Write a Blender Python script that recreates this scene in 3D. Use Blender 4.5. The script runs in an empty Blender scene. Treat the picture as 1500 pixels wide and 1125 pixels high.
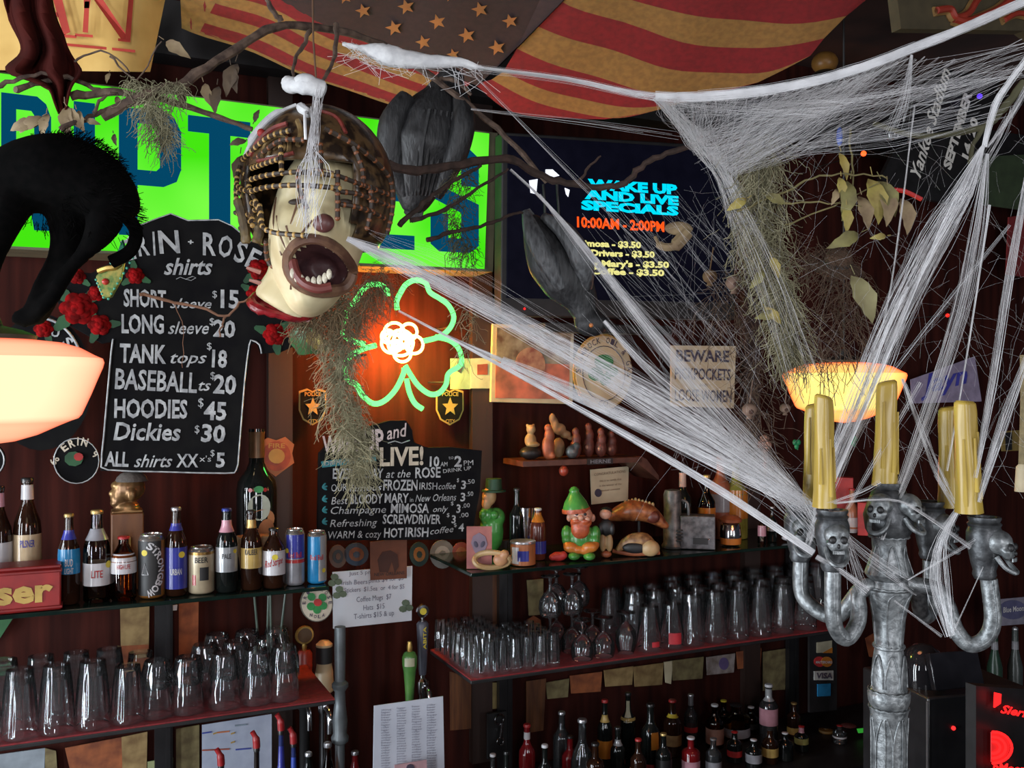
import bpy, bmesh, math, random
from mathutils import Vector, Matrix, noise
from math import sin, cos, pi, atan2, sqrt
random.seed(7)
sc = bpy.context.scene
COL = sc.collection
F = 1400.0; EYE = 2.0
# ------------------------------------------------------------------ camera, world, lights, exposure
cam = bpy.data.objects.new('camera', bpy.data.cameras.new('camera'))
cam.data.lens = 36.0 * F / 1500.0; cam.data.sensor_width = 36.0; cam.data.clip_start = 0.05
cam.location = (0, 0, EYE); cam.rotation_euler = (pi / 2, 0, 0)
COL.objects.link(cam); sc.camera = cam
wd = bpy.data.worlds.new('world'); sc.world = wd; wd.use_nodes = True
wd.node_tree.nodes['Background'].inputs[0].default_value = (0.55, 0.6, 0.8, 1)
wd.node_tree.nodes['Background'].inputs[1].default_value = 0.05
def lamp(name, kind, loc, energy, color, size=0.1, sy=None, aim=None, shape='RECTANGLE'):
    l = bpy.data.lights.new(name, kind); l.energy = energy; l.color = color
    if kind == 'AREA':
        l.shape = shape; l.size = size
        if sy: l.size_y = sy
    else: l.shadow_soft_size = size
    o = bpy.data.objects.new(name, l); o.location = loc
    if aim: o.rotation_euler = (Vector(aim) - Vector(loc)).to_track_quat('-Z', 'Y').to_euler()
    COL.objects.link(o); return o
lamp('window_daylight', 'AREA', (-3.4, 1.05, 1.35), 80, (0.86, 0.93, 1.0), 0.26, 2.5, (0.3, 2.9, 1.35))
lamp('window_daylight', 'AREA', (-3.3, 0.15, 1.35), 95, (0.86, 0.93, 1.0), 0.30, 2.5, (0.3, 2.9, 1.35))
lamp('window_daylight', 'AREA', (-2.6, -1.3, 1.45), 75, (0.86, 0.93, 1.0), 0.30, 2.5, (0.3, 2.9, 1.45))
lamp('front_fill', 'AREA', (0.5, -3.0, 2.3), 80, (0.95, 0.95, 1.0), 0.7, 1.7, (0.2, 2.5, 1.7))  # added frontal fill light; no door is known there
lamp('side_highlight_fill', 'AREA', (2.9, -1.0, 1.4), 45, (0.92, 0.95, 1.0), 0.25, 2.4, (0.2, 2.9, 1.4))  # added strip light for a right-hand highlight on glassware; no known window
lamp('banner_fill', 'POINT', (-1.0, 1.7, 2.93), 1.2, (1.0, 0.72, 0.38), 0.06)  # added point light that brightens the yellow banner, not a real fixture
sc.view_settings.view_transform = 'Standard'; sc.view_settings.look = 'None'
sc.view_settings.gamma = 1.0; sc.view_settings.use_curve_mapping = False
sc.view_settings.exposure = 0.0
sc.cycles.transparent_max_bounces = 40
sc.cycles.max_bounces = 6; sc.cycles.diffuse_bounces = 2; sc.cycles.glossy_bounces = 3
sc.cycles.sample_clamp_indirect = 4.0
# ------------------------------------------------------------------ frames
TANT = 0.46; TH = math.atan(TANT)
E1 = (cos(TH), sin(TH)); E2 = (-sin(TH), cos(TH)); D0 = 2.9
def P(px, py, Y): return Vector(((px - 750) / F * Y, Y, EYE - (py - 562.5) / F * Y))
def W(s, d, z): return Vector((s * E1[0] + d * E2[0], D0 + s * E1[1] + d * E2[1], z))
def wp(px, py, d):
    u = (px - 750) / F; v = (py - 562.5) / F
    t = (d + D0 * E2[1]) / (u * E2[0] + E2[1])
    s = t * (u * E1[0] + E1[1]) - D0 * E1[1]
    return s, EYE - v * t, t
def L3(c): return Vector(c)
# ------------------------------------------------------------------ mesh builder
_txt = {}
def glyphs(s, bold=0.0, shear=0.0):
    k = (s, bold, shear)
    if k not in _txt:
        c = bpy.data.curves.new('t', 'FONT'); c.body = s; c.size = 1; c.resolution_u = 2
        c.offset = bold; c.shear = shear; c.fill_mode = 'FRONT'
        o = bpy.data.objects.new('t', c)
        m = bpy.data.meshes.new_from_object(o)
        v = [(a.co.x, a.co.y) for a in m.vertices]; f = [tuple(p.vertices) for p in m.polygons]
        bpy.data.objects.remove(o); bpy.data.curves.remove(c); bpy.data.meshes.remove(m)
        x0 = min(a[0] for a in v); x1 = max(a[0] for a in v)
        _txt[k] = ([((a[0] - x0) / max(x1 - x0, 1e-6), a[1] / 0.729) for a in v], f)
    return _txt[k]
class MB:
    def __init__(s): s.v = []; s.f = []; s.mi = []; s.m = 0
    def add(s, vs, fs):
        n = len(s.v); s.v += [tuple(v) for v in vs]; s.f += [tuple(i + n for i in f) for f in fs]; s.mi += [s.m] * len(fs); return s
    def box(s, c, d, M=None):
        x, y, z = d[0] / 2, d[1] / 2, d[2] / 2; c = Vector(c)
        vs = [Vector((a * x, b * y, e * z)) for a in (-1, 1) for b in (-1, 1) for e in (-1, 1)]
        if M: vs = [M @ v for v in vs]
        return s.add([v + c for v in vs], [(0, 1, 3, 2), (4, 6, 7, 5), (0, 4, 5, 1), (2, 3, 7, 6), (0, 2, 6, 4), (1, 5, 7, 3)])
    def lathe(s, prof, c=(0, 0, 0), n=20, M=None, wob=None, a0=0.0, a1=2 * pi):
        c = Vector(c); full = abs(a1 - a0 - 2 * pi) < 1e-6; k = n if full else n + 1
        vs = []
        for (r, z) in prof:
            for i in range(k):
                a = a0 + (a1 - a0) * i / n; rr = r * (wob(a, z) if wob else 1)
                v = Vector((rr * cos(a), rr * sin(a), z)); vs.append((M @ v if M else v) + c)
        fs = []
        for j in range(len(prof) - 1):
            for i in range(n):
                b = (i + 1) % k
                fs.append((j * k + i, j * k + b, (j + 1) * k + b, (j + 1) * k + i))
        if full:
            if prof[0][0] > 1e-4: fs.append(tuple(range(k - 1, -1, -1)))
            if prof[-1][0] > 1e-4: fs.append(tuple((len(prof) - 1) * k + i for i in range(k)))
        return s.add(vs, fs)
    def tube(s, pts, r, n=8, cap=True):
        pts = [Vector(p) for p in pts]; rs = r if isinstance(r, (list, tuple)) else [r] * len(pts)
        vs = []; up = None
        for i, p in enumerate(pts):
            t = (pts[min(i + 1, len(pts) - 1)] - pts[max(i - 1, 0)])
            if t.length < 1e-9: t = Vector((0, 0, 1))
            t.normalize()
            if up is None: up = Vector((0, 0, 1)) if abs(t.z) < 0.9 else Vector((1, 0, 0))
            a = up - t * up.dot(t)
            if a.length < 1e-6: a = t.orthogonal()
            a.normalize(); up = a; b = t.cross(a)
            for k in range(n):
                w = 2 * pi * k / n; vs.append(p + (a * cos(w) + b * sin(w)) * rs[i])
        fs = [(i * n + k, i * n + (k + 1) % n, (i + 1) * n + (k + 1) % n, (i + 1) * n + k) for i in range(len(pts) - 1) for k in range(n)]
        if cap: fs += [tuple(range(n - 1, -1, -1)), tuple((len(pts) - 1) * n + k for k in range(n))]
        return s.add(vs, fs)
    def ball(s, c, r, n=14, m=9, M=None, fn=None):
        c = Vector(c); r = r if isinstance(r, (list, tuple)) else (r, r, r); vs = []
        for j in range(m + 1):
            th = pi * j / m
            for i in range(n):
                a = 2 * pi * i / n
                v = Vector((r[0] * sin(th) * cos(a), r[1] * sin(th) * sin(a), r[2] * cos(th)))
                if fn: v = fn(v)
                vs.append((M @ v if M else v) + c)
        fs = [(j * n + i, (j + 1) * n + i, (j + 1) * n + (i + 1) % n, j * n + (i + 1) % n) for j in range(m) for i in range(n)]
        return s.add(vs, fs)
    def prism(s, poly, y0, y1):
        n = len(poly)
        a = sum(poly[i][0] * poly[(i + 1) % n][1] - poly[(i + 1) % n][0] * poly[i][1] for i in range(n))
        if a < 0: poly = poly[::-1]
        vs = [(p[0], y0, p[1]) for p in poly] + [(p[0], y1, p[1]) for p in poly]
        fs = [tuple(range(n)), tuple(range(2 * n - 1, n - 1, -1))] + [(i, i + n, (i + 1) % n + n, (i + 1) % n) for i in range(n)]
        return s.add(vs, fs)
    def text(s, t, A, B, h, y=0.0, bold=0.0, shear=0.0, up=None):
        g, f = glyphs(t, bold, shear); A = Vector(A); B = Vector(B); d = B - A
        if up is None: up = Vector((-d.y, d.x)).normalized()
        vs = [A + d * a + up * (b * h) for a, b in g]
        return s.add([(p.x, y, p.y) for p in vs], f)
    def text_cyl(s, t, R, z, h, half, bold=0.01, shear=0.0, cx=0.0, tilt=0.0):
        g, f = glyphs(t, bold, shear)
        vs = []
        for a, b in g:
            an = cx + (a - 0.5) * 2 * half
            vs.append((R * sin(an), -R * cos(an), z + b * h + tilt * (a - .5)))
        return s.add(vs, f)
    def strand(s, pts, r): return s.tube(pts, r, 3, False)
    def build(s, name, mats, parent=None, loc=(0, 0, 0), rot=0.0, smooth=True, remesh=None, bevel=None, smooth_it=6):
        me = bpy.data.meshes.new(name); me.from_pydata(s.v, [], s.f)
        mats = mats if isinstance(mats, (list, tuple)) else [mats]
        for m in mats: me.materials.append(m)
        if len(mats) > 1: me.polygons.foreach_set('material_index', s.mi)
        if smooth:
            me.polygons.foreach_set('use_smooth', [True] * len(me.polygons))
        me.update()
        o = bpy.data.objects.new(name, me); COL.objects.link(o)
        o.location = loc
        o.rotation_euler = rot if isinstance(rot, (tuple, list)) else (0, 0, rot)
        if parent: o.parent = parent
        if smooth and not remesh:
            try: me.set_sharp_from_angle(angle=math.radians(42))
            except Exception: pass
        if remesh:
            m = o.modifiers.new('r', 'REMESH'); m.mode = 'VOXEL'; m.voxel_size = remesh; m.use_smooth_shade = True
            m = o.modifiers.new('s', 'SMOOTH'); m.iterations = smooth_it; m.factor = 0.5
        if bevel:
            m = o.modifiers.new('b', 'BEVEL'); m.width = bevel; m.segments = 2; m.limit_method = 'ANGLE'
        return o
def tag(o, label=None, cat=None, group=None, kind=None):
    if label: o['label'] = label
    if cat: o['category'] = cat
    if group: o['group'] = group
    if kind: o['kind'] = kind
    return o
def thing(name, label, cat, loc, rot=0.0, group=None):
    o = bpy.data.objects.new(name, None); o.empty_display_size = 0.02; COL.objects.link(o)
    o.location = loc; o.rotation_euler = (0, 0, rot)
    return tag(o, label, cat, group)
def dup(root, loc, rot=None, label=None, group=None):
    r = root.copy(); COL.objects.link(r); r.location = loc
    if rot is not None: r.rotation_euler = (0, 0, rot)
    if label: r['label'] = label
    if group: r['group'] = group
    for ch in root.children:
        c = ch.copy(); COL.objects.link(c); c.parent = r
    return r
# ------------------------------------------------------------------ materials
_m = {}
def mat(name, c, rough=0.6, metal=0.0, c2=None, scale=20.0, bump=0.0, emit=None, es=0.0, spec=0.5, detail=3.0, stretch=None, lo=0.35, hi=0.65):
    if name in _m: return _m[name]
    m = bpy.data.materials.new(name); m.use_nodes = True; nt = m.node_tree; b = nt.nodes['Principled BSDF']
    b.inputs['Roughness'].default_value = rough; b.inputs['Metallic'].default_value = metal
    b.inputs['Specular IOR Level'].default_value = spec
    c = tuple(c) + (1,)
    c2 = tuple(c2) + (1,) if c2 else tuple(x * 0.7 for x in c[:3]) + (1,)
    tc = nt.nodes.new('ShaderNodeTexCoord'); mp = nt.nodes.new('ShaderNodeMapping'); nz = nt.nodes.new('ShaderNodeTexNoise')
    if stretch: mp.inputs['Scale'].default_value = stretch
    nz.inputs['Scale'].default_value = scale; nz.inputs['Detail'].default_value = detail
    nt.links.new(tc.outputs['Object'], mp.inputs[0]); nt.links.new(mp.outputs[0], nz.inputs['Vector'])
    rp = nt.nodes.new('ShaderNodeValToRGB'); rp.color_ramp.elements[0].position = lo; rp.color_ramp.elements[1].position = hi
    rp.color_ramp.elements[0].color = c2; rp.color_ramp.elements[1].color = c
    nt.links.new(nz.outputs[0], rp.inputs[0]); nt.links.new(rp.outputs[0], b.inputs['Base Color'])
    if bump:
        bp = nt.nodes.new('ShaderNodeBump'); bp.inputs['Strength'].default_value = bump; bp.inputs['Distance'].default_value = 0.004
        nt.links.new(nz.outputs[0], bp.inputs['Height']); nt.links.new(bp.outputs[0], b.inputs['Normal'])
    if emit:
        b.inputs['Emission Color'].default_value = tuple(emit) + (1,); b.inputs['Emission Strength'].default_value = es
    _m[name] = m; return m
def glass(name, tint=(0.9, 0.93, 0.94), refl=0.9, rough=0.03, haze=0.0):
    if name in _m: return _m[name]
    m = bpy.data.materials.new(name); m.use_nodes = True; nt = m.node_tree; nt.nodes.clear()
    out = nt.nodes.new('ShaderNodeOutputMaterial'); mx = nt.nodes.new('ShaderNodeMixShader')
    tr = nt.nodes.new('ShaderNodeBsdfTransparent'); tr.inputs[0].default_value = tuple(tint) + (1,)
    gl = nt.nodes.new('ShaderNodeBsdfGlossy'); gl.inputs['Roughness'].default_value = rough; gl.inputs[0].default_value = (refl, refl, refl, 1)
    fr = nt.nodes.new('ShaderNodeFresnel'); fr.inputs[0].default_value = 1.58
    df = nt.nodes.new('ShaderNodeBsdfDiffuse'); df.inputs[0].default_value = (.8, .84, .86, 1); m2 = nt.nodes.new('ShaderNodeMixShader'); m2.inputs[0].default_value = haze
    nt.links.new(tr.outputs[0], m2.inputs[1]); nt.links.new(df.outputs[0], m2.inputs[2])
    nt.links.new(fr.outputs[0], mx.inputs[0]); nt.links.new(m2.outputs[0], mx.inputs[1]); nt.links.new(gl.outputs[0], mx.inputs[2])
    nt.links.new(mx.outputs[0], out.inputs[0]); _m[name] = m; return m
def glow(name, c, s, c2=None, s2=None, scale=6.0):
    if name in _m: return _m[name]
    m = bpy.data.materials.new(name); m.use_nodes = True; nt = m.node_tree; nt.nodes.clear()
    out = nt.nodes.new('ShaderNodeOutputMaterial'); em = nt.nodes.new('ShaderNodeEmission')
    em.inputs[0].default_value = tuple(c) + (1,); em.inputs[1].default_value = s
    if c2:
        tc = nt.nodes.new('ShaderNodeTexCoord'); nz = nt.nodes.new('ShaderNodeTexNoise'); nz.inputs['Scale'].default_value = scale; nz.inputs['Detail'].default_value = 1
        nt.links.new(tc.outputs['Object'], nz.inputs['Vector'])
        rp = nt.nodes.new('ShaderNodeValToRGB'); rp.color_ramp.elements[0].position = .38; rp.color_ramp.elements[1].position = .66
        rp.color_ramp.elements[0].color = tuple(c) + (1,); rp.color_ramp.elements[1].color = tuple(c2) + (1,)
        nt.links.new(nz.outputs[0], rp.inputs[0]); nt.links.new(rp.outputs[0], em.inputs[0])
    nt.links.new(em.outputs[0], out.inputs[0]); _m[name] = m; return m
def shade_glow(name, core, edge, s, power=1.6):   # lamp light painted as emission, redder where the opal glass turns from view
    m = bpy.data.materials.new(name); m.use_nodes = True; nt = m.node_tree; nt.nodes.clear()
    out = nt.nodes.new('ShaderNodeOutputMaterial'); em = nt.nodes.new('ShaderNodeEmission'); em.inputs[1].default_value = s
    lw = nt.nodes.new('ShaderNodeLayerWeight'); lw.inputs[0].default_value = 0.35
    rp = nt.nodes.new('ShaderNodeValToRGB'); rp.color_ramp.elements[0].color = tuple(core) + (1,); rp.color_ramp.elements[1].color = tuple(edge) + (1,)
    rp.color_ramp.elements[0].position = 0.16; rp.color_ramp.elements[1].position = 0.95
    e = rp.color_ramp.elements.new(0.62); e.color = tuple(core[i] * .45 + edge[i] * .55 for i in range(3)) + (1,)
    nt.links.new(lw.outputs['Facing'], rp.inputs[0]); nt.links.new(rp.outputs[0], em.inputs[0]); nt.links.new(em.outputs[0], out.inputs[0]); return m
def M_(n): return _m[n]
BLACK = mat('black_paint', (0.012, 0.011, 0.012), 0.5, c2=(0.006, 0.006, 0.006))
CHALKB = mat('chalkboard', (0.006, 0.006, 0.007), 0.9, c2=(0.010, 0.010, 0.010), scale=14, spec=.08)
CHALK = mat('chalk_white', (0.50, 0.52, 0.52), 0.9, c2=(0.26, 0.27, 0.28), scale=45)
CHALKC = mat('chalk_cream', (0.62, 0.55, 0.42), 0.9, c2=(0.42, 0.36, 0.28), scale=45)
TEAL = mat('teal_paint', (0.03, 0.22, 0.25), 0.8)
WHITEP = mat('white_paper', (0.62, 0.64, 0.68), 0.8, c2=(0.54, 0.56, 0.6), scale=6)
INK = mat('dark_ink', (0.06, 0.05, 0.08), 0.8)
CREAM = mat('cream_card', (0.56, 0.48, 0.32), 0.7, c2=(0.42, 0.34, 0.22), scale=10)
REDP = mat('red_paint', (0.42, 0.025, 0.022), 0.6, c2=(0.25, 0.015, 0.015))
GREENP = mat('green_paint', (0.02, 0.22, 0.05), 0.5, c2=(0.012, 0.12, 0.03))
LEAFG = mat('painted_leaf_green', (0.02, 0.10, 0.035), 0.6, c2=(0.01, 0.05, 0.02))
GOLD = mat('gold_metal', (0.6, 0.40, 0.12), 0.35, 0.8, c2=(0.35, 0.22, 0.06))
CHROME = mat('chrome', (0.7, 0.7, 0.72), 0.15, 1.0, c2=(0.55, 0.55, 0.58))
WOODD = mat('dark_wood', (0.075, 0.018, 0.010), 0.55, c2=(0.03, 0.008, 0.005), scale=7, stretch=(6, 6, .5), bump=.2)
BRANCH = mat('dry_branch_bark', (0.13, 0.085, 0.06), 0.9, c2=(0.05, 0.03, 0.022), scale=60, bump=.6)
MOSS = mat('dried_moss', (0.30, 0.28, 0.17), 0.95, c2=(0.17, 0.155, 0.09), scale=30)
LEAFD = mat('dry_leaf', (0.20, 0.17, 0.06), 0.8, c2=(0.10, 0.07, 0.03), scale=30)
LEAFB = mat('brown_leaf', (0.09, 0.06, 0.035), 0.85, c2=(0.04, 0.026, 0.018), scale=30)
WEB = mat('white_web_fibre', (0.74, 0.73, 0.74), 0.9, c2=(0.60, 0.59, 0.60), scale=30)
RAVEN = mat('black_feather', (0.022, 0.0225, 0.024), 0.55, c2=(0.008, 0.008, 0.009), scale=120, stretch=(1, 1, .25), bump=.7)
FURB = mat('black_fur', (0.0022, 0.0018, 0.0018), 0.95, c2=(0.001, 0.001, 0.001), scale=90, spec=.05)
BROWNG = mat('brown_bottle_glass', (0.022, 0.008, 0.004), 0.07, c2=(0.012, 0.005, 0.003))
DARKG = mat('dark_bottle_glass', (0.008, 0.010, 0.009), 0.07, c2=(0.004, 0.005, 0.005))
CLEARG = glass('drinking_glass', (0.95, 0.96, 0.965), haze=.018, rough=.02)
AMBERG = glass('amber_glass', (0.62, 0.28, 0.08))
CLEARB = glass('clear_bottle_glass', (0.72, 0.68, 0.62))
GOLDG = glass('golden_bottle_glass', (0.55, 0.38, 0.06))
# ------------------------------------------------------------------ flat things parallel to the back wall
class Panel:
    """a flat thing parallel to the back wall; outline traced in the picture, real size at depth d"""
    def __init__(p, name, label, cat, d, ref, group=None, kind=None):
        p.d = d; s, z, t = wp(ref[0], ref[1], d); p.s, p.z, p.k = s, z, t / F
        p.o = thing(name, label, cat, W(s, d, z), TH, group)
        if kind: p.o['kind'] = kind
    def q(p, px, py):
        s, z, t = wp(px, py, p.d); return (s - p.s, z - p.z)
    def poly(p, pts, y0, y1, name, m, parent=None, bevel=None):
        b = MB(); b.prism([p.q(*a) for a in pts], y0, y1); return b.build(name, m, parent or p.o, smooth=False, bevel=bevel)
    def text(p, lst, name, m, y=-0.002, parent=None):
        b = MB()
        for t, A, B, h, *r in lst:
            a = p.q(*A); c = p.q(*B)
            b.text(t, a, c, h * p.k, y, *(r or []))
        return b.build(name, m, parent or p.o, smooth=False)
    def line(p, pts, r, name, m, y=-0.002, closed=False):
        b = MB(); q = [p.q(a[0], a[1]) for a in pts]
        if closed: q = q + [q[0]]
        b.tube([(a[0], y, a[1]) for a in q], r, 5); return b.build(name, m, p.o)
def ring_pts(cx, cy, rx, ry, n=28, a0=0, a1=2 * pi): return [(cx + rx * cos(a0 + (a1 - a0) * i / n), cy + ry * sin(a0 + (a1 - a0) * i / n)) for i in range(n)]
def sm(pts, n=6):   # Catmull-Rom through points of any dimension
    pts = [Vector(p) for p in pts]; out = []
    for i in range(len(pts) - 1):
        a = pts[max(i - 1, 0)]; b = pts[i]; c = pts[i + 1]; d = pts[min(i + 2, len(pts) - 1)]
        for k in range(n):
            t = k / n
            out.append(0.5 * ((2 * b) + (c - a) * t + (2 * a - 5 * b + 4 * c - d) * t * t + (3 * b - a - 3 * c + d) * t ** 3))
    out.append(pts[-1]); return out
def on_shelf(px, d, z):
    s, _, t = wp(px, 600, d); p = W(s, d, z); return p, t / F, -atan2(p.x, p.y)
ORD = 'first second third fourth fifth sixth seventh eighth ninth tenth eleventh twelfth thirteenth fourteenth fifteenth sixteenth seventeenth eighteenth nineteenth twentieth'.split()
ROW = ('front', 'second', 'third', 'fourth', 'fifth', 'sixth', 'seventh', 'eighth')
Z1, Z2, Z3 = 1.437, 1.12, 0.66
# ------------------------------------------------------------------ the room
def struct(name, mb, m, **k): o = mb.build(name, m, smooth=False, **k); o['kind'] = 'structure'; return o
WALLD = 0.42
b = MB(); b.box((0.6, 0.05, 1.65), (7.6, 0.1, 3.3)); struct('wall_back', b, mat('wall_panel', (0.042, 0.009, 0.006), 0.8, c2=(0.018, 0.004, 0.003), spec=.1, scale=5, stretch=(5, 5, .35), bump=.15), loc=W(0, WALLD, 0), rot=TH)
b = MB(); b.box((0.3, 1.4, 3.35), (8.5, 8.5, 0.1)); struct('ceiling', b, mat('ceiling_board', (0.05, 0.018, 0.012), 0.8, c2=(0.02, 0.008, 0.006), scale=4))
b = MB(); b.box((0.3, 1.4, -0.05), (8.5, 8.5, 0.1)); struct('floor', b, mat('floor_board', (0.06, 0.04, 0.03), 0.6, scale=5))
b = MB(); b.box((0, 0, 0), (7.4, .1, .16)); struct('trim_1', b, BLACK, loc=W(.6, WALLD - .06, 3.04), rot=TH)
for i, px in enumerate((410, 705, 1100)):
    s, z, t = wp(px, 500, WALLD - .02); b = MB(); b.box((0, 0, 0), (.075, .03, 2.3)); struct('trim_%d' % (i + 2), b, mat('batten', (0.03, 0.012, 0.008), 0.6, scale=6, stretch=(5, 5, .4)), loc=W(s, WALLD - .016, 1.85), rot=TH)
b = MB(); b.box((0, 0, 0), (4.2, .5, .05)); o = b.build('back_counter', BLACK, loc=W(.2, .15, Z3 - .025), rot=TH, bevel=.004); tag(o, 'black back counter along the wall under the red shelves holding liquor bottles', 'counter')
b = MB(); b.box((0, 0, 0), (4.2, .46, Z3 - .05)); b.build('cabinet_front', WOODD, o, (0, 0.02, -.025 - (Z3 - .05) / 2), smooth=False)
o = thing('bar_counter', 'dark wooden front bar counter that carries the silver candelabra', 'bar', (0.95, 1.25, 0))
b = MB(); b.box((0, 0, 1.17), (2.9, .62, .06)); b.build('counter_top', WOODD, o, bevel=.008)
b = MB(); b.box((0, 0.05, .57), (2.8, .4, 1.14)); b.build('bar_front', WOODD, o)

# ------------------------------------------------------------------ striped flag under the ceiling
def fp(px, py): return P(px, py, 2.35 + (py + 40) / 210 * .5)
FR = mat('flag_red', (0.20, 0.007, 0.011), 0.9, c2=(0.15, 0.006, 0.009), scale=60)
FG = mat('flag_gold', (0.26, 0.13, 0.034), 0.9, c2=(0.20, 0.098, 0.026), scale=60)
FB = mat('flag_canton', (0.036, 0.016, 0.016), 0.9, c2=(0.026, 0.012, 0.013), scale=60)
b = MB()
def strip(A, B, mi, n=6):
    b.m = mi; A = sm([(x, y, 0) for x, y in A], n); B = sm([(x, y, 0) for x, y in B], n); m = len(A)
    k = len(A) - 1
    vs = []
    for j in range(4):
        for i in range(m):
            t = j / 3; p = A[i].lerp(B[i], t); q = fp(p.x, p.y); q.z += .004 * sin(p.x * .035 + p.y * .02) ; vs.append(q)
    b.add(vs, [(j * m + i, j * m + i + 1, (j + 1) * m + i + 1, (j + 1) * m + i) for j in range(3) for i in range(k)])
BL = [[(850, -75), (930, -45), (1010, -30), (1140, -20), (1280, -8)],
      [(850, -40), (920, 0), (1000, 18), (1133, 35), (1240, 23)],
      [(800, -20), (835, 7), (1000, 60), (1100, 72), (1207, 55)],
      [(775, 34), (880, 70), (1000, 103), (1110, 107), (1187, 80)],
      [(757, 72), (860, 110), (960, 135), (1045, 136), (1110, 120)],
      [(738, 105), (820, 138), (900, 155), (985, 152), (1060, 137)],
      [(720, 118), (790, 150), (850, 168), (905, 172), (960, 160)],
      [(695, 125), (740, 158), (800, 172), (850, 176), (885, 175)]]
for i in range(7): strip(BL[i], BL[i + 1], (0, 1, 0, 1, 0, 1, 0)[i])
strip([(400, -45), (500, -45), (650, -45), (870, -45)], [(400, -3), (500, 47), (590, 85), (700, 128)], 2)
b.add([fp(700, 128), fp(870, -45), fp(800, -20), fp(757, 72)], [(0, 1, 2, 3)])
T = [(262, -48), (400, -3), (500, 47), (590, 85), (695, 118)]; Bt = [(266, 36), (395, 84), (500, 128), (603, 157), (640, 172)]
for k in range(5):
    a = [(x0 + (x1 - x0) * k / 5, y0 + (y1 - y0) * k / 5) for (x0, y0), (x1, y1) in zip(T, Bt)]
    c = [(x0 + (x1 - x0) * (k + 1) / 5, y0 + (y1 - y0) * (k + 1) / 5) for (x0, y0), (x1, y1) in zip(T, Bt)]
    strip(a, c, (0, 1, 0, 1, 0)[k])
strip([(262, -48), (266, 36)], [(330, -25), (292, 46)], 1)
strip([(266, 34), (395, 82), (500, 126), (603, 155)], [(266, 40), (395, 88), (500, 131), (603, 160)], 1)
b.m = 3
for x, y, r in ((532, 16, 12), (595, 10, 13), (577, 41, 13), (620, 62, 12), (641, 32, 13), (703, 14, 13), (684, 52, 13), (747, 31, 12), (728, 70, 13), (664, 80, 10), (560, 70, 9), (660, -8, 12), (505, -4, 11), (553, -10, 12), (775, -12, 12)):
    pts = []
    for k in range(10):
        a = pi / 2 + .25 + k * pi / 5; rr = r if k % 2 == 0 else r * .42
        q = fp(x + rr * cos(a), y - rr * .92 * sin(a)); q = q + (Vector((0, 0, EYE)) - q).normalized() * .007; pts.append(q)
    b.add(pts, [tuple(range(10))])
o = b.build('flag', [FR, FG, FB, mat('flag_star', (0.34, 0.13, 0.035), 0.9)]); tag(o, 'faded star-and-stripe flag of red and gold bands draped under the ceiling', 'flag')

# ------------------------------------------------------------------ yellow banner, top left
b = MB(); YB = 2.35
def yp(px, py, dy=0): return P(px, py, YB - dy + .12 * max(0, (px - 150) / 90) ** 2)
g = [[yp(px + 26 * (1 - j / 8) * (px > 150) * ((px - 150) / 65) , -30 + j * (132 + (px + 60) * .012) / 8) for px in range(-60, 221, 20)] for j in range(9)]
n = len(g[0]); b.add([p for r in g for p in r], [(j * n + i, j * n + i + 1, (j + 1) * n + i + 1, (j + 1) * n + i) for j in range(8) for i in range(n - 1)])
o = b.build('banner', mat('banner_yellow', (0.62, 0.40, 0.12), 0.8, c2=(0.52, 0.32, 0.085), scale=12)); tag(o, 'yellow cloth banner with red serif capitals in the top left corner', 'banner')
b = MB()
def yq(pts): b.add([yp(x, y, .02) for x, y in pts], [tuple(range(len(pts)))])
yq([(40, 47), (50, -8), (66, -30), (84, -30), (103, 47), (93, 52), (75, -10), (62, 4), (53, 49)]); yq([(28, 47), (62, 50), (62, 54), (28, 51)]); yq([(82, 49), (112, 52), (112, 56), (82, 54)]); yq([(55, 16), (84, 18), (86, 25), (54, 23)])
yq([(121, 47), (124, 2), (131, 2), (129, 48)]); yq([(110, 49), (136, 51), (136, 55), (110, 53)]); yq([(124, -20), (138, -20), (190, 58), (178, 58)]); yq([(122, -22), (136, -22), (131, 12), (123, 12)])
yq([(183, 58), (190, -20), (197, -20), (191, 60)]); yq([(173, 56), (191, 58), (191, 62), (173, 60)]); yq([(85, 62), (198, 73), (198, 77), (85, 66)])
b.build('lettering', mat('banner_red', (0.42, 0.035, 0.02), 0.8), o, smooth=False)
# red cloth drape hanging in front of the banner
b = MB(); pts = []
prof = [(-30, 0, 72), (20, 6, 76), (60, 34, 97), (85, 35, 107), (105, -10, 128), (120, 70, 106), (145, 76, 101), (165, 84, 97)]
vs = []
for py, xl, xr in prof:
    for i in range(9):
        t = i / 8; vs.append(P(xl + (xr - xl) * t, py + 3 * sin(t * 9), 1.5 + .03 * sin(t * 13 + py * .03)))
b.add(vs, [(j * 9 + i, j * 9 + i + 1, (j + 1) * 9 + i + 1, (j + 1) * 9 + i) for j in range(len(prof) - 1) for i in range(8)])
o = b.build('cloth_drape', mat('dark_red_cloth', (0.045, 0.006, 0.004), 0.95, c2=(0.03, 0.004, 0.003), spec=.1))
o.modifiers.new('s', 'SUBSURF').levels = 1; m = o.modifiers.new('so', 'SOLIDIFY'); m.thickness = .003
tag(o, 'dark red cloth drape hanging in front of the yellow banner', 'drape')

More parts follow.
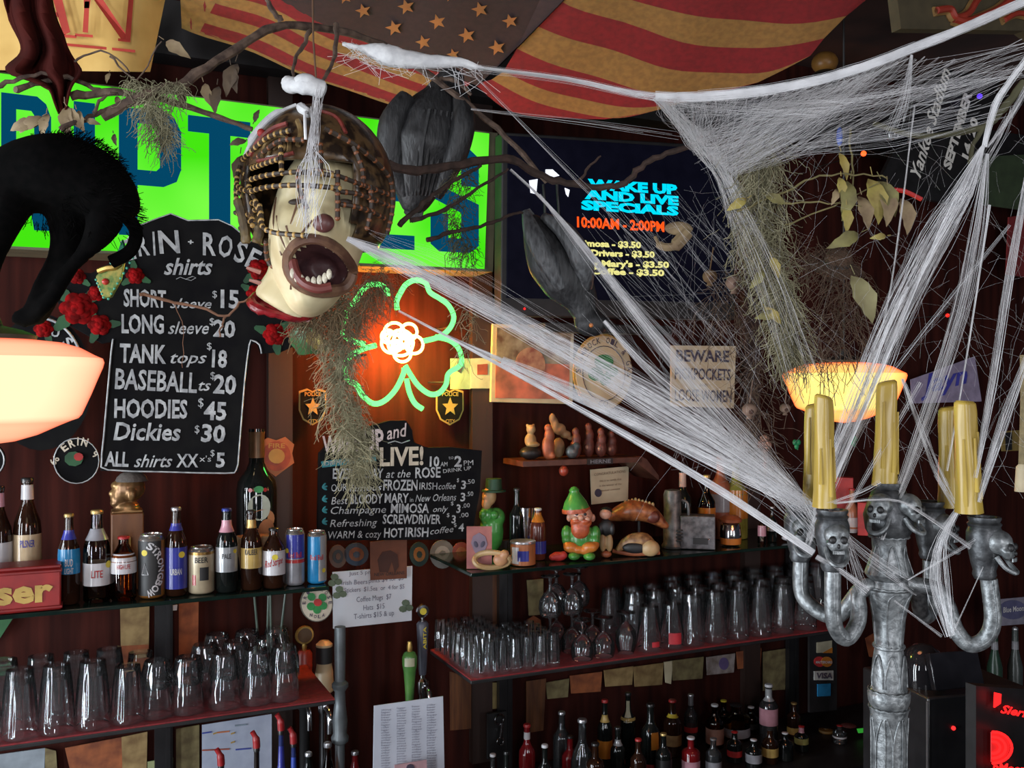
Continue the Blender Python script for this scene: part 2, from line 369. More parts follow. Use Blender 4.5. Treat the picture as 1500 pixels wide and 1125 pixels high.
# ------------------------------------------------------------------ green light box sign
p = Panel('illuminated_sign', 'long green illuminated sign with dark blue capitals high on the wall', 'sign', .22, (365, 260))
gp = [(-60, 98), (729, 195), (722, 398), (-60, 361)]
p.poly(gp, 0, .17, 'housing', mat('sign_rim', (0.10, 0.09, 0.05), 0.6))
p.poly([(-56, 101), (716, 196), (709, 394), (-56, 357)], -.004, .002, 'lit_face', glow('sign_green', (0.06, 0.80, 0.006), 1.0, (0.20, 1.0, 0.06), scale=3.5))
BLU = glow('sign_blue', (0.001, 0.062, 0.135), 1.0)
b = MB()
def letter(x0, x1, polys):   # polys in unit box, u right, v down, inside the letter band
    for pl in polys:
        q = []
        for u, v in pl:
            x = x0 + (x1 - x0) * u
            yt = 133 + (x - 0) * .121 + 3; yb = 345 + (x) * .052 - 10
            q.append(p.q(x, yt + (yb - yt) * v))
        b.prism(q, -.008, -.002)
A3 = [(0, 0), (.7, 0), (.92, .06), (1, .16)]
LP = [[(0, 0), (.3, 0), (.3, 1), (0, 1)], [(.28, 0), (.72, 0), (.9, .05), (1, .15), (.68, .15), (.6, .11), (.28, .11)], [(.66, .14), (1, .14), (1, .46), (.66, .46)], [(.28, .60), (.72, .60), (.93, .55), (1, .45), (.66, .45), (.6, .48), (.28, .48)]]
LR = LP + [[(.45, .58), (.78, .58), (1, 1), (.66, 1)]]
LI = [[(0, 0), (1, 0), (1, 1), (0, 1)]]
LT = [[(0, 0), (1, 0), (1, .13), (0, .13)], [(.34, .12), (.68, .12), (.68, 1), (.34, 1)]]
LD = [[(0, 0), (.32, 0), (.32, 1), (0, 1)], [(.3, 0), (.75, 0), (1, .13), (.3, .13)], [(.68, .12), (1, .12), (1, .88), (.68, .88)], [(.3, 1), (.75, 1), (1, .87), (.3, .87)]]
LE = [[(0, 0), (.36, 0), (.36, 1), (0, 1)], [(.3, 0), (1, 0), (1, .13), (.3, .13)], [(.3, .43), (.85, .43), (.85, .56), (.3, .56)], [(.3, .87), (1, .87), (1, 1), (.3, 1)]]
LS = [[(0, .08), (.2, 0), (.8, 0), (1, .08), (1, .36), (.64, .36), (.64, .13), (.36, .13), (0, .13)], [(0, .12), (.36, .12), (.36, .42), (0, .42)], [(0, .41), (.36, .41), (1, .53), (1, .62), (.64, .62), (0, .49)], [(.64, .6), (1, .6), (1, .92), (.64, .92)], [(0, .64), (.36, .64), (.36, .87), (.64, .87), (.64, .8), (1, .8), (1, .93), (.82, 1), (.18, 1), (0, .93)]]
for x0, x1, L in ((2, 75, LR), (108, 139, LI), (174, 265, LP), (275, 366, LT), (384, 414, LI), (428, 514, LD), (530, 606, LE), (630, 700, LS)): letter(x0, x1, L)
b.build('lettering', BLU, p.o, smooth=False)

# ------------------------------------------------------------------ shirt price board
p = Panel('menu_board', 'tall black chalk board of shirt prices with painted roses at its shoulders', 'board', .17, (255, 520))
p.poly([(148, 690), (158, 565), (166, 500), (150, 503), (98, 474), (84, 440), (100, 398), (134, 400), (160, 385), (184, 360), (198, 332), (225, 322), (250, 312), (275, 322), (320, 321), (340, 330), (366, 352), (398, 362), (404, 390), (398, 420), (412, 455), (448, 478), (446, 500), (412, 516), (384, 518), (378, 500), (368, 505), (357, 590), (349, 692)], 0, .03, 'board', CHALKB)
R1 = ((180, 505), (166, 497), (163, 515), (152, 640), (149, 676), (158, 688), (240, 691), (330, 693), (346, 688), (350, 660), (358, 560), (365, 505), (370, 499), (380, 505), (383, 518))
p.line(sm([(x, y, 0) for x, y in R1[1:]], 2), .0022, 'border_line', CHALK)
p.line([(186, 352), (198, 333), (225, 322), (250, 313), (275, 323), (320, 322), (340, 331), (368, 354)], .0018, 'border_line', CHALK)
ti = [('R', (204, 375), (220, 373), 32, .02), ('I', (225, 373), (228, 373), 34, .03), ('N', (234, 371), (264, 370), 34, .02), ('R', (297, 373), (316, 374), 34, .02), ('O', (318, 374), (338, 378), 33, .02), ('S', (341, 381), (356, 386), 33, .02), ('E', (358, 389), (372, 396), 32, .02)]
p.text(ti + [('+', (275, 358), (283, 359), 8, .04), ('E', (186, 382), (200, 378), 30, .02)], 'lettering', CHALK)
sp = .35
ML = [('shirts', (240, 402), (312, 402), 25, .02, sp), ('SHORT', (181, 448), (243, 450), 25, .03), ('sleeve', (249, 451), (310, 452), 15, .01, sp), ('$', (311, 436), (318, 436), 11), ('15', (323, 450), (350, 451), 27, .03),
        ('LONG', (178, 487), (240, 488), 27, .03), ('sleeve', (246, 489), (306, 489), 19, .01, sp), ('$', (307, 476), (314, 476), 11), ('20', (312, 492), (344, 494), 25, .03),
        ('TANK', (175, 530), (243, 532), 27, .03), ('tops', (250, 532), (303, 532), 18, .01, sp), ('$', (303, 512), (310, 512), 11), ('18', (310, 537), (332, 538), 26, .03),
        ('BASEBALL', (168, 569), (288, 575), 30, .02), ('ts', (291, 572), (309, 572), 17, .01, sp), ('$', (308, 555), (315, 555), 11), ('20', (312, 575), (345, 577), 28, .03),
        ('HOODIES', (167, 611), (274, 612), 27, .03), ('$', (290, 596), (298, 596), 14), ('45', (298, 614), (331, 615), 27, .03),
        ('Dickies', (166, 644), (264, 645), 26, .02, .15), ('$', (285, 634), (292, 634), 12), ('30', (294, 646), (329, 648), 26, .03),
        ('ALL', (153, 682), (188, 683), 21, .03), ('shirts', (196, 684), (252, 684), 19, .01, sp), ('XX', (258, 684), (290, 684), 20, .02), ("x's", (292, 676), (309, 676), 9), ('$', (308, 668), (314, 668), 10), ('5', (316, 684), (329, 684), 22, .03)]
for t in ML: p.text([t], 'price_lettering', CHALK)
p.line([(258, 409), (264, 406), (272, 409), (280, 411), (287, 407), (282, 405), (272, 409)], .001, 'flourish', CHALK)
RED2 = mat('painted_rose_red', (0.26, 0.004, 0.005), 0.9, c2=(0.09, 0.002, 0.002), spec=.1, scale=55, detail=1)
def rose(cx, cy, r, nl=3, a0=0):
    q = p.q(cx, cy); k = r * p.k; b = MB()
    for ring, (n, rr, pr, y) in enumerate(((6, .58, .52, -.002), (5, .34, .44, -.006), (3, .14, .30, -.010))):
        for i in range(n):
            a = i * 2 * pi / n + ring * .5; b.ball((q[0] + rr * k * cos(a), y, q[1] + rr * k * sin(a)), (pr * k, .004, pr * k * .9), 10, 6)
    o = b.build('rose', RED2, p.o); b = MB()
    for i in range(nl):
        a = a0 + i * 2 * pi / nl; x, z = q[0] + 1.15 * k * cos(a), q[1] + 1.15 * k * sin(a); L = .75 * k
        pts = []
        for t in range(12):
            w = 2 * pi * t / 12; u = L * cos(w); v = L * .42 * sin(w) * (1 + .25 * (t % 2)); pts.append((x + u * cos(a) - v * sin(a), z + u * sin(a) + v * cos(a)))
        b.prism(pts, -.003, -.0005)
    b.build('rose_leaves', LEAFG, p.o, smooth=False)
for x, y, r, n, a in ((115, 452, 23, 4, .8), (146, 476, 15, 3, 2.2), (113, 405, 11, 2, 2.5), (141, 430, 11, 2, .3), (198, 404, 12, 3, 5.9), (379, 395, 16, 2, 3.9), (374, 430, 13, 3, 2.6), (402, 490, 17, 3, 2.8), (430, 485, 12, 2, 5), (64, 482, 12, 2, 2)): rose(x, y, r, n, a)

# dark oval board behind the lamp
p = Panel('round_board', 'dark rounded board with white ring lettering behind the left lamp', 'board', .25, (70, 560))
p.poly(ring_pts(60, 560, 75, 100), 0, .03, 'board', CHALKB)
p.line([(x, y) for x, y in ring_pts(58, 556, 66, 90, 20, -1.9, .2)], .004, 'ring_line', CHALK)
p.text([('U', (74, 492), (86, 494), 12, .03), ('S', (90, 503), (100, 510), 14, .03), ('T', (102, 515), (111, 523), 14, .03)], 'lettering', CHALK)
p = Panel('oval_sticker', 'black round sticker with cream lettering and rose beside the shirt board', 'sticker', .25, (112, 672))
p.poly(ring_pts(112, 675, 34, 34), 0, .02, 'disc', CHALKB); p.line(ring_pts(112, 675, 33, 33, 24), .0016, 'rim_line', CHALK, closed=True)
p.text([('E', (94, 662), (101, 657), 12, .03), ('R', (103, 656), (111, 653), 12, .03), ('I', (113, 652), (115, 652), 12, .03), ('N', (118, 652), (127, 654), 12, .03), ('9', (134, 668), (140, 671), 10, .02), ('66', (80, 682), (88, 672), 10, .02)], 'lettering', CHALKC)
p.poly(ring_pts(108, 672, 14, 11, 9), -.004, 0, 'painted_leaves', LEAFG); p.poly(ring_pts(115, 669, 7, 6, 9), -.006, -.003, 'painted_rose', REDP)
p = Panel('oval_sticker', 'black round sticker with a pale rim cut off at the left edge', 'sticker', .25, (-14, 672))
p.poly(ring_pts(-14, 674, 22, 24), 0, .02, 'disc', CHALKB); p.line(ring_pts(-14, 674, 20, 22, 24), .002, 'rim_line', CHALK, closed=True)

# ------------------------------------------------------------------ wake-up board
p = Panel('chalk_board', 'wide black chalk board of morning drink prices under the neon shamrock', 'board', .22, (585, 720))
p.poly([(466, 792), (469, 664), (480, 652), (510, 642), (530, 634), (545, 624), (572, 616), (595, 616), (604, 630), (606, 648), (628, 656), (660, 655), (706, 660), (703, 720), (690, 790)], 0, .025, 'board', CHALKB)
p.text([('WAKE', (473, 665), (528, 661), 26, .03), ('UP', (533, 661), (563, 658), 31, .03), ('and', (567, 644), (598, 638), 20, .01, .3)], 'heading_lettering', mat('chalk_pink', (.62, .52, .50), .9, c2=(.45, .38, .36), scale=40))
p.text([('LIVE!', (556, 682), (620, 680), 27, .03)], 'heading_lettering', CHALKC)
p.line([(568, 649), (578, 646), (588, 649), (600, 645)], .0018, 'flourish', CHALK)
p.poly([(470, 676), (550, 666), (551, 675), (472, 685)], -.002, 0, 'ribbon', TEAL)
p.text([('DRINK SPECIALS', (476, 682), (546, 673), 6)], 'ribbon_lettering', CHALK, y=-.004)
p.text([('10', (629, 683), (643, 683), 15, .03), ('AM', (645, 683), (655, 683), 7), ('to', (657, 673), (664, 672), 6), ('2', (665, 683), (676, 683), 16, .03), ('PM', (679, 682), (693, 681), 8),
        ('EVERY', (487, 701), (526, 701), 15, .02), ('DAY', (534, 700), (561, 700), 14, .02), ('at the', (565, 700), (601, 699), 12, .0, .3), ('ROSE', (608, 700), (645, 699), 16, .02), ('DRINK UP', (649, 693), (690, 688), 6),
        ('OUR', (485, 720), (508, 719), 11), ('famous', (512, 720), (559, 718), 10, 0, .3), ('FROZEN', (561, 718), (611, 718), 16, .02), ('IRISH', (614, 717), (640, 717), 11), ('coffee', (642, 717), (667, 716), 10, 0, .3), ('$', (669, 706), (672, 706), 6), ('3', (675, 716), (682, 716), 13, .02), ('.50', (683, 709), (695, 708), 7),
        ('Best', (485, 739), (509, 738), 11, 0, .2), ('BLOODY', (513, 738), (560, 737), 14, .02), ('MARY', (563, 736), (598, 736), 14, .02), ('in', (600, 735), (605, 735), 7), ('New Orleans', (608, 735), (668, 733), 11, 0, .3), ('3', (674, 734), (681, 734), 13, .02), ('.50', (683, 727), (693, 726), 7),
        ('Champagne', (484, 753), (565, 751), 11, 0, .2), ('MIMOSA', (572, 751), (628, 751), 14, .02), ('only', (634, 750), (656, 749), 9, 0, .3), ('$', (660, 740), (664, 740), 6), ('3', (668, 751), (674, 751), 13, .02), ('.00', (677, 744), (688, 743), 7),
        ('Refreshing', (483, 772), (552, 770), 11, 0, .2), ('SCREWDRIVER', (560, 767), (645, 767), 14, .02), ('$', (654, 757), (658, 757), 6), ('3', (661, 766), (667, 766), 12, .02), ('.00', (673, 758), (686, 757), 7),
        ('WARM & cozy', (480, 789), (558, 787), 11, 0, .1), ('HOT', (562, 787), (590, 787), 14, .02), ('IRISH', (593, 786), (627, 786), 14, .02), ('coffee', (630, 783), (664, 779), 10, 0, .3), ('$', (665, 772), (669, 771), 6), ('4', (671, 778), (679, 778), 12, .02)], 'price_lettering', CHALK)
for y in (714, 732, 748, 765):
    c = p.q(472, y); b = MB()
    for a in (-.5, .2, .9): b.ball((c[0] + .008 * cos(a), -.001, c[1] + .008 * sin(a)), (.009, .001, .0035), 8, 4, Matrix.Rotation(-a, 3, 'Y'))
    b.build('leaf_mark', TEAL, p.o)

# ------------------------------------------------------------------ television
p = Panel('television', 'flat black television on the wall showing glowing drink specials', 'television', .12, (910, 340))
p.poly([(738, 192), (1084, 214), (1080, 468), (736, 462)], .012, .07, 'cabinet', BLACK, bevel=.004)
p.poly([(746, 198), (1077, 220), (1073, 444), (744, 436)], .006, .014, 'screen', mat('dark_screen', (0.006, 0.006, 0.012), .3, spec=.05, emit=(.10, .12, .55), es=.004))
cy = glow('screen_cyan', (0.0, 0.62, 0.85), 1.25); orr = glow('screen_orange', (1.0, 0.09, 0.01), 1.2); ye = glow('screen_yellow', (0.85, 0.8, 0.28), 1.0); wh = glow('screen_white', (.85, .88, 1), 1.4)
p.text([('WAKE UP', (862, 276), (993, 284), 14, .06), ('AND LIVE', (857, 290), (995, 300), 13, .06), ('SPECIALS', (852, 306), (995, 315), 13, .06)], 'screen_lettering', cy, y=.003)
p.text([('10:00AM - 2:00PM', (846, 332), (974, 339), 15, .035)], 'screen_lettering', orr, y=.003)
p.text([('Mimosa - $3.50', (845, 360), (940, 363), 9, .05), ('Screw Drivers - $3.50', (822, 373), (960, 377), 9, .05), ('Bloody Mary\'s - $3.50', (826, 389), (981, 392), 9, .05), ('Irish Coffee - $3.50', (828, 400), (974, 404), 9, .05)], 'screen_lettering', ye, y=.003)
p.poly([(776, 264), (788, 262), (786, 284), (778, 282)], .002, .005, 'screen_logo', wh); p.poly([(800, 248), (810, 248), (820, 257), (812, 259), (800, 254)], .002, .005, 'screen_logo', wh); p.poly([(828, 275), (835, 278), (833, 288), (830, 284)], .002, .005, 'screen_logo', wh)
b = MB(); q = p.q(908, 480); b.box((q[0], .1, q[1]), (.5, .08, .03)); b.build('soundbar', BLACK, p.o, bevel=.003)
b = MB(); q = p.q(770, 452); b.ball((q[0], .008, q[1]), .004, 8, 5); b.build('standby_light', glow('led_red', (1, .02, .02), 2), p.o)

# ------------------------------------------------------------------ neon shamrock
p = Panel('neon_sign', 'glowing green neon shamrock with an orange rose at its heart', 'neon sign', .26, (585, 520))
c = lambda pts: [(400 + x / 3.75, 400 + y / 3.75) for x, y in pts]
NG = glow('neon_green', (0.13, 1.0, 0.18), 2.6); NR = glow('neon_orange', (1.0, 0.36, 0.07), 22.0)
def neon(pts, r, name, m, y=-.02):
    q = [p.q(*a) for a in pts]; b = MB(); b.tube(sm([(a[0], y, a[1]) for a in q], 5), r, 8); return b.build(name, m, p.o)
for pts in (((672, 205), (668, 160), (690, 110), (720, 66), (770, 42), (826, 58), (850, 108), (905, 143), (952, 180), (980, 240), (962, 300), (905, 350), (810, 376)),
            ((620, 130), (610, 90), (570, 66), (520, 70), (478, 100), (455, 140), (408, 200), (378, 270), (375, 335), (430, 375), (495, 392)),
            ((556, 398), (480, 420), (412, 460), (385, 520), (398, 585), (450, 615), (482, 672), (540, 716), (600, 702), (662, 640), (704, 555), (708, 520)),
            ((880, 352), (960, 372), (1010, 422), (1020, 500), (952, 552), (938, 612), (900, 658), (850, 664), (790, 622), (745, 560), (715, 508)),
            ((722, 580), (738, 655), (768, 715), (810, 746))):
    neon(c(pts), .0085, 'neon_leaf_tube', NG)
for cx, cy_, r in ((655, 330, 55), (735, 325, 45), (765, 395, 48), (640, 385, 55), (700, 440, 48), (690, 375, 40), (620, 350, 35), (690, 385, 70), (670, 400, 28), (720, 370, 30)):
    neon(c([(cx + r * cos(a * pi / 5), cy_ + r * sin(a * pi / 5)) for a in range(11)]), .0048, 'neon_rose_tube', NR)
for x, y in ((500, 450), (940, 600), (960, 300)):
    q = p.q(400 + x / 3.75, 400 + y / 3.75); b = MB(); b.tube([(q[0], -.02, q[1]), (q[0], .15, q[1])], .003, 6); b.build('support_rod', BLACK, p.o)
q = W(p.s, p.d - .01, p.z + .02)
lamp('neon_rose_glow', 'POINT', W(p.s, p.d + .02, p.z + .03), 30, (1, .20, .03), .05)
lamp('neon_leaf_glow', 'POINT', W(p.s + .07, p.d + .02, p.z - .03), 6.0, (.1, 1, .15), .08)

# ------------------------------------------------------------------ signs, pictures and stickers
MUST = mat('mustard_yellow', (0.40, 0.25, 0.06), .6, c2=(.32, .2, .05)); RUST = mat('rust_print', (.34, .075, .04), .7, c2=(.2, .04, .03), scale=25)
p = Panel('warning_sign', 'cream metal sign with bold black warning capitals right of the television', 'sign', .36, (1030, 552))
p.poly([(983, 506), (1078, 507), (1075, 598), (983, 595)], 0, .006, 'plate', CREAM)
p.text([('BEWARE', (990, 529), (1068, 530), 17, .03), ('PICKPOCKETS', (988, 555), (1070, 557), 17, .02), ('AND', (1024, 566), (1036, 566), 4), ('LOOSE WOMEN', (988, 587), (1071, 589), 18, .02)], 'lettering', INK)
p = Panel('round_sign', 'round mustard and cream oil company sign with a green shamrock', 'sign', .36, (883, 545))
p.poly(ring_pts(883, 545, 43, 56, 40), 0, .008, 'disc', MUST); p.poly(ring_pts(884, 545, 41, 53, 40), -.002, .001, 'face', CREAM); p.line(ring_pts(884, 547, 31, 40, 32), .0015, 'ring_line', INK, y=-.003, closed=True)
for x, y, rx, ry in ((884, 530, 14, 11), (896, 545, 9, 7), (872, 548, 11, 10), (886, 556, 8, 9)): p.poly(ring_pts(x, y, rx, ry, 16), -.004, -.001, 'shamrock_leaf', GREENP)
tt = 'SHAMROCK OIL & GAS'; l = []
for i, ch in enumerate(tt):
    if ch == ' ': continue
    a = pi * 1.02 + i * (pi * 1.0) / (len(tt) - 1); x, y = 884 + 34 * cos(a), 546 + 43.5 * sin(a); dx, dy = -sin(a) * 2.6, cos(a) * 3.2
    l.append((ch, (x - dx, y - dy), (x + dx, y + dy), 9, .01))
p.text(l + [('CO.', (876, 595), (892, 595), 8)], 'lettering', INK, y=-.004)
p = Panel('framed_picture', 'old print in a cream frame with a red lower half, left of the round sign', 'picture', .37, (780, 533))
p.poly([(722, 474), (841, 477), (839, 592), (719, 589)], 0, .015, 'frame', CREAM, bevel=.002); p.poly([(728, 480), (836, 482), (834, 534), (726, 530)], -.002, .001, 'print_upper_half', mat('print_grey', (.30, .27, .2), .7, c2=(.09, .05, .03), scale=18))
p.poly([(726, 530), (834, 534), (833, 585), (725, 583)], -.002, .001, 'print_lower_half', mat('print_red', (.55, .16, .10), .7, c2=(.22, .09, .06), scale=14)); p.poly(ring_pts(776, 535, 22, 26), -.004, -.001, 'printed_medallion', mat('print_tan', (.4, .24, .15), .7, c2=(.2, .06, .05), scale=30))
p = Panel('playing_card', 'small pale card with a red square, right of the neon shamrock', 'card', .38, (707, 543)); p.poly([(690, 525), (722, 524), (722, 569), (689, 569)], 0, .003, 'card_face', mat('pale_card', (.5, .5, .36), .7)); p.poly([(699, 534), (714, 533), (714, 549), (699, 549)], -.002, 0, 'red_square', RUST)
p = Panel('playing_card', 'small greenish card with a dark spade, touching the neon shamrock', 'card', .385, (674, 543)); p.poly([(660, 525), (689, 525), (689, 570), (660, 570)], 0, .003, 'card_face', mat('pale_green_card', (.3, .42, .27), .7)); p.poly(ring_pts(675, 538, 7, 9, 5, pi / 2), -.002, 0, 'spade', INK)
def patch(px, label):
    p = Panel('police_patch', label, 'patch', .385, (px, 598)); sh = [(-20, -24), (-8, -28), (0, -24), (8, -28), (20, -24), (20, 4), (14, 18), (0, 26), (-14, 18), (-20, 4)]
    p.poly([(px + x, 597 + y) for x, y in sh], 0, .004, 'rim', MUST); p.poly([(px + x * .9, 597 + y * .9) for x, y in sh], -.002, .001, 'field', CHALKB)
    st = [(px + (12 if k % 2 == 0 else 5.5) * sin(k * pi / 5), 596 - (14 if k % 2 == 0 else 6) * cos(k * pi / 5)) for k in range(10)]
    p.poly(st, -.004, -.001, 'star', MUST); p.text([('POLICE', (px - 12, 580), (px + 12, 580), 6, .02), ('CITY', (px - 7, 619), (px + 7, 619), 5, .02)], 'lettering', MUST, y=-.004)
patch(458, 'black and gold star patch on the wall left of the neon stem'); patch(659, 'black and gold star patch on the wall right of the neon stem')
p = Panel('fire_badge', 'red and gold fire badge sticker beside the shirt board', 'badge', .37, (405, 668))
p.poly([(380, 650), (392, 641), (405, 645), (418, 640), (431, 651), (428, 664), (431, 678), (420, 686), (404, 698), (390, 688), (380, 676), (383, 663)], 0, .004, 'rim', mat('badge_gold', (.4, .14, .05), .6)); p.poly(ring_pts(405, 668, 21, 22, 18), -.002, .001, 'field', RUST); p.poly(ring_pts(405, 668, 12, 11, 14), -.004, -.001, 'center', MUST)
p.text([('FIRE', (393, 656), (417, 656), 7, .02)], 'lettering', MUST, y=-.004)
# stickers below the chalk board
for nm, lab, cx, cy_, rx, ry, m1, m2 in (('sticker', 'dim round brown sticker under the chalk board, beside the pale blue can', 495, 815, 13, 17, mat('st_brown', (.09, .05, .035), .7), BLACK),
        ('sticker', 'dim blue and orange sunset sticker under the chalk board', 522, 812, 18, 17, mat('st_blue', (.03, .045, .07), .7), mat('st_sun', (.15, .05, .02), .7)),
        ('sticker', 'green sticker with an orange figure under the chalk board', 614, 812, 14, 18, mat('st_green', (.02, .05, .045), .7), mat('st_orange', (.33, .15, .04), .7)),
        ('sticker', 'silver shield badge sticker with a ringed star under the chalk board', 648, 812, 18, 21, mat('st_grey', (.16, .15, .13), .7), mat('st_ring', (.33, .31, .27), .7)),
        ('sticker', 'round red and orange sticker half behind the pink card', 676, 812, 14, 18, mat('st_red', (.28, .06, .04), .7), mat('st_org', (.34, .13, .06), .7))):
    p = Panel(nm, lab, 'sticker', .36, (cx, cy_), 'stickers under the chalk board'); p.poly(ring_pts(cx, cy_, rx, ry, 20), 0, .004, 'face', m1); p.poly(ring_pts(cx, cy_, rx * .62, ry * .6, 14), -.002, .001, 'emblem', m2)
    p.poly(ring_pts(cx, cy_, rx * .3, ry * .3, 7), -.004, -.001, 'emblem_core', m1)
p = Panel('price_sheet', 'white price sheet with lines of text and small clovers, under the brown square sticker', 'sheet', .30, (548, 875))
p.poly([(487, 838), (604, 829), (603, 909), (488, 921)], 0, .002, 'paper', WHITEP)
p.text([('Just 5 pm', (511, 843), (545, 840), 6), ('Irish Beers', (500, 857), (538, 855), 7), ('pints $4 for $5', (540, 854), (591, 849), 7), ('Stickers  $1.5ea  or  4 for $5', (504, 868), (592, 862), 7), ('Coffee Mugs  $7', (522, 882), (573, 877), 8), ('Hats  $15', (532, 894), (563, 891), 8), ('T-shirts $15 & up', (518, 907), (577, 901), 8)], 'lettering', mat('grey_ink', (.16, .15, .2), .8))
for x, y in ((490, 850), (497, 868), (594, 888)):
    for dx, dy in ((0, -5), (5, 2), (-4, 4)): p.poly(ring_pts(x + dx, y + dy, 6, 5, 8), -.003, -.001, 'clover_mark', mat('faded_green', (.12, .16, .10), .8))
p = Panel('square_sticker', 'square brown sticker with a dark squirrel shape over the white price sheet', 'sticker', .285, (569, 820)); p.poly([(542, 794), (596, 788), (596, 847), (543, 850)], 0, .004, 'face', mat('st_rust', (.16, .05, .022), .7)); p.poly([(556, 838), (553, 820), (560, 808), (572, 806), (582, 812), (584, 830), (578, 838), (574, 822), (568, 838)], -.002, 0, 'emblem', mat('st_dark', (.06, .018, .01), .7)); p.text([('NEW ORLEANS', (548, 844), (592, 841), 5)], 'lettering', BLACK, y=-.003)
p = Panel('round_coaster', 'round cream coaster with a green clover and red rose, below the left shelf end', 'coaster', .12, (464, 884))
p.poly(ring_pts(464, 884, 24, 27, 30), 0, .006, 'disc', mat('coaster_rim', (.10, .09, .07), .7)); p.poly(ring_pts(464, 884, 22.5, 25.5, 30), -.002, .001, 'face', mat('coaster_cream', (.50, .44, .34), .7))
for dx, dy in ((-8, -9), (8, -8), (9, 4), (-9, 5), (0, 10)): p.poly(ring_pts(464 + dx, 883 + dy, 6, 6, 10), -.004, -.001, 'clover_leaf', GREENP)
p.poly(ring_pts(465, 882, 6, 5.5, 9), -.006, -.003, 'rose_mark', REDP)
l = []
for i, ch in enumerate('ERIN ROSE'):
    if ch != ' ':
        a = pi * 1.02 + i * pi * .96 / 8; x, y = 464 + 17 * cos(a), 884 + 19.5 * sin(a); l.append((ch, (x + sin(a) * 2, y - cos(a) * 2), (x - sin(a) * 2, y + cos(a) * 2), 5, .02))
l = [(c_, a, b_, h, bo) for c_, a, b_, h, bo in l]
p.text(l + [(ch, (455 + i * 6 - 2, 903 + (0, 2, 2, 0)[i]), (455 + i * 6 + 2, 903 + (0, 2, 2, 0)[i]), 5, .02) for i, ch in enumerate('NOLA')], 'lettering', INK, y=-.004)
p = Panel('certificate', 'cream certificate with a dark seal on the wall above the carved fish', 'certificate', .34, (893, 712)); p.poly([(865, 688), (921, 683), (920, 733), (867, 739)], 0, .004, 'paper', CREAM); p.text([('CONGRATULATIONS', (870, 697), (916, 692), 4), ('this is to certify that', (878, 706), (910, 703), 3), ('is the winner of the', (878, 713), (910, 710), 3), ('annual contest', (880, 720), (908, 717), 3)], 'lettering', mat('brown_ink', (.2, .12, .07), .8)); p.poly(ring_pts(876, 722, 5, 6, 14), -.003, 0, 'seal', INK)
p = Panel('menu_sheet', 'white printed list in four columns standing on the lower counter', 'menu', .02, (600, 1080)); p.poly([(548, 1034), (649, 1020), (652, 1175), (546, 1175)], 0, .003, 'paper', mat('menu_paper', (.50, .53, .60), .7, c2=(.43, .46, .53), scale=8)); l = []
for cx in (558, 581, 603, 625):
    yy = 1041 - (cx - 558) * .11
    for i in range(26): l.append((random.choice(('beer', 'cider', 'stout', 'lager', 'amber', 'porter')), (cx, yy + i * 3.7), (cx + random.uniform(11, 15), yy + i * 3.7 - .6), 3))
p.text(l, 'lettering', mat('menu_ink', (.2, .2, .26), .8))
p = Panel('note_card', 'small pink card leaning on the foot of the white printed list', 'card', -.01, (602, 1115)); p.poly([(578, 1121), (625, 1113), (628, 1180), (578, 1180)], 0, .003, 'card_face', mat('pink_card', (.5, .3, .32), .7)); p.poly(ring_pts(601, 1124, 6, 5, 8), -.002, 0, 'mark', INK)
p = Panel('schedule_sheet', 'white sheet with coloured lines behind the pourers under the left red shelf', 'sheet', .30, (345, 1090)); p.poly([(296, 1062), (398, 1046), (398, 1180), (296, 1180)], 0, .003, 'paper', mat('sheet_paper', (.36, .39, .48), .7, c2=(.30, .33, .42)))
for x0, x1, y, m1 in ((296, 310, 1073, mat('ln_blue', (.04, .06, .3), .7)), (318, 336, 1072, mat('ln_org', (.5, .15, .05), .7)), (344, 362, 1062, mat('ln_grey', (.2, .25, .3), .7)), (338, 344, 1074, MUST), (338, 344, 1087, MUST), (345, 368, 1097, mat('ln_blue', (.04, .06, .3), .7)), (296, 336, 1098, RUST), (312, 318, 1074, MUST)): p.poly([(x0, y), (x1, y - 2), (x1, y), (x0, y + 2)], -.002, 0, 'coloured_line', m1)
# ------------------------------------------------------------------ shelves
def sl(px, d=0.0): return wp(px, 600, d)[0]
EDGE = mat('dark_green_glass', (0.006, 0.016, 0.012), 0.12, c2=(0.004, 0.010, 0.008))
LINER = mat('red_liner', (0.20, 0.008, 0.012), 0.7, c2=(0.13, 0.006, 0.008), scale=70, bump=.3)
def shelf(s0, s1, z, label, red):
    o = thing('shelf', label, 'shelf', W((s0 + s1) / 2, .18, z), TH)
    b = MB(); b.box((0, 0, -.0065 - .003 * red), (s1 - s0, .36, .011)); b.build('shelf_board', BLACK if red else EDGE, o, bevel=.002)
    if red: b = MB(); b.box((0, 0.0, -.002), (s1 - s0 - .002, .358, .004)); b.build('liner', LINER, o)
    for f in (.3, .72):
        b = MB(); x = (f - .5) * (s1 - s0); b.prism([(0, 0), (.2, 0), (.2, -.02), (.02, -.05), (0, -.05)], -.006, .006)
        k = b.build('bracket', BLACK, o, (x, .18, -.016), -pi / 2 + pi, smooth=False); k.rotation_euler = (0, 0, pi / 2 + pi)
    return o
SA, SB, SC, SD = sl(-120), sl(482), sl(690), sl(1245)
shelf(SA, SB, Z1, 'upper left glass shelf holding the beer bottles and cans', 0)
shelf(SA, sl(491), Z2, 'lower left shelf with red liner holding upside-down glasses', 1)
shelf(SC, SD, Z1, 'upper right dark shelf holding the gnome and figurines', 0)
shelf(SC, SD, Z2, 'lower right shelf with red liner packed with glasses', 1)
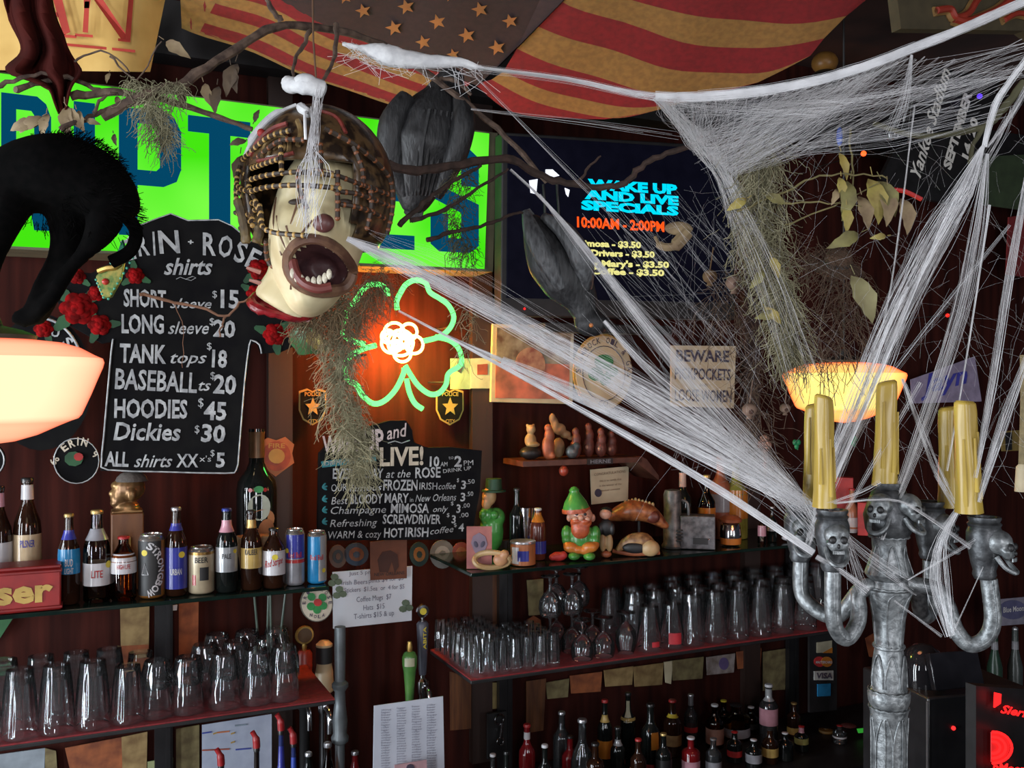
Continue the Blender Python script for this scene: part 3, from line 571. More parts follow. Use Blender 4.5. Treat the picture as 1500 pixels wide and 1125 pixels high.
for px, lab in ((240, 'black upright post behind the left shelves'), (741, 'black upright post at the left end of the right shelves'), (1163, 'black upright post near the right end of the right shelves')):
    s = sl(px, .375); b = MB(); b.box((0, 0, 0), (.05, .022, .80)); b.box((0.012, -.012, 0), (.012, .01, .80)); o = b.build('shelf_post', mat('post_black', (.014, .013, .014), .35), loc=W(s, .385, Z3 + .40), rot=TH, smooth=False); tag(o, lab, 'post')
# ------------------------------------------------------------------ glasses
GP = {'pint': [(.030, 0.0), (.041, .002), (.042, .004), (.0418, .011), (.0414, .013), (.0405, .045), (.036, .10), (.0315, .137), (.031, .145), (.027, .146), (.0, .144)],
      'rocks': [(.036, 0), (.042, .002), (.0425, .005), (.040, .05), (.034, .078), (.031, .086), (.0, .086)],
      'shot': [(.015, 0), (.0195, .001), (.020, .003), (.0195, .05), (.017, .085), (.0165, .099), (.0, .10)],
      'goblet': [(.028, 0), (.034, .001), (.038, .02), (.036, .045), (.022, .068), (.006, .078), (.0045, .10), (.006, .118), (.030, .124), (.031, .127), (.0, .128)],
      'snifter': [(.024, 0), (.026, .001), (.036, .035), (.034, .07), (.014, .095), (.006, .102), (.005, .125), (.030, .132), (.031, .135), (.0, .136)]}
PROTO = {}
def wob(kind): return (lambda a, z: 1 + .012 * cos(12 * a)) if kind in ('pint', 'rocks') else None
def place_glass(kind, s, d, z, label, cat, group):
    pr = GP[kind][1:] if kind not in ('goblet', 'snifter') else GP[kind]
    loc = W(s, d, z + .0005)
    if kind not in PROTO:
        b = MB(); b.lathe(pr, n=64 if kind in ('pint', 'rocks', 'shot') else 24, wob={'pint': lambda a, z: 1 + (.022 * cos(14 * a) if .012 < z < .11 else 0), 'rocks': lambda a, z: 1 + (.03 * cos(9 * a) if .006 < z < .075 else 0), 'shot': lambda a, z: 1 + .03 * cos(8 * a)}.get(kind)); b.f = [f for f in b.f if len(f) == 4]; b.mi = [0] * len(b.f)
        if kind in ('pint', 'rocks'):
            q = len(b.v); b.lathe([(0.0, GP[kind][-1][1] - .012), (GP[kind][-3][0] * .9, GP[kind][-1][1] - .011), (GP[kind][-3][0] * .93, GP[kind][-1][1] - .003)], n=20)
        o = b.build({'pint': 'pint_glass', 'rocks': 'rocks_glass', 'shot': 'cordial_glass', 'goblet': 'stemmed_glass', 'snifter': 'snifter_glass'}[kind], CLEARG, loc=loc)
        PROTO[kind] = o
    else:
        o = PROTO[kind].copy(); COL.objects.link(o); o.location = loc
    o.rotation_euler = (0, 0, random.uniform(0, 6)); return tag(o, label, cat, group)
UL = ('lower', 'upper')
for w, (d, pxs) in enumerate(((.045, (-26, 29, 83, 136)), (.15, (6, 60, 112, 160)))):
    for i, px in enumerate(pxs):
        for k in range(2): place_glass('pint', sl(px, d), d, Z2 + .024 * k, '%s of the %s nested pint pair from the left, %s row, left red shelf' % (UL[k], ORD[i], ('front', 'back')[w]), 'glass', 'upside-down pint glasses on the left red shelf')
o = place_glass('pint', sl(187, .05), .05, Z2, 'single short-looking pint glass at the right end of the front row, left red shelf', 'glass', None)
o = place_glass('pint', sl(206, .17), .17, Z2, 'pint glass alone behind the others, in front of the tan wall note, left red shelf', 'glass', None)
for w, (d, pxs) in enumerate(((.06, (230, 275, 329, 376, 416)), (.17, (300, 345, 392)), (.27, (318, 362, 405)))):
    for i, px in enumerate(pxs):
        for k in range(2): place_glass('rocks', sl(px, d), d, Z2 + .062 * k, '%s of the %s rocks glass stack from the left, %s row, left red shelf' % (UL[k], ORD[i], ('front', 'middle', 'back')[w]), 'glass', 'stacked rocks glasses on the left red shelf')
for r in range(8):
    for c in range(7):
        d = .028 + r * .044; s = SC + .028 + c * .0435 + random.uniform(-.002, .002)
        if r > 4 and c > 3: continue
        place_glass('shot', s, d, Z2, 'small cordial glass, %s from the left in the %s row, right red shelf' % (ORD[c], ROW[r]), 'glass', 'small cordial glasses on the right red shelf')
for w, (d, x0, st, n) in enumerate(((.05, 1014, 33, 6), (.145, 930, 31, 9), (.24, 895, 30, 11), (.325, 985, 30, 8))):
    for i in range(n):
        for k in range(2): place_glass('pint', sl(x0 + i * st, d), d, Z2 + .024 * k, '%s of the %s nested pint pair from the left, %s row, right red shelf' % (UL[k], ORD[i], ('front', 'second', 'third', 'back')[w]), 'glass', 'upside-down pint glasses on the right red shelf')
RL = mat('red_print', (.42, .02, .03), .6)
for px, lab, txt in ((951, 'front pint glass with a small red lower badge, left of the red-label glass', 0), (984, 'front pint glass with a red printed square on the right red shelf', 1)):
    s = sl(px, .05); o = thing('pint_glass', lab, 'glass', W(s, .05, Z2 + .0005), TH * .5)
    b = MB(); b.lathe(GP['pint'][1:], n=24); b.f = [f for f in b.f if len(f) == 4]; b.mi = [0] * len(b.f); b.build('glass_body', CLEARG, o)
    b = MB(); b.lathe([(.0422, .018), (.0412, .055 if txt else .035)], n=8, a0=-2.2 if txt else -1.7, a1=-1.1 if txt else -1.0); b.build('printed_badge', RL, o)
for w, (d, pxs) in enumerate(((.05, (853, 884)), (.14, (806, 838, 868)), (.24, (815, 848)))):
    for i, px in enumerate(pxs): place_glass('goblet', sl(px, d), d, Z2, 'stemmed glass upside down on the red liner, %s row, %s from the left' % (('front', 'middle', 'back')[w], ORD[i]), 'glass', 'upside-down stemmed glasses on the right red shelf')
place_glass('snifter', sl(917, .05), .05, Z2, 'rounded snifter turned upside down, left of the red-badged pint glasses', 'glass', None)
for w, (d, pxs) in enumerate(((.14, (806, 838)), (.24, (815, 848)))):
    for i, px in enumerate(pxs): place_glass('goblet', sl(px, d), d, Z2 + .129, '%s stemmed glass of the %s pair balanced on the lower stemmed glasses' % (('left', 'right')[i], ('front', 'back')[w]), 'glass', 'second layer of stemmed glasses')
# ------------------------------------------------------------------ bottles and cans
BPROF = {'beer': [(.88, 0), (1, .02), (1, .55), (.93, .62), (.60, .72), (.44, .78), (.39, .93), (.45, .935), (.45, .955), (.40, .965)],
         'stub': [(.88, 0), (1, .03), (1, .60), (.9, .68), (.55, .80), (.40, .86), (.36, .95), (.4, .955), (.4, .97)],
         'wine': [(.9, 0), (1, .015), (1, .58), (.93, .64), (.52, .72), (.38, .77), (.35, .97), (.39, .972), (.39, 1)],
         'liquor': [(.95, 0), (1, .015), (1, .55), (.95, .60), (.5, .69), (.36, .74), (.34, .93), (.36, .94), (.36, .96)],
         'round': [(.7, 0), (1, .10), (1, .42), (.8, .55), (.42, .66), (.34, .72), (.32, .92), (.36, .93), (.36, .96)],
         'square': [(1, 0), (1.02, .02), (1.02, .62), (.8, .68), (.4, .72), (.36, .76), (.36, .93), (.4, .94), (.4, .96)]}
def rat(pr, z):
    for (r0, z0), (r1, z1) in zip(pr, pr[1:]):
        if z0 <= z <= z1 and z1 > z0: return r0 + (r1 - r0) * (z - z0) / (z1 - z0)
    return pr[-1][0]
def bottle(px, d, z, hpx, wpx, kind, gm, label, lab=None, neck=None, cap=None, texts=(), name='beer_bottle', group=None, cat='bottle', dot=None):
    p, k, rot = on_shelf(px, d, z); H = hpx * k; R = wpx * k / 2; pr = BPROF[kind]
    o = thing(name, label, cat, p + Vector((0, 0, .0008)), rot, group)
    b = MB(); b.lathe([(r * R, h * H) for r, h in pr], n=22); b.build('bottle_body', gm, o)
    def sleeve(nm, z0, z1, m, g=1.02, a0=0, a1=2 * pi):
        n = 4; b = MB(); b.lathe([(rat(pr, z0 + (z1 - z0) * i / n) * R * g, (z0 + (z1 - z0) * i / n) * H) for i in range(n + 1)], n=22 if a0 == 0 else 14, a0=a0, a1=a1)
        b.f = [f for f in b.f if len(f) == 4]; b.mi = [0] * len(b.f); return b.build(nm, m, o)
    if lab: sleeve('label', lab[0], lab[1], lab[2], 1.02, *( (lab[3], lab[4]) if len(lab) > 3 else ()))
    if neck: sleeve('neck_label', neck[0], neck[1], neck[2], 1.06)
    if cap:
        b = MB(); r = pr[-1][0] * R; b.lathe([(r * 1.12, H * (pr[-1][1] - .03)), (r * 1.15, H * (pr[-1][1])), (r * 1.0, H * (pr[-1][1] + .012)), (0, H * (pr[-1][1] + .014))], n=16); b.build('cap', cap, o)
    for t, zz, h, half, m, *r in texts:
        b = MB(); b.text_cyl(t, rat(pr, zz) * R * 1.05, zz * H, h * H, half, .015, *(r or [])); b.build('lettering', m, o)
    if dot:
        b = MB(); a, zz, rr = dot; vs = []
        for i in range(14):
            w = 2 * pi * i / 14; an = a + rr * cos(w) / max(rat(pr, zz), .3); vs.append((rat(pr, zz) * R * 1.06 * sin(an), -rat(pr, zz) * R * 1.06 * cos(an), zz * H + rr * R * sin(w)))
        b.add(vs, [tuple(range(14))]); b.build('price_dot', YDOT, o)
    return o
YDOT = mat('yellow_dot', (.62, .50, .04), .6)
CANP = [(.80, 0), (.97, .03), (1, .05), (1, .90), (.90, .955), (.84, .965), (.86, .975), (.86, .99), (.80, .99), (.78, .97), (0, .968)]
def can(px, d, z, hpx, wpx, body, label, bands=(), texts=(), dot=None, name='drink_can'):
    p, k, rot = on_shelf(px, d, z); H = hpx * k; R = wpx * k / 2; o = thing(name, label, 'can', p + Vector((0, 0, .0008)), rot)
    b = MB(); b.lathe([(r * R, h * H) for r, h in CANP[:4]], n=26); b.build('can_body', body, o)
    b = MB(); b.lathe([(r * R * .998, h * H) for r, h in CANP[3:]], n=26); b.build('can_top', mat('can_aluminium', (.55, .53, .5), .25, .9), o)
    for z0, z1, m, *an in bands:
        b = MB(); b.lathe([(R * 1.012, z0 * H), (R * 1.012, z1 * H)], n=26 if not an else 12, **({'a0': an[0], 'a1': an[1]} if an else {})); b.f = [f for f in b.f if len(f) == 4]; b.mi = [0] * len(b.f); b.build('printed_band', m, o)
    for t, zz, h, half, m, *r in texts: b = MB(); b.text_cyl(t, R * 1.025, zz * H, h * H, half, .02, *r); b.build('lettering', m, o)
    if dot:
        b = MB(); a, zz, rr = dot; b.add([(R * 1.03 * sin(a + rr * cos(w)), -R * 1.03 * cos(a + rr * cos(w)), zz * H + rr * R * sin(w)) for w in [2 * pi * i / 14 for i in range(14)]], [tuple(range(14))]); b.build('price_dot', YDOT, o)
    return o
lw = mat('label_white', (.50, .49, .50), .22, c2=(.42, .41, .42)); lc = mat('label_cream', (.50, .38, .24), .22, c2=(.4, .3, .18)); lb = mat('label_blue', (.035, .04, .26), .22, c2=(.025, .03, .2)); lsky = mat('label_sky', (.02, .2, .42), .22); lsil = mat('label_silver', (.36, .37, .38), .22, .3); ly = mat('label_yellow', (.48, .33, .10), .22); lr = mat('label_red', (.4, .03, .03), .22); lk = mat('label_black', (.012, .012, .012), .5); lo_ = mat('label_orange', (.42, .15, .02), .22); lp = mat('label_pink', (.5, .25, .3), .22); lg = mat('label_grey', (.25, .25, .27), .22)
capg = mat('cap_gold', (.5, .35, .13), .4, .7); capb = mat('cap_blue', (.03, .05, .28), .4, .4); capr = mat('cap_red', (.35, .02, .02), .4); capk = mat('cap_black', (.015, .015, .015), .3); caps = mat('cap_silver', (.45, .45, .47), .3, .8); capw = mat('cap_white', (.55, .55, .57), .5)
# red lettered box and the two bottles behind it
p_, k_, r_ = on_shelf(20, .10, Z1); o = thing('crate', 'red lettered beer crate with gold letters at the left end of the upper shelf', 'crate', W(sl(15, .05), .05, Z1), TH)
b = MB(); hw = .115; b.box((0, 0, .052), (2 * hw, .09, .104)); b.build('crate_body', mat('crate_red', (.27, .014, .012), .45, c2=(.2, .01, .01)), o, bevel=.004)
for zz, ww in ((.109, 1.0), (.098, 1.02), (.008, 1.03)): b = MB(); b.box((0, -.002, zz), (2 * hw * ww, .095, .008)); b.build('crate_rim', mat('crate_rim_red', (.2, .01, .01), .4), o, bevel=.002)
b = MB(); b.text('ser', (-.030, .026), (hw - .018, .026), .058, -.048, .04); b.build('lettering', ly, o, smooth=False)
bottle(40, .20, Z1, 178, 38, 'beer', BROWNG, 'brown beer bottle with cream label standing behind the red crate', (.24, .52, lc), (.80, .92, lw), capk, (('PILSNER', .42, .06, .5, lb),))
bottle(-2, .19, Z1, 170, 36, 'beer', BROWNG, 'brown bottle cut by the left edge, behind the red crate', (.24, .5, lw), (.80, .92, lp), capk)
bottle(101, .07, Z1, 134, 30, 'beer', BROWNG, 'brown bottle with bright sky-blue label and gold cap, nearest the red crate', (.33, .60, lsky), (.70, .80, lb), capg, (('BUD', .42, .08, .35, lw), ('LIGHT', .34, .06, .4, lw)))
bottle(142, .07, Z1, 136, 38, 'beer', CLEARB, 'clear tapered bottle with white diagonal label and red neck strip', (.18, .42, lw), (.66, .78, lg), capg, (('LITE', .27, .08, .4, lr), ), dot=(.9, .40, .28))
bottle(181, .06, Z1, 94, 36, 'stub', AMBERG, 'squat amber bottle with white cone label in front of the wooden block', (.42, .72, lw), None, capr, (('HIGH LIFE', .5, .07, .5, lr),))
can(222, .06, Z1, 93, 37, mat('can_orange', (.34, .14, .03), .35, .5), 'tall black and orange cider can with curved white lettering', [(.05, .90, lk, -3.0, -.80)], [], (-.55, .72, .24))
o_ = bpy.data.objects['drink_can']; k = on_shelf(222, .06, Z1)[1]; H, R = 93 * k, 37 * k / 2; b = MB()
for i, ch in enumerate('STRONGBOW'):
    an = 1.15 - i * 2.3 / 8; g, f = glyphs(ch, .03); ca, sa = cos(an - pi / 2 + .0), sin(an - pi / 2); vs = []
    for u, v in g:
        u = (u - .5) * .10 * H; v = (v - .5) * .11 * H; x = .30 * H * cos(an) - .14 * H + u * ca - v * sa; z = .46 * H + .40 * H * sin(an) + u * sa + v * ca; vs.append((R * 1.03 * sin(x / R), -R * 1.03 * cos(x / R), z))
    b.add(vs, f)
b.build('lettering', lw, o_, smooth=False); b = MB(); b.tube([(R * 1.025 * sin(x), -R * 1.025 * cos(x), z * H) for x, z in ((-.75, .38), (-.25, .38), (-.5, .56), (-.75, .38))], .0012, 6); b.build('triangle_mark', lw, o_)
b = MB()
bottle(258, .06, Z1, 131, 31, 'beer', BROWNG, 'dark bottle with deep blue label and yellow price dot', (.08, .54, lb), (.72, .80, lb), caps, (('URBAN', .24, .07, .5, lw),), dot=(.5, .46, .3))
can(295, .06, Z1, 68, 37, mat('can_cream', (.46, .38, .25), .35, .3), 'short cream beer can with a dark printed figure and gold rim', [(.30, .58, lk, -1.7, -1.0), (.84, .9, mat('can_gold', (.35, .2, .06), .3, .8)), (.2, .42, lr, -2.3, -2.0)], [('BEER', .68, .12, .5, lk)])
bottle(332, .05, Z1, 124, 31, 'beer', DARKG, 'dark bottle with silver oval label, pink foil neck and blue cap', (.24, .53, lsil), (.70, .84, lp), capb, (('PALE', .40, .06, .4, lk),), dot=(.8, .48, .2))
bottle(368, .05, Z1, 118, 30, 'beer', BROWNG, 'brown bottle with yellow shield label and round gold neck seal', (.27, .52, ly), (.76, .86, capg), capk, (('KALIBER', .44, .07, .6, lk),))
bottle(401, .05, Z1, 88, 33, 'stub', BROWNG, 'short brown bottle with white label, red slanted script and yellow dot', (.22, .62, lw), None, capk, (('Red Stripe', .38, .12, .8, lr, .3, 0, .012),), dot=(.1, .52, .26))
can(432, .06, Z1, 82, 28, mat('can_silver', (.42, .42, .45), .3, .6), 'slim navy and silver energy drink can standing left of the pale blue can', [(.48, .90, lb, -2.6, -.4), (.40, .46, lr)], [('Red Bull', .50, .10, .7, lr)], (-.9, .62, .26))
can(464, .06, Z1, 76, 28, lsky, 'pale blue and silver energy drink can at the right end of the upper left shelf', [(.05, .48, lsil, -1.4, -.2), (.45, .92, lsil, -1.2, -.2)], [('Red Bull', .46, .10, .7, lr)], (.8, .25, .24))
# bust on a wooden block, champagne bottle, wooden caddy
o = thing('block', 'tall brown wooden block under the bronze bust', 'block', W(sl(186, .2), .2, Z1 + .001), TH); b = MB(); b.box((0, 0, .105), (.082, .07, .21)); b.build('block_body', mat('oak_block', (.17, .065, .02), .5, c2=(.1, .035, .012), scale=8, stretch=(4, 4, .6)), o, bevel=.003)
b = MB()
for i, x in enumerate((-.018, 0.006)): b.box((x, -.036, .12), (.004, .002, .05))
b.build('carved_marks', ly, o)
b = MB(); S = .001; o = thing('bust', 'bronze and grey bust head facing left on the wooden block', 'bust', W(sl(186, .2), .2, Z1 + .211), TH)
for c_, r in (((.006, 0, .066), (.042, .038, .040)), ((-.014, 0, .05), (.026, .028, .034)), ((-.036, 0, .052), (.012, .009, .010)), ((-.026, 0, .074), (.016, .022, .012)), ((-.026, 0, .026), (.018, .02, .012)), ((0, 0, .014), (.034, .03, .018)), ((-.034, 0, .038), (.010, .014, .006)), ((.010, -.036, .05), (.012, .008, .018))): b.ball(c_, r)
b.box((0, 0, .004), (.08, .06, .008)); b.build('head', mat('bronze', (.28, .16, .06), .35, .6, c2=(.12, .06, .025)), o, remesh=.003)
b = MB(); b.ball((.012, 0, .078), (.044, .040, .036)); b.f = [f for f in b.f if min(b.v[i][2] for i in f) > .072]; b.mi = [0] * len(b.f); b.build('hair', mat('grey_hair', (.09, .075, .065), .8, scale=90, bump=.5), o)
o = bottle(376, .26, Z1, 212, 58, 'wine', DARKG, 'big dark green champagne bottle with a painted fruit pattern behind the beers', None, (.80, .98, mat('foil_bronze', (.13, .07, .03), .4, .5)), None, name='champagne_bottle')
k = on_shelf(376, .26, Z1)[1]
for x, zz, rx, rz, m in ((4, 100, 17, 19, mat('fruit_white', (.34, .36, .28), .5)), (9, 82, 21, 15, mat('fruit_orange', (.45, .17, .05), .5)), (15, 66, 13, 17, mat('fruit_peach', (.38, .16, .07), .5)), (3, 126, 7, 5, GREENP), (-9, 125, 3, 3, lr), (12, 125, 3, 3, lr)):
    b = MB(); vs = []
    for i in range(18):
        w = 2 * pi * i / 18; a = (x + rx * cos(w)) / 30; a = max(-1.3, min(1.3, a)); R = 29 * k * (1.03 if rx > 14 else 1.045) * (1 if zz < 118 else 1.0); vs.append((R * sin(a), -R * cos(a), (zz + rz * sin(w)) * k))
    b.add(vs, [tuple(range(18))]); b.build('painted_fruit', m, o)
o = thing('caddy', 'small tan wooden caddy with pointed front behind the shield-label bottle', 'caddy', W(sl(372, .15), .15, Z1 + .001), TH); b = MB()
b.prism([(-.045, .13), (.045, .13), (.043, .10), (.03, 0), (-.03, 0), (-.043, .10)], -.025, .025); b.build('caddy_body', mat('tan_wood', (.25, .15, .07), .6, c2=(.16, .09, .04)), o, bevel=.002)
b = MB(); b.box((0, -.027, .12), (.094, .004, .012)); b.build('caddy_rim', M_('tan_wood'), o)
# ------------------------------------------------------------------ figurines on the upper right shelf
def on1(px, d): p, k, r = on_shelf(px, d, Z1); return p + Vector((0, 0, .001)), k, r
TERRA = mat('terracotta', (.33, .10, .04), .5, c2=(.2, .05, .02)); TAN = mat('tan_clay', (.40, .27, .13), .5, c2=(.28, .17, .07)); SKIN = mat('painted_skin', (.50, .26, .18), .35, c2=(.42, .2, .13)); GNG = mat('gnome_green', (.07, .27, .05), .25, c2=(.04, .18, .035)); GNO = mat('gnome_orange', (.50, .17, .03), .3, c2=(.38, .11, .02)); GNB = mat('gnome_beard', (.42, .09, .03), .4, c2=(.28, .05, .018), scale=70, bump=.5)
loc, k, r = on1(851, .07)
o = thing('garden_gnome', 'glazed garden gnome with green pointed hat and red beard sitting on the right shelf', 'gnome', loc, r)
def B(lst, name, m, rm=None, par=None, **kw):
    b = MB()
    for c_, rr in lst: b.ball([x * k for x in c_], [x * k for x in rr] if isinstance(rr, tuple) else rr * k, 16, 10)
    return b.build(name, m, par or o, remesh=rm, **kw)
B([((0, 0, 28), (19, 15, 26)), ((-21, -2, 36), (8, 9, 13)), ((21, -2, 36), (8, 9, 13)), ((-21, -6, 28), (7, 8, 9)), ((21, -6, 28), (7, 8, 9))], 'body', GNG, .003)
B([((-15, -12, 18), (11, 9, 8)), ((13, -13, 19), (12, 9, 8)), ((-4, -15, 15), (8, 6, 6)), ((5, -15, 14), (8, 6, 6)), ((-20, -9, 21), (6, 7, 7)), ((21, -9, 22), (6, 7, 7))], 'hands', GNO, .003)
for x in (-10, 12): B([((x, -14, 6), (9, 12, 6))], 'shoe', GNG)
B([((0, -4, 63), (17, 14, 16))], 'head', SKIN)
B([((-1, -12, 45), (14, 9, 15)), ((-10, -12, 55), (6, 6, 7)), ((10, -12, 55), (6, 6, 7)), ((-6, -17, 57), (7, 4, 4)), ((6, -17, 57), (7, 4, 4))], 'beard', GNB, .003)
B([((0, -19, 62), (4.5, 4, 4.5)), ((-8, -16, 60), (5, 4, 4)), ((9, -16, 60), (5, 4, 4)), ((-17, -3, 60), (4, 3, 6)), ((17, -3, 60), (4, 3, 6))], 'face_features', SKIN)
for x in (-6, 6): B([((x, -16.5, 67), (2.4, 1.6, 2.2))], 'eye', BLACK)
b = MB(); b.lathe([(20 * k, 70 * k), (19.5 * k, 74 * k), (16 * k, 84 * k), (10 * k, 93 * k), (7 * k, 98 * k), (7.5 * k, 101 * k), (4 * k, 105 * k), (0, 106 * k)], n=20, M=Matrix.Rotation(-.10, 4, 'Y')); b.build('hat', GNG, o)
b = MB(); b.lathe([(20.6 * k, 68 * k), (21 * k, 71 * k), (20.4 * k, 74 * k)], n=20, M=Matrix.Rotation(-.10, 4, 'Y')); b.build('hair_fringe', GNB, o)
loc, k, r = on1(720, .26); k *= .82; o = thing('leprechaun_figure', 'green leprechaun statue in a tall hat behind the pink card', 'figurine', loc, r)
B([((0, 0, 40), (22, 16, 38)), ((-8, -6, 70), (15, 13, 16)), ((8, 0, 66), (17, 14, 18))], 'body', GNG, .004); B([((-4, -4, 104), (13, 12, 17)), ((-9, -9, 92), (9, 7, 13)), ((-12, -12, 103), (4, 4, 4))], 'face', TAN, .003)
b = MB(); b.lathe([(22 * k, 112 * k), (21 * k, 115 * k), (15 * k, 116 * k), (14 * k, 135 * k), (0, 136 * k)], n=20, c=(4 * k, 0, 0)); b.build('hat', mat('hat_dark_green', (.015, .06, .025), .6), o)
B([((-14, -12, 74), (7, 8, 9)), ((5, -14, 72), (8, 7, 8))], 'hands', GNG)
loc, k, r = on1(702, .05); o = thing('picture_card', 'pink card with a pale alien face leaning at the left end of the shelf', 'card', loc, r)
b = MB(); b.box((0, 0, 31 * k), (37 * k, .004, 62 * k)); b.build('card_face', mat('card_pink', (.30, .10, .08), .7, c2=(.2, .06, .06)), o); b = MB(); b.prism([(x * k, z * k) for x, z in ((-9, 48), (0, 53), (9, 47), (12, 36), (7, 24), (0, 17), (-7, 25), (-12, 38))], -.0035, -.002); b.build('printed_head', mat('card_grey', (.17, .12, .16), .7), o, smooth=False)
for s in (-1, 1): b = MB(); b.ball((s * 5 * k, -.004, 36 * k), (3 * k, .001, 5 * k), 10, 6, Matrix.Rotation(s * .4, 3, 'Y')); b.build('printed_eye', INK, o)
loc, k, r = on1(721, .02); o = thing('carved_shell', 'cream carved shell ornament at the left end of the right shelf', 'ornament', loc + Vector((0, 0, .002)), r); b = MB()
pts = sm([(26 * cos(a) * k, -4 * k * sin(a * 2), (13 + 11 * sin(a)) * k) for a in [i * pi / 5 for i in range(11)]], 4); b.tube(pts, 4.2 * k, 8); b.build('shell_ring', TAN, o)
B([((12, -3, 14), (11, 7, 10)), ((18, -5, 22), (7, 6, 7))], 'carved_head', mat('clay_peach', (.42, .22, .10), .5, c2=(.25, .1, .05)), .002)
loc, k, r = on1(766, .06); o = thing('food_tin', 'small orange tin with a blue and white label beside the gnome', 'tin', loc, r); b = MB(); b.lathe([(17 * k, 0), (18.5 * k, 1 * k), (18.5 * k, 31 * k)], n=24); b.build('tin_body', mat('tin_orange', (.42, .14, .05), .35, .2), o)
b = MB(); b.lathe([(18.6 * k, 31 * k), (19.2 * k, 32 * k), (18.6 * k, 34.5 * k), (17 * k, 33.5 * k), (0, 33 * k)], n=24); b.build('tin_rim', caps, o); b = MB(); b.lathe([(18.9 * k, 7 * k), (18.9 * k, 22 * k)], n=10, a0=-2.0, a1=-1.1); b.f = [f for f in b.f if len(f) == 4]; b.mi = [0] * len(b.f); b.build('blue_label', lb, o); b = MB(); b.lathe([(18.8 * k, 3 * k), (18.8 * k, 27 * k)], n=10, a0=-2.6, a1=-1.9); b.f = [f for f in b.f if len(f) == 4]; b.mi = [0] * len(b.f); b.build('white_label', lw, o)
bottle(788, .12, Z1, 76, 24, 'stub', mat('sauce_brown', (.09, .02, .012), .2), 'small sauce bottle with white cap and orange neck label behind the tin', (.12, .36, lb), (.72, .9, lo_), capw, name='sauce_bottle')
bottle(757, .2, Z1, 98, 22, 'wine', DARKG, 'thin black bottle with a bright edge behind the tin', None, None, capk, name='wine_bottle')
loc, k, r = on1(772, .2); o = thing('metal_cup', 'shiny silver cup behind the small sauce bottle', 'cup', loc, r); b = MB(); b.lathe([(11 * k, 0), (14 * k, 60 * k), (14.5 * k, 70 * k), (13 * k, 70 * k), (0, 66 * k)], n=22); b.build('cup_body', CHROME, o); b = MB(); b.lathe([(14.2 * k, 20 * k), (14.9 * k, 55 * k)], n=10, a0=-3, a1=-2.2); b.build('green_stripe', GREENP, o)
loc, k, r = on1(818, .07); o = thing('red_lid', 'small red cloth rose lying beside the gnome', 'trinket', loc, r); B([((0, 0, 6), (12, 8, 7)), ((-8, -2, 5), (6, 6, 5)), ((7, -2, 8), (6, 6, 6))], 'petals', REDP, .002); o.name = 'cloth_rose'
loc, k, r = on1(888, .05); o = thing('wrestler_figure', 'small dark-topped figurine with bare legs standing right of the gnome', 'figurine', loc, r)
B([((-5, 0, 22), (5.5, 5, 14)), ((4.5, 0, 22), (5.5, 5, 14))], 'legs', TAN, .002); B([((0, 0, 44), (11, 7, 13)), ((-9, -2, 42), (4, 5, 9)), ((9, -2, 42), (4, 5, 9))], 'torso', BLACK, .002); B([((-1, -1, 64), (9, 8, 8))], 'head', SKIN); B([((0, 2, 68), (9, 8, 6))], 'hair', BLACK); B([((0, 0, 5), (8, 6, 5))], 'foot_base', TERRA)
loc, k, r = on1(928, .04); o = thing('carved_fish', 'lower tan carved wooden fish lying curved on the right shelf', 'carved fish', loc, r); b = MB()
def fishb(b, pts, rx, ry):
    b.tube(sm([(x * k, y * k, z * k) for x, y, z in pts], 4), [v * k for v in sm1(rx, 4)], 12)
def sm1(r, n):
    out = []
    for i in range(len(r) - 1):
        for j in range(n): out.append(r[i] + (r[i + 1] - r[i]) * j / n)
    return out + [r[-1]]
fishb(b, [(-24, 0, 8), (-14, 0, 16), (0, 0, 22), (16, 0, 22), (30, 0, 12)], [3, 8, 11, 12, 6], 1); B2 = b.build('fish_body', mat('fish_tan', (.36, .20, .08), .45, c2=(.12, .05, .02), scale=45), o); B([((24, -7, 13), (14, 9, 12))], 'fish_head', TAN); B([((2, -9, 13), (18, 4, 8))], 'dark_belly', BLACK)
b = MB(); b.tube(sm([(-30 * k, 2 * k, 6 * k), (0, -4 * k, 3 * k), (38 * k, -2 * k, 6 * k)], 6), [3 * k] * 13, 8); b.build('base_strip', TERRA, o)
loc, k, r = on1(926, .10); loc = loc + Vector((0, 0, 47 * k)); o = thing('carved_fish', 'upper reddish carved wooden fish with a ridged back, above the tan fish', 'carved fish', loc, r); b = MB(); fishb(b, [(-36, 0, 2), (-22, 0, 8), (0, 0, 14), (24, 0, 10), (46, 0, -6), (52, 0, -10)], [4, 11, 16, 14, 6, 2], 1); b.build('fish_body', mat('fish_red', (.34, .12, .04), .35, c2=(.12, .03, .012), scale=45), o)
for i in range(9):
    x = -10 + i * 5; b = MB(); b.ball((x * k, 0, (29 - abs(i - 3) * 1.3) * k), (2.4 * k, 2 * k, 4 * k), 8, 6); b.build('back_spine', TAN, o)
B([((30, -9, 6), (10, 5, 9))], 'dark_patch', mat('fish_dark', (.09, .02, .012), .4)); b = MB(); b.tube([(10 * k, 10 * k, -46 * k), (10 * k, 8 * k, 4 * k)], 2 * k, 8); b.build('stand_rod', BLACK, o)
GREYM = mat('grey_pewter', (.16, .17, .17), .45, .5, c2=(.06, .065, .065), scale=40, bump=.4)
loc, k, r = on1(985, .12); o = thing('stein', 'tall grey pewter stein with raised rings behind the carved fish', 'stein', loc, r); b = MB(); b.lathe([(15 * k, 0), (16 * k, 3 * k), (13 * k, 8 * k), (14 * k, 40 * k), (12.5 * k, 44 * k), (13 * k, 78 * k), (11 * k, 84 * k), (0, 86 * k)], n=22); b.build('stein_body', GREYM, o)
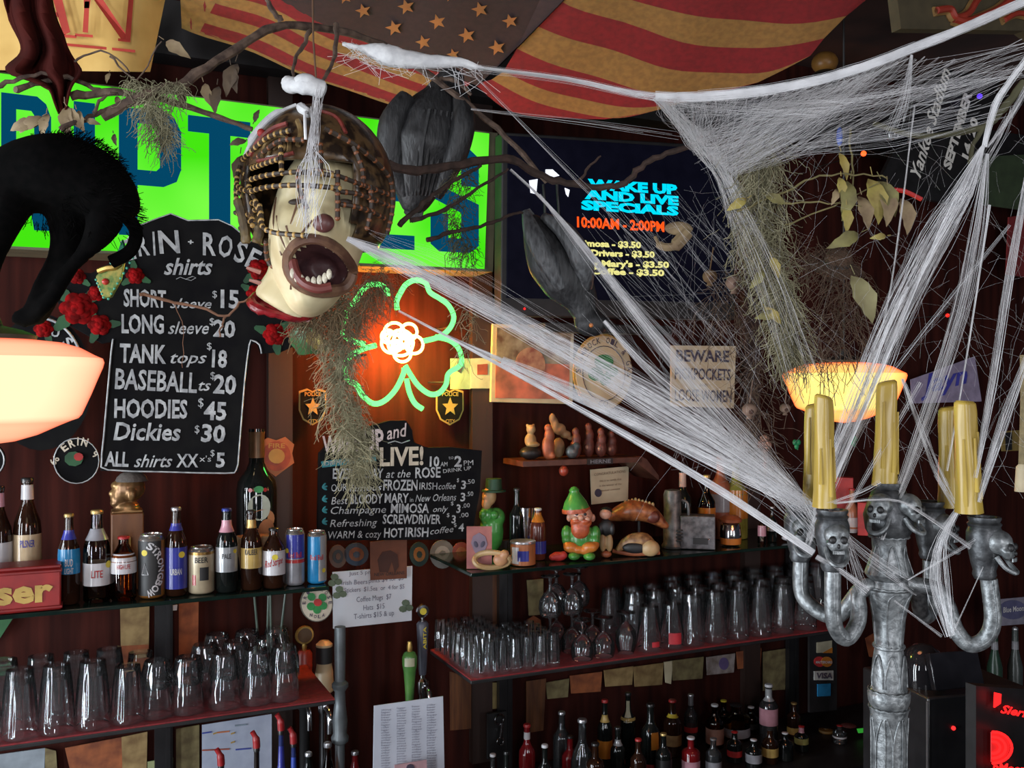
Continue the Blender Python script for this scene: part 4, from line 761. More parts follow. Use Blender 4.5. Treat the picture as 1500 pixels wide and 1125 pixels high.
for z_ in (8, 13, 18, 23): b = MB(); b.ball((9 * k, -9 * k, (z_ + 4) * k), (7 * k, 5 * k, 2 * k), 10, 6); b.build('finger_ridge', GREYM, o)
b = MB(); b.tube(sm([(13 * k, 0, 70 * k), (22 * k, 0, 64 * k), (22 * k, 0, 40 * k), (13 * k, 0, 32 * k)], 5), 2.2 * k, 8); b.build('handle', GREYM, o)
loc, k, r = on1(1022, .08); o = thing('metal_box', 'scuffed grey metal box with a small dark slot on the right shelf', 'box', loc, r); b = MB(); b.box((0, 0, 24 * k), (50 * k, 30 * k, 48 * k)); b.build('box_body', mat('scuffed_grey', (.15, .15, .16), .5, .3, c2=(.05, .05, .055), scale=50), o, bevel=.003); b = MB(); b.box((4 * k, -15.5 * k, 12 * k), (21 * k, 2 * k, 9 * k)); b.build('slot', BLACK, o); B([((16, -16, 15), 1.5)], 'rivet', CHROME)
loc, k, r = on1(1070, .08); o = thing('mirror_jar', 'shiny silver and orange glass jar with domed top right of the metal box', 'jar', loc, r); b = MB(); b.lathe([(12 * k, 0), (15 * k, 6 * k), (15.5 * k, 16 * k), (14 * k, 30 * k), (8 * k, 36 * k), (0, 37 * k)], n=22); b.build('jar_body', CHROME, o); b = MB(); b.lathe([(15 * k, 2 * k), (16 * k, 11 * k)], n=22); b.build('orange_base', GNO, o); b = MB(); b.lathe([(16 * k, 34 * k), (17 * k, 38 * k), (10 * k, 43 * k), (0, 44 * k)], n=20); b.build('lid', TERRA, o)
bottle(1000, .20, Z1, 104, 26, 'wine', DARKG, 'dark wine bottle with a white and orange neck foil behind the pewter stein', None, (.78, .98, mat('foil_white', (.5, .35, .28), .5)), None, name='wine_bottle')
bottle(1035, .18, Z1, 100, 26, 'liquor', GOLDG, 'golden liquor bottle behind the metal box', (.35, .5, lo_), None, capg, name='liquor_bottle'); bottle(1116, .06, Z1, 44, 12, 'liquor', CLEARB, 'small clear bottle with a pink label near the right shelf end', (.25, .6, lp), None, capw, name='miniature_bottle'); bottle(1131, .08, Z1, 52, 14, 'liquor', DARKG, 'small dark bottle near the right shelf end beside the pink-label miniature', (.3, .55, lg), None, caps, name='miniature_bottle')
bottle(1078, .2, Z1, 118, 34, 'liquor', mat('yellow_green_glass', (.20, .20, .04), .15), 'yellow-green bottle seen through the web above the silver jar', (.25, .6, lo_), None, capk, name='liquor_bottle'); bottle(1055, .22, Z1, 130, 30, 'liquor', mat('orange_box', (.26, .08, .04), .4), 'dull orange bottle seen through the web behind the jar', (.3, .5, lg), None, capk, name='liquor_bottle')
loc, k, r = on1(1155, .05); o = thing('white_napkin', 'white folded napkin lying at the right shelf end under the web', 'napkin', loc, r); B([((0, 0, 5), (10, 7, 4)), ((5, -2, 4), (8, 6, 4))], 'cloth', WHITEP, .002)
# dark wall bracket shelf with figurines
s0, z0, _t = wp(770, 688, .20); s1, z1_, _t = wp(945, 684, .20); b = MB(); b.box((0, 0, 0), (s1 - s0, .16, .018)); b.prism([((s1 - s0) / 2, .01), ((s1 - s0) / 2 + .02, .0), ((s1 - s0) / 2 + .07, -.06), ((s1 - s0) / 2 + .07, -.075), ((s1 - s0) / 2 - .02, -.01)], -.08, .08)
ZM = 1.735; o = b.build('mantel_shelf', mat('mantel_wood', (.10, .035, .02), .4, c2=(.05, .016, .01)), loc=W((s0 + s1) / 2, .30, ZM), rot=TH, smooth=False); tag(o, 'short dark wooden mantel shelf of figurines between the two chalk signs', 'shelf')
b = MB(); b.box((0, 0, 0), (.10, .004, .02)); q = b.build('shelf_plate', BLACK, o, (.06, -.083, 0)); b = MB(); b.text('HERNE', (.02, -.006), (.10, -.006), .013, -.087, .02); b.build('lettering', lg, o, smooth=False)
def fig(px, d, zb, lab, name, cat, parts, top=None):
    global o, k
    s, _, t = wp(px, 600, d); k = t / F; o = thing(name, lab, cat, W(s, d, zb), TH)
    for lst, nm, m in parts: B(lst, nm, m, .003)
ZF = ZM + .0095
fig(777, .28, ZF, 'small tan bear figurine sitting on a dark box, left on the mantel shelf', 'bear_figurine', 'figurine', (([((0, 0, 10), (17, 14, 10))], 'box_base', BLACK), ([((0, 0, 28), (9, 8, 11)), ((3, -5, 22), (10, 6, 4)), ((0, -2, 44), (7, 7, 7)), ((-5, 0, 50), (2.5, 2, 2.5)), ((5, 0, 50), (2.5, 2, 2.5))], 'bear_body', TAN)))
fig(803, .26, ZF, 'orange-brown standing figurine beside the tan bear on the mantel shelf', 'figurine', 'figurine', (([((0, 0, 18), (10, 8, 19)), ((2, 0, 34), (8, 7, 12)), ((4, -3, 6), (6, 7, 6)), ((0, 0, 46), (6, 6, 6))], 'figure_body', TERRA),))
fig(818, .30, ZF, 'cone-hatted pale figurine leaning to the right on the mantel shelf', 'figurine', 'figurine', (([((0, 0, 15), (10, 8, 15)), ((-10, 0, 58), (5, 5, 8)), ((-6, 0, 48), (6, 6, 12)), ((2, 0, 42), (10, 7, 9)), ((12, 0, 34), (9, 6, 6)), ((22, 0, 28), (7, 4, 3))], 'figure_body', mat('old_ivory', (.34, .2, .09), .6, c2=(.2, .11, .05))),))
for i, (px, h) in enumerate(((843, 44), (862, 50), (880, 42), (895, 36))):
    fig(px, .28 + .02 * (i % 2), ZF, ('dark red seated figurine', 'taller dark red figurine holding a pale ball', 'dark red figurine with rounded hood', 'smallest dark red figurine at the right end')[i] + ', mantel shelf', 'figurine', 'figurine', (([((0, 0, h * .3), (9, 8, h * .32)), ((1, -1, h * .62), (7, 6, h * .22)), ((0, 0, h * .88), (5.5, 5, 6))], 'figure_body', mat('oxblood', (.16, .045, .03), .5, c2=(.07, .018, .012), scale=60)), ([((-6, -6, h * .3), (3, 3, 4))], 'pale_detail', SKIN)))
fig(826, .28, ZF, 'grey elephant-like figurine at the foot of the cone-hatted one', 'figurine', 'figurine', (([((8, -10, 10), (10, 7, 10)), ((14, -12, 18), (6, 5, 6))], 'figure_body', GREYM),))
s_, z_, t_ = wp(838, 692, .16); b = MB(); b.ball((0, 0, 0), (.016, .014, .018), 14, 10); o = b.build('red_bauble', mat('dull_red', (.28, .04, .02), .35), loc=W(s_, .22, ZM - .028)); tag(o, 'dull red bauble hanging under the mantel shelf', 'bauble')

# ------------------------------------------------------------------ hanging lamps
def pendant(px, Y, s, label, prof, cy, lum):
    k = Y / F * s; c0 = P(px, cy, Y); o = thing('pendant_lamp', label, 'lamp', c0)
    b = MB(); b.lathe([(r * k, -(y - 575) * k) for r, y in prof], n=48); b.build('glass_shade', shade_glow('opal_%d' % px, *lum[:3]), o)
    b = MB(); t = (575 - 497) * k; b.lathe([(58 * k, t - 1 * k), (60 * k, t + 6 * k), (40 * k, t + 14 * k), (14 * k, t + 20 * k), (9 * k, t + 34 * k), (0, t + 35 * k)], n=24); b.build('fitter', BLACK, o)
    b = MB(); b.tube([(0, 0, t + 30 * k), (0, 0, 3.29 - c0.z)], .003, 8); b.build('rod', BLACK, o)
    l = lamp('lamp_glow', 'POINT', c0 + Vector((0, 0, -.10)), lum[4], (1, .28, .16), .12); l.location.z = c0.z - (652 - 575) * k - .03
LPR = [(58, 497), (95, 501), (118, 508), (138, 519), (149, 524), (151, 530), (149, 538), (144, 550), (133, 578), (120, 608), (115, 614), (104, 618), (88, 625), (60, 638), (30, 647), (0, 651)]
pendant(-11, 1.5, 1.0, 'large glowing orange glass lamp cut off by the left edge', LPR, 575, ((1.0, .90, .55), (1.0, .12, .05), 1.12, 1.0, 3.0))
pendant(1236, 2.62, .573, 'smaller glowing yellow glass lamp behind the candles', LPR, 576, ((1.0, .78, .20), (1.0, .05, .008), 1.5, 1.0, 4.5))

# ------------------------------------------------------------------ candelabra
YC = 1.3; KC = YC / F
SILV = mat('antique_silver', (.25, .265, .27), .46, .65, c2=(.085, .092, .096), scale=110, bump=.35, lo=.3, hi=.6)
SILD = mat('dark_silver', (.10, .105, .11), .45, .7, c2=(.045, .047, .05), scale=90, bump=.3)
CX_ = 1302; base = P(CX_, 1125, YC); ZB = 1.201
o = thing('candelabra', 'tall silver skull candelabra with five arms standing on the front bar', 'candelabra', (base.x, YC, ZB))
def cz(py): return EYE - (py - 562.5) / F * YC - ZB
b = MB(); b.lathe([(.085, 0), (.088, .008), (.075, .02), (.05, .032), (.034, .05), (.03, .07), (.024, .10), (25 * KC, .16), (25 * KC, cz(1140)), (26 * KC, cz(1045)), (28 * KC, cz(1036)), (26 * KC, cz(1034)), (29 * KC, cz(1026)), (30 * KC, cz(1015)), (27 * KC, cz(1010)), (24 * KC, cz(1006)), (25 * KC, cz(995)), (22.5 * KC, cz(968)), (20 * KC, cz(950)), (22 * KC, cz(948)), (22 * KC, cz(944)), (20 * KC, cz(941)), (23 * KC, cz(905)), (28 * KC, cz(880)), (33 * KC, cz(866)), (33 * KC, cz(863)), (28 * KC, cz(860)), (26 * KC, cz(849)), (30 * KC, cz(846)), (34 * KC, cz(840)), (29 * KC, cz(825)), (23 * KC, cz(805)), (24 * KC, cz(790)), (28 * KC, cz(783))], n=32); b.build('stem', SILV, o)
LRG = []
def rel(px, py, dy=0): v = P(px, py, YC); return Vector((v.x - base.x, dy, v.z - ZB))
def flute(pts, r): b = MB(); b.tube(pts, r, 6); b.build('relief_line', SILV, o)
for a in (-1.1, -.15, .8):   # gothic arches and leaf relief around the stem
    def pt(da, py, rr): an = a + da - pi / 2; return (rr * KC * cos(an), rr * KC * sin(an), cz(py))
    flute(sm([pt(-.42, 1004, 25), pt(-.40, 985, 24.5), pt(-.2, 965, 23.5), pt(0, 957, 22.5), pt(.2, 965, 23.5), pt(.40, 985, 24.5), pt(.42, 1004, 25)], 4), 1.3 * KC)
    flute(sm([pt(-.45, 1135, 26), pt(-.40, 1080, 26.5), pt(-.45, 1050, 26.5), pt(-.3, 1046, 26.5)], 4), 1.2 * KC)
    flute(sm([pt(0, 1135, 26), pt(.02, 1085, 26.5), pt(.18, 1062, 26.5), pt(.36, 1048, 26.5)], 4), 1.1 * KC)
    flute(sm([pt(.0, 1135, 26), pt(-.02, 1085, 26.5), pt(-.16, 1062, 26.5), pt(-.3, 1048, 26.5)], 4), 1.1 * KC)
    flute(sm([pt(-.30, 942, 20.5), pt(-.34, 905, 23.5), pt(-.25, 876, 30), pt(0, 866, 33)], 4), 1.2 * KC)
    flute(sm([pt(-.3, 838, 33), pt(-.22, 812, 25), pt(0, 797, 24), pt(.22, 812, 25), pt(.3, 838, 33)], 4), 1.4 * KC)
for py, rr in ((1011, 28.5), (1036, 27.8), (946, 21.8), (861, 29), (786, 28)):
    b = MB(); b.tube([(rr * KC * cos(i * pi / 16), rr * KC * sin(i * pi / 16), cz(py) + .0012 * (i % 2)) for i in range(33)], 1.4 * KC, 6); b.build('rope_ring', SILV, o)
def skull(c, face, sc=1.0):   # face = direction angle the skull looks to (0 = towards viewer, + = right)
    M = Matrix.Translation(c) @ Matrix.Rotation(face, 4, 'Z'); k = KC * sc
    b = MB()
    for cc, r in (((0, 2, 8), (14, 15, 13)), ((0, -8, -2), (10, 7, 8)), ((-8, -9, 0), (4, 4, 3)), ((8, -9, 0), (4, 4, 3)), ((0, -12, 4), (3, 3, 5))): b.ball([x * k for x in cc], [x * k for x in r], 12, 8)
    b.v = [tuple(M @ Vector(v)) for v in b.v]; s = b.build('skull', SILV, o, remesh=.0022, smooth_it=3)
    for x in (-1, 1):
        b = MB(); b.ball([x * 5.5 * k, -12.5 * k, 4 * k], [4 * k, 3.2 * k, 4.2 * k], 10, 7); b.v = [tuple(M @ Vector(v)) for v in b.v]; b.build('eye_socket', BLACK, s)
    b = MB(); b.ball([0, -15 * k, -2 * k], [1.8 * k, 2 * k, 2.6 * k], 8, 6); b.v = [tuple(M @ Vector(v)) for v in b.v]; b.build('nose_hole', BLACK, s)
    b = MB(); J = [(-10, 0, -6), (-9, -8, -16), (-4, -15, -21), (4, -15, -21), (9, -8, -16), (10, 0, -6)]
    b.tube(sm([[v * k for v in p] for p in J], 4), 2.6 * k, 8); b.v = [tuple(M @ Vector(v)) for v in b.v]; b.build('jaw', SILV, s)
    for i in range(6):
        x = -5 + i * 2; b = MB(); b.box((x * k, (-15.5 + abs(x) * .25) * k, -8.5 * k), (1.7 * k, 1.4 * k, 3.4 * k)); b.v = [tuple(M @ Vector(v)) for v in b.v]; b.build('tooth', SILV, s, smooth=False)
def socket(x, dy, ytop, rs=1.0):
    z = cz(ytop); k = KC * rs
    b = MB(); b.lathe([(13 * k, z - 88 * k), (16 * k, z - 82 * k), (15 * k, z - 76 * k), (18 * k, z - 66 * k), (21 * k, z - 50 * k), (24 * k, z - 36 * k), (24 * k, z - 22 * k), (21 * k, z - 14 * k), (23 * k, z - 10 * k), (20 * k, z - 7 * k), (22 * k, z - 3 * k), (22 * k, z), (16 * k, z), (15 * k, z - 5 * k), (0, z - 5 * k)], c=(x, dy, 0), n=24); b.build('candle_cup', SILD, o)
ARMS = [(1208, -.030, 742, [(1258, 868), (1256, 893), (1250, 912), (1233, 930), (1216, 915), (1209, 885), (1209, 830)]), (1418, -.045, 750, [(1338, 856), (1368, 862), (1381, 885), (1388, 915), (1404, 935), (1423, 925), (1430, 895), (1424, 838)]), (1190, .055, 745, [(1262, 862), (1240, 900), (1226, 910), (1205, 900), (1192, 880), (1191, 832)]), (1390, .06, 742, [(1335, 855), (1352, 872), (1362, 900), (1378, 915), (1392, 900), (1391, 832)])]
for x, dy, yt, pth in ARMS:
    sx = rel(x, yt).x; socket(sx, dy, yt)
    pts = []
    n = len(pth)
    for i, (a, c) in enumerate(pth):
        t = min(1, i / (n - 2)) ; v = rel(a, c); pts.append((v.x, dy * t, v.z))
    a0 = rel(CX_ + (18 if x > CX_ else -18), 858); pts = [(a0.x, 0, a0.z)] + pts; b = MB(); b.tube(sm(pts, 6), 11.5 * KC, 12); b.build('arm', SILV, o)
    b = MB(); b.tube(sm([(p[0], p[1] - 10.5 * KC, p[2]) for p in pts[1:]], 6), 1.6 * KC, 6); b.build('arm_rib', SILV, o)
    skull(Vector((sx + (0 if x < CX_ else .012), dy - .016, cz(yt + 44))), -.15 if x < CX_ else .8, 1.35)
z = cz(707); b = MB(); b.lathe([(28 * KC, cz(784)), (33 * KC, cz(775)), (36 * KC, cz(755)), (30 * KC, cz(735)), (26 * KC, cz(726)), (24 * KC, cz(719)), (20 * KC, cz(716)), (22 * KC, cz(712)), (22 * KC, z), (15 * KC, z), (15 * KC, cz(711)), (0, cz(711))], n=28); b.build('candle_cup', SILD, o)
for a, f in ((-.75, -.75), (.65, .65), (pi, pi)): skull(Vector((.030 * sin(a), -.030 * cos(a), cz(747))), f, 1.3)
WAX = mat('yellow_wax', (.46, .32, .055), .35, c2=(.33, .22, .038), scale=35, bump=.35, stretch=(1, 1, .3))
def candle(px, dy, ytip, ybase, w, label, lean=0.0, slant=3):
    Y = YC + dy; k = Y / F; bb = P(px, ybase, Y); H = (ybase - ytip) * k; R = w * k / 2
    o = thing('candle', label, 'candle', bb + Vector((0, 0, -.002)), 0); b = MB(); ph = random.uniform(0, 6)
    n = 16; vs = []; prof = [(1.22, 0), (1.16, .05), (1.05, .15), (1.0, .4), (.97, .7), (.95, .92), (.9, .98), (.7, 1.0), (0.0, .985)]
    pr = []
    for i in range(len(prof) - 1):
        for j in range(3):
            t = j / 3; pr.append((prof[i][0] + (prof[i + 1][0] - prof[i][0]) * t, prof[i][1] + (prof[i + 1][1] - prof[i][1]) * t))
    pr.append(prof[-1])
    b.lathe([(r * R, z * H) for r, z in pr], n=24, wob=lambda a, z: 1 + .05 * sin(3 * a + ph) + .05 * sin(5 * a + z * 18 + ph) + .03 * sin(z * 70 + a * 2))
    b.v = [(x + lean * z, y, z + (slant * k * x / R if z > .9 * H else 0)) for x, y, z in b.v]; b.build('wax_body', WAX, o)
    for a in (-2.2, -1.2, -.6):
        b = MB(); zt = H * random.uniform(.5, .95); zb = zt * random.uniform(.1, .5); pts = [(R * 1.0 * cos(a) + lean * (zt + (zb - zt) * t), R * 1.0 * sin(a), zt + (zb - zt) * t) for t in (0, .3, .7, 1)]; b.tube(pts, [R * .12, R * .16, R * .2, R * .26], 8); b.build('wax_drip', WAX, o)
candle(1189, .055, 590, 743, 25, 'yellow drip candle at far left of the candelabra, half hidden', .01); candle(1208, -.03, 577, 741, 28, 'yellow drip candle on the front left candelabra arm', -.01, -4)
candle(1297, 0, 556, 709, 30, 'yellow drip candle in the centre of the candelabra', .02, 3); candle(1390, .06, 594, 741, 29, 'yellow drip candle behind the front right candle', -.01, 2); candle(1419, -.045, 585, 749, 32, 'thick yellow drip candle on the front right candelabra arm', -.04, -1)

# ------------------------------------------------------------------ head prop in the helmet
YH = 1.55; KH = YH / F
c0 = P(465, 330, YH); o = thing('hanging_head', 'screaming severed head prop in a caged helmet hanging in the web', 'head prop', c0)
def hp(px, py, dep=0): return Vector(((px - 465) * KH, dep * KH, (330 - py) * KH))
FACE = mat('pale_mask_skin', (.78, .70, .44), .45, c2=(.60, .50, .28), scale=18, bump=.15); MOUTH = mat('mouth_dark', (.075, .028, .028), .45, c2=(.03, .01, .012), scale=30, bump=.4)
def gau(px, py, cx, cy, sx, sy, ang=0):
    dx, dy = px - cx, py - cy; c, s = cos(ang), sin(ang); u = dx * c + dy * s; v = -dx * s + dy * c
    return math.exp(-(u / sx) ** 2 - (v / sy) ** 2)
def facefn(v):
    py = 335 - v.z / KH; px = v.x / KH + 468 + .13 * v.z / KH
    if v.y < 0:
        d = 0
        d += 26 * gau(px, py, 492, 340, 15, 22); d += 16 * gau(px, py, 485, 285, 50, 13, .1); d -= 14 * gau(px, py, 452, 308, 18, 11); d -= 14 * gau(px, py, 520, 305, 16, 11)
        d += 14 * gau(px, py, 425, 350, 18, 40); d += 16 * gau(px, py, 455, 452, 28, 14)
        m = gau(px, py, 480, 398, 44, 36, .15); d -= 46 * max(0, min(1, (m - .47) * 2.6)); d += 9 * gau(px, py, 480, 398, 54, 46, .15) * max(0, min(1, (.62 - m) * 6))
        for a, bx in ((.5, 436), (.7, 446)): d -= 5 * math.exp(-((px - bx - (py - 380) * .25) / 4) ** 2) * math.exp(-((py - 385) / 40) ** 2)
        v = Vector((v.x, v.y - d * KH, v.z))
    t = (335 - v.z / KH - 335) / 130   # narrow the jaw
    w = 1 - .10 * max(0, t); return Vector((v.x * w + v.z * .13, v.y, v.z))
b = MB(); b.ball((0, 0, 0), (70 * KH, 88 * KH, 130 * KH), 110, 84, fn=facefn); b.v = [(x + hp(468, 335).x, y, z + hp(468, 335).z) for x, y, z in b.v]
mi = []
for f in b.f:
    cx = sum(b.v[i][0] for i in f) / 4; cy = sum(b.v[i][1] for i in f) / 4; cz_ = sum(b.v[i][2] for i in f) / 4
    px = 465 + cx / KH; py = 330 - cz_ / KH
    mi.append(1 if cy < 0 and gau(px, py, 480, 398, 44, 36, .15) > .53 else 0)
b.mi = mi; b.build('head', [FACE, MOUTH], o)
b = MB(); b.ball(hp(494, 344, -102), (15 * KH, 12 * KH, 13 * KH), 14, 10); b.build('nose', mat('nose_brown', (.16, .06, .05), .45, c2=(.09, .03, .03)), o)
LIP = mat('lip_tan', (.19, .10, .055), .5, c2=(.10, .045, .028), scale=40)
def fdep(px, py):
    zz = 335 - py; x0 = px - 468 - .13 * zz; r = 1 - (x0 / 70) ** 2 - (zz / 130) ** 2
    return facefn(Vector((x0 * KH, -88 * sqrt(max(r, .03)) * KH, zz * KH))).y / KH
lq = [(480 + 41 * cos(a) * cos(.15) - 34 * sin(a) * sin(.15), 398 + 41 * cos(a) * sin(.15) + 34 * sin(a) * cos(.15)) for a in [i * pi / 14 for i in range(29)]]
lip = [hp(x, y, fdep(x, y) - 1) for x, y in lq]
b = MB(); b.tube(lip, [(7.5 + 2 * max(0, sin(i * pi / 14))) * KH for i in range(29)], 8); b.build('lips', LIP, o)
b = MB(); b.tube(sm([hp(446, 392, -78), hp(452, 410, -82), hp(464, 424, -84), hp(482, 431, -84), hp(500, 428, -80)], 5), 7 * KH, 8); b.build('gum', mat('gum_red', (.20, .05, .04), .4), o)
TO = mat('tooth_ivory', (.66, .60, .46), .3)
for i in range(8):
    a = 2.55 - i * .27; x, y = 474 + 31 * cos(a), 396 + 27 * sin(a); b = MB(); b.ball(hp(x, y - 1, -86), (3.9 * KH, 3 * KH, 7.5 * KH), 8, 6); b.build('tooth', TO, o)
for x in (450, 518): b = MB(); b.ball(hp(x, 310, -72), (11 * KH, 4 * KH, 5 * KH), 10, 7); b.build('eye', mat('eye_dark', (.05, .03, .02), .6), o)
for q in ([(425, 330), (432, 360), (444, 392), (440, 430)], [(440, 345), (446, 365)], [(462, 296), (484, 290), (506, 296)], [(478, 340), (462, 356), (447, 380)], [(456, 300), (450, 330), (440, 360)], [(418, 300), (420, 340), (432, 385)], [(455, 268), (480, 264), (502, 268)]):
    b = MB(); b.tube(sm([hp(x, y, fdep(x, y)) for x, y in q], 4), 1.5 * KH, 6); b.build('wrinkle', LIP, o)
b = MB(); b.tube(sm([hp(450, 400, 10), hp(425, 425, 8), hp(408, 452, 8)], 4), [52 * KH] * 4 + [44 * KH] * 4 + [40 * KH], 18); nk = b.build('neck', FACE, o, remesh=.005)
RAW = mat('raw_red', (.30, .015, .02), .3, c2=(.16, .006, .01), scale=60, bump=.6)
b = MB(); pts = [hp(410 + 45 * cos(a) * .82 - 14 * sin(a), 449 + 45 * sin(a) * .22 + 16 * cos(a) * .9 + random.uniform(-2, 2), 8 - 36 * sin(a)) for a in [i * pi / 16 for i in range(33)]]; b.tube(pts, [random.uniform(5, 9) * KH for _ in pts], 8); b.build('torn_edge', RAW, o)
b = MB(); b.ball(hp(409, 455, 8), (36 * KH, 32 * KH, 12 * KH), 14, 8, Matrix.Rotation(.35, 3, 'Y')); b.build('neck_stump', RAW, o)
for x, y, dx in ((378, 414, -8), (384, 449, -9), (372, 396, -6)): b = MB(); b.tube([hp(x + 12, y + 4, -10), hp(x, y, -16), hp(x + dx, y - 2, -18)], [3.5 * KH, 3 * KH, 2 * KH], 6); b.build('flesh_strand', mat('flesh_pink', (.5, .22, .18), .4), o)
# helmet: shell, painted front, straps, beaded cage
SHELL = mat('helmet_brown', (.095, .055, .024), .3, c2=(.018, .011, .007), scale=55, lo=.42, hi=.58)
def hfn(v): return Vector((v.x, v.y, v.z * (1.05 if v.z > 0 else 1)))
b = MB(); b.ball((0, 0, 0), (112 * KH, 118 * KH, 122 * KH), 48, 32, fn=hfn); hc = hp(466, 282, 8)
keep = []
for f in b.f:
    c = [sum(b.v[i][j] for i in f) / len(f) / KH for j in range(3)]
    front = c[1] < -10 and -120 < c[2] < 34 + .0012 * c[0] ** 2 * -1 and -84 < c[0] < 66
    if c[2] < -78 or (front and c[2] < 30 - abs(c[0]) * .1): continue
    keep.append(f)
b.f = keep; b.mi = [0] * len(keep); b.v = [(x + hc.x, y + hc.y, z + hc.z) for x, y, z in b.v]
h = b.build('helmet', SHELL, o); m = h.modifiers.new('so', 'SOLIDIFY'); m.thickness = .006
def shellpt(px, py, off=1.02):
    x = (px - 466) / 112; z = (282 - py) / (122 * (1.05 if py < 282 else 1)); q = max(0.02, 1 - x * x - z * z)
    return hp(px, py, 8 - 118 * sqrt(q) * off - (off - 1) * 30)
PNT = mat('helmet_paint_red', (.24, .04, .03), .4, c2=(.09, .02, .015), scale=70); PNG_ = mat('helmet_paint_gold', (.26, .17, .07), .4, c2=(.1, .06, .025), scale=60)
for q, m, r in (([(385, 245), (398, 225), (418, 210), (440, 204)], PNT, 4), ([(390, 236), (408, 224), (432, 218), (446, 222)], PNT, 3), ([(408, 252), (412, 232), (430, 222), (446, 230), (448, 248)], PNG_, 3), ([(418, 250), (422, 238), (434, 232), (442, 240), (436, 250)], PNG_, 2.5), ([(400, 256), (425, 256), (455, 250)], PNT, 3), ([(455, 200), (462, 218), (460, 240)], PNG_, 4), ([(480, 180), (505, 190), (520, 215)], PNT, 3), ([(425, 244), (432, 238), (440, 246)], PNG_, 2)):
    b = MB(); b.tube(sm([shellpt(x, y) for x, y in q], 5), r * KH, 6); b.build('painted_scroll', m, h)
b = MB(); b.ball(shellpt(399, 211 + 0), (6 * KH,) * 3, 10, 7); b.build('red_stud', REDP, h)
CORDK = mat('cage_dark', (.04, .025, .015), .5); BEAD1 = mat('bead_yellow', (.50, .30, .09), .45); BEAD2 = mat('bead_orange', (.22, .07, .022), .45)
def cage(q, dark=False):
    pts = sm([hp(*p) for p in q], 8); b = MB(); b.tube(pts, 3.4 * KH, 6); c = b.build('cage_bar', CORDK, h)
    L = 0; last = -1; b1 = MB(); i0 = 0; acc = 0; nxt = 6
    bb = MB()
    for i in range(1, len(pts)):
        seg = (pts[i] - pts[i - 1]); acc += seg.length / KH
        if acc > nxt:
            bb.ball(pts[i], (3.9 * KH, 3.9 * KH, 3.9 * KH), 8, 6); nxt = acc + 9.5
    if bb.v: bb.build('bead_row', BEAD2 if dark else BEAD1, c)
cage([(365, 245, -40), (388, 238, -70), (420, 226, -100), (455, 222, -118)]); cage([(368, 258, -40), (400, 248, -80), (440, 236, -118), (475, 238, -128)], 1)
cage([(360, 250, -30), (358, 275, -40), (372, 290, -60), (392, 295, -78)]); cage([(352, 268, -20), (356, 300, -30), (380, 318, -50), (386, 340, -60)])
cage([(385, 280, -75), (420, 281, -112), (470, 282, -135), (520, 286, -128)]); cage([(385, 296, -75), (420, 297, -112), (468, 300, -138), (520, 302, -128)], 0)
cage([(372, 262, -50), (384, 290, -66), (400, 320, -80), (408, 345, -95), (425, 357, -108), (455, 362, -118), (476, 364, -122)]); cage([(408, 345, -95), (406, 330, -90), (402, 315, -84)])
cage([(470, 275, -137), (468, 298, -139), (478, 330, -132)], 1); cage([(518, 278, -128), (518, 305, -128), (516, 340, -118)], 1); cage([(556, 290, -90), (557, 320, -88), (550, 350, -84)], 1); cage([(520, 286, -128), (545, 292, -104), (575, 296, -60)], 1); cage([(520, 306, -126), (546, 306, -104), (576, 312, -60)], 1)
cage([(440, 238, -118), (442, 262, -125), (444, 282, -130)]); cage([(495, 238, -132), (497, 262, -135), (496, 284, -134)], 1); cage([(385, 262, -66), (410, 264, -100), (440, 262, -125)]); cage([(535, 240, -104), (546, 268, -100), (548, 292, -100)], 1); cage([(352, 282, -25), (372, 300, -45), (398, 316, -78)]); cage([(350, 315, -20), (372, 322, -40), (400, 318, -80)]); cage([(360, 340, -30), (376, 332, -45), (390, 338, -60)]); cage([(520, 322, -122), (548, 324, -100), (572, 330, -56)], 1)
cage([(500, 222, -126), (540, 240, -100), (575, 268, -50), (580, 310, -40), (572, 350, -40)], 1); cage([(405, 360, -60), (402, 385, -40), (418, 402, -40), (432, 405, -40)], 1)
for q in ([(360, 300), (368, 330), (372, 362)], [(380, 320), (390, 340), (386, 362)]):
    b = MB(); b.tube(sm([hp(x, y, -40) for x, y in q], 5), [7 * KH, 8 * KH] * 5 + [6 * KH], 8); b.build('ear_guard', mat('guard_ochre', (.16, .11, .04), .5, c2=(.05, .03, .015), scale=50), h)
COT = mat('cotton_white', (.70, .70, .70), .95, c2=(.55, .55, .56), scale=60, bump=.5)
b = MB(); b.tube(sm([hp(428, 130, -30), hp(440, 138, -40), hp(462, 138, -40), hp(482, 142, -30)], 4), [10 * KH] * 6 + [13 * KH] * 6 + [8 * KH], 10); b.ball(hp(436, 136, -36), (15 * KH, 12 * KH, 12 * KH)); b.ball(hp(456, 134, -40), (18 * KH, 14 * KH, 13 * KH)); b.build('cotton_wad', COT, o)
b = MB(); b.tube(sm([shellpt(440, 162, 1.03), shellpt(410, 180, 1.03), shellpt(385, 212, 1.03), shellpt(370, 238, 1.03)], 5), [4 * KH] * 4 + [7 * KH] * 8 + [3 * KH] * 4, 8); b.build('cotton_strap', COT, o)
b = MB(); b.tube(sm([shellpt(446, 158, 1.04), shellpt(455, 176, 1.04), shellpt(468, 188, 1.05), hp(476, 205, -135), hp(478, 240, -140)], 5), [3 * KH] * 4 + [7 * KH] * 7 + [2 * KH] * 10, 8); b.build('cotton_strap', COT, o)
b = MB()
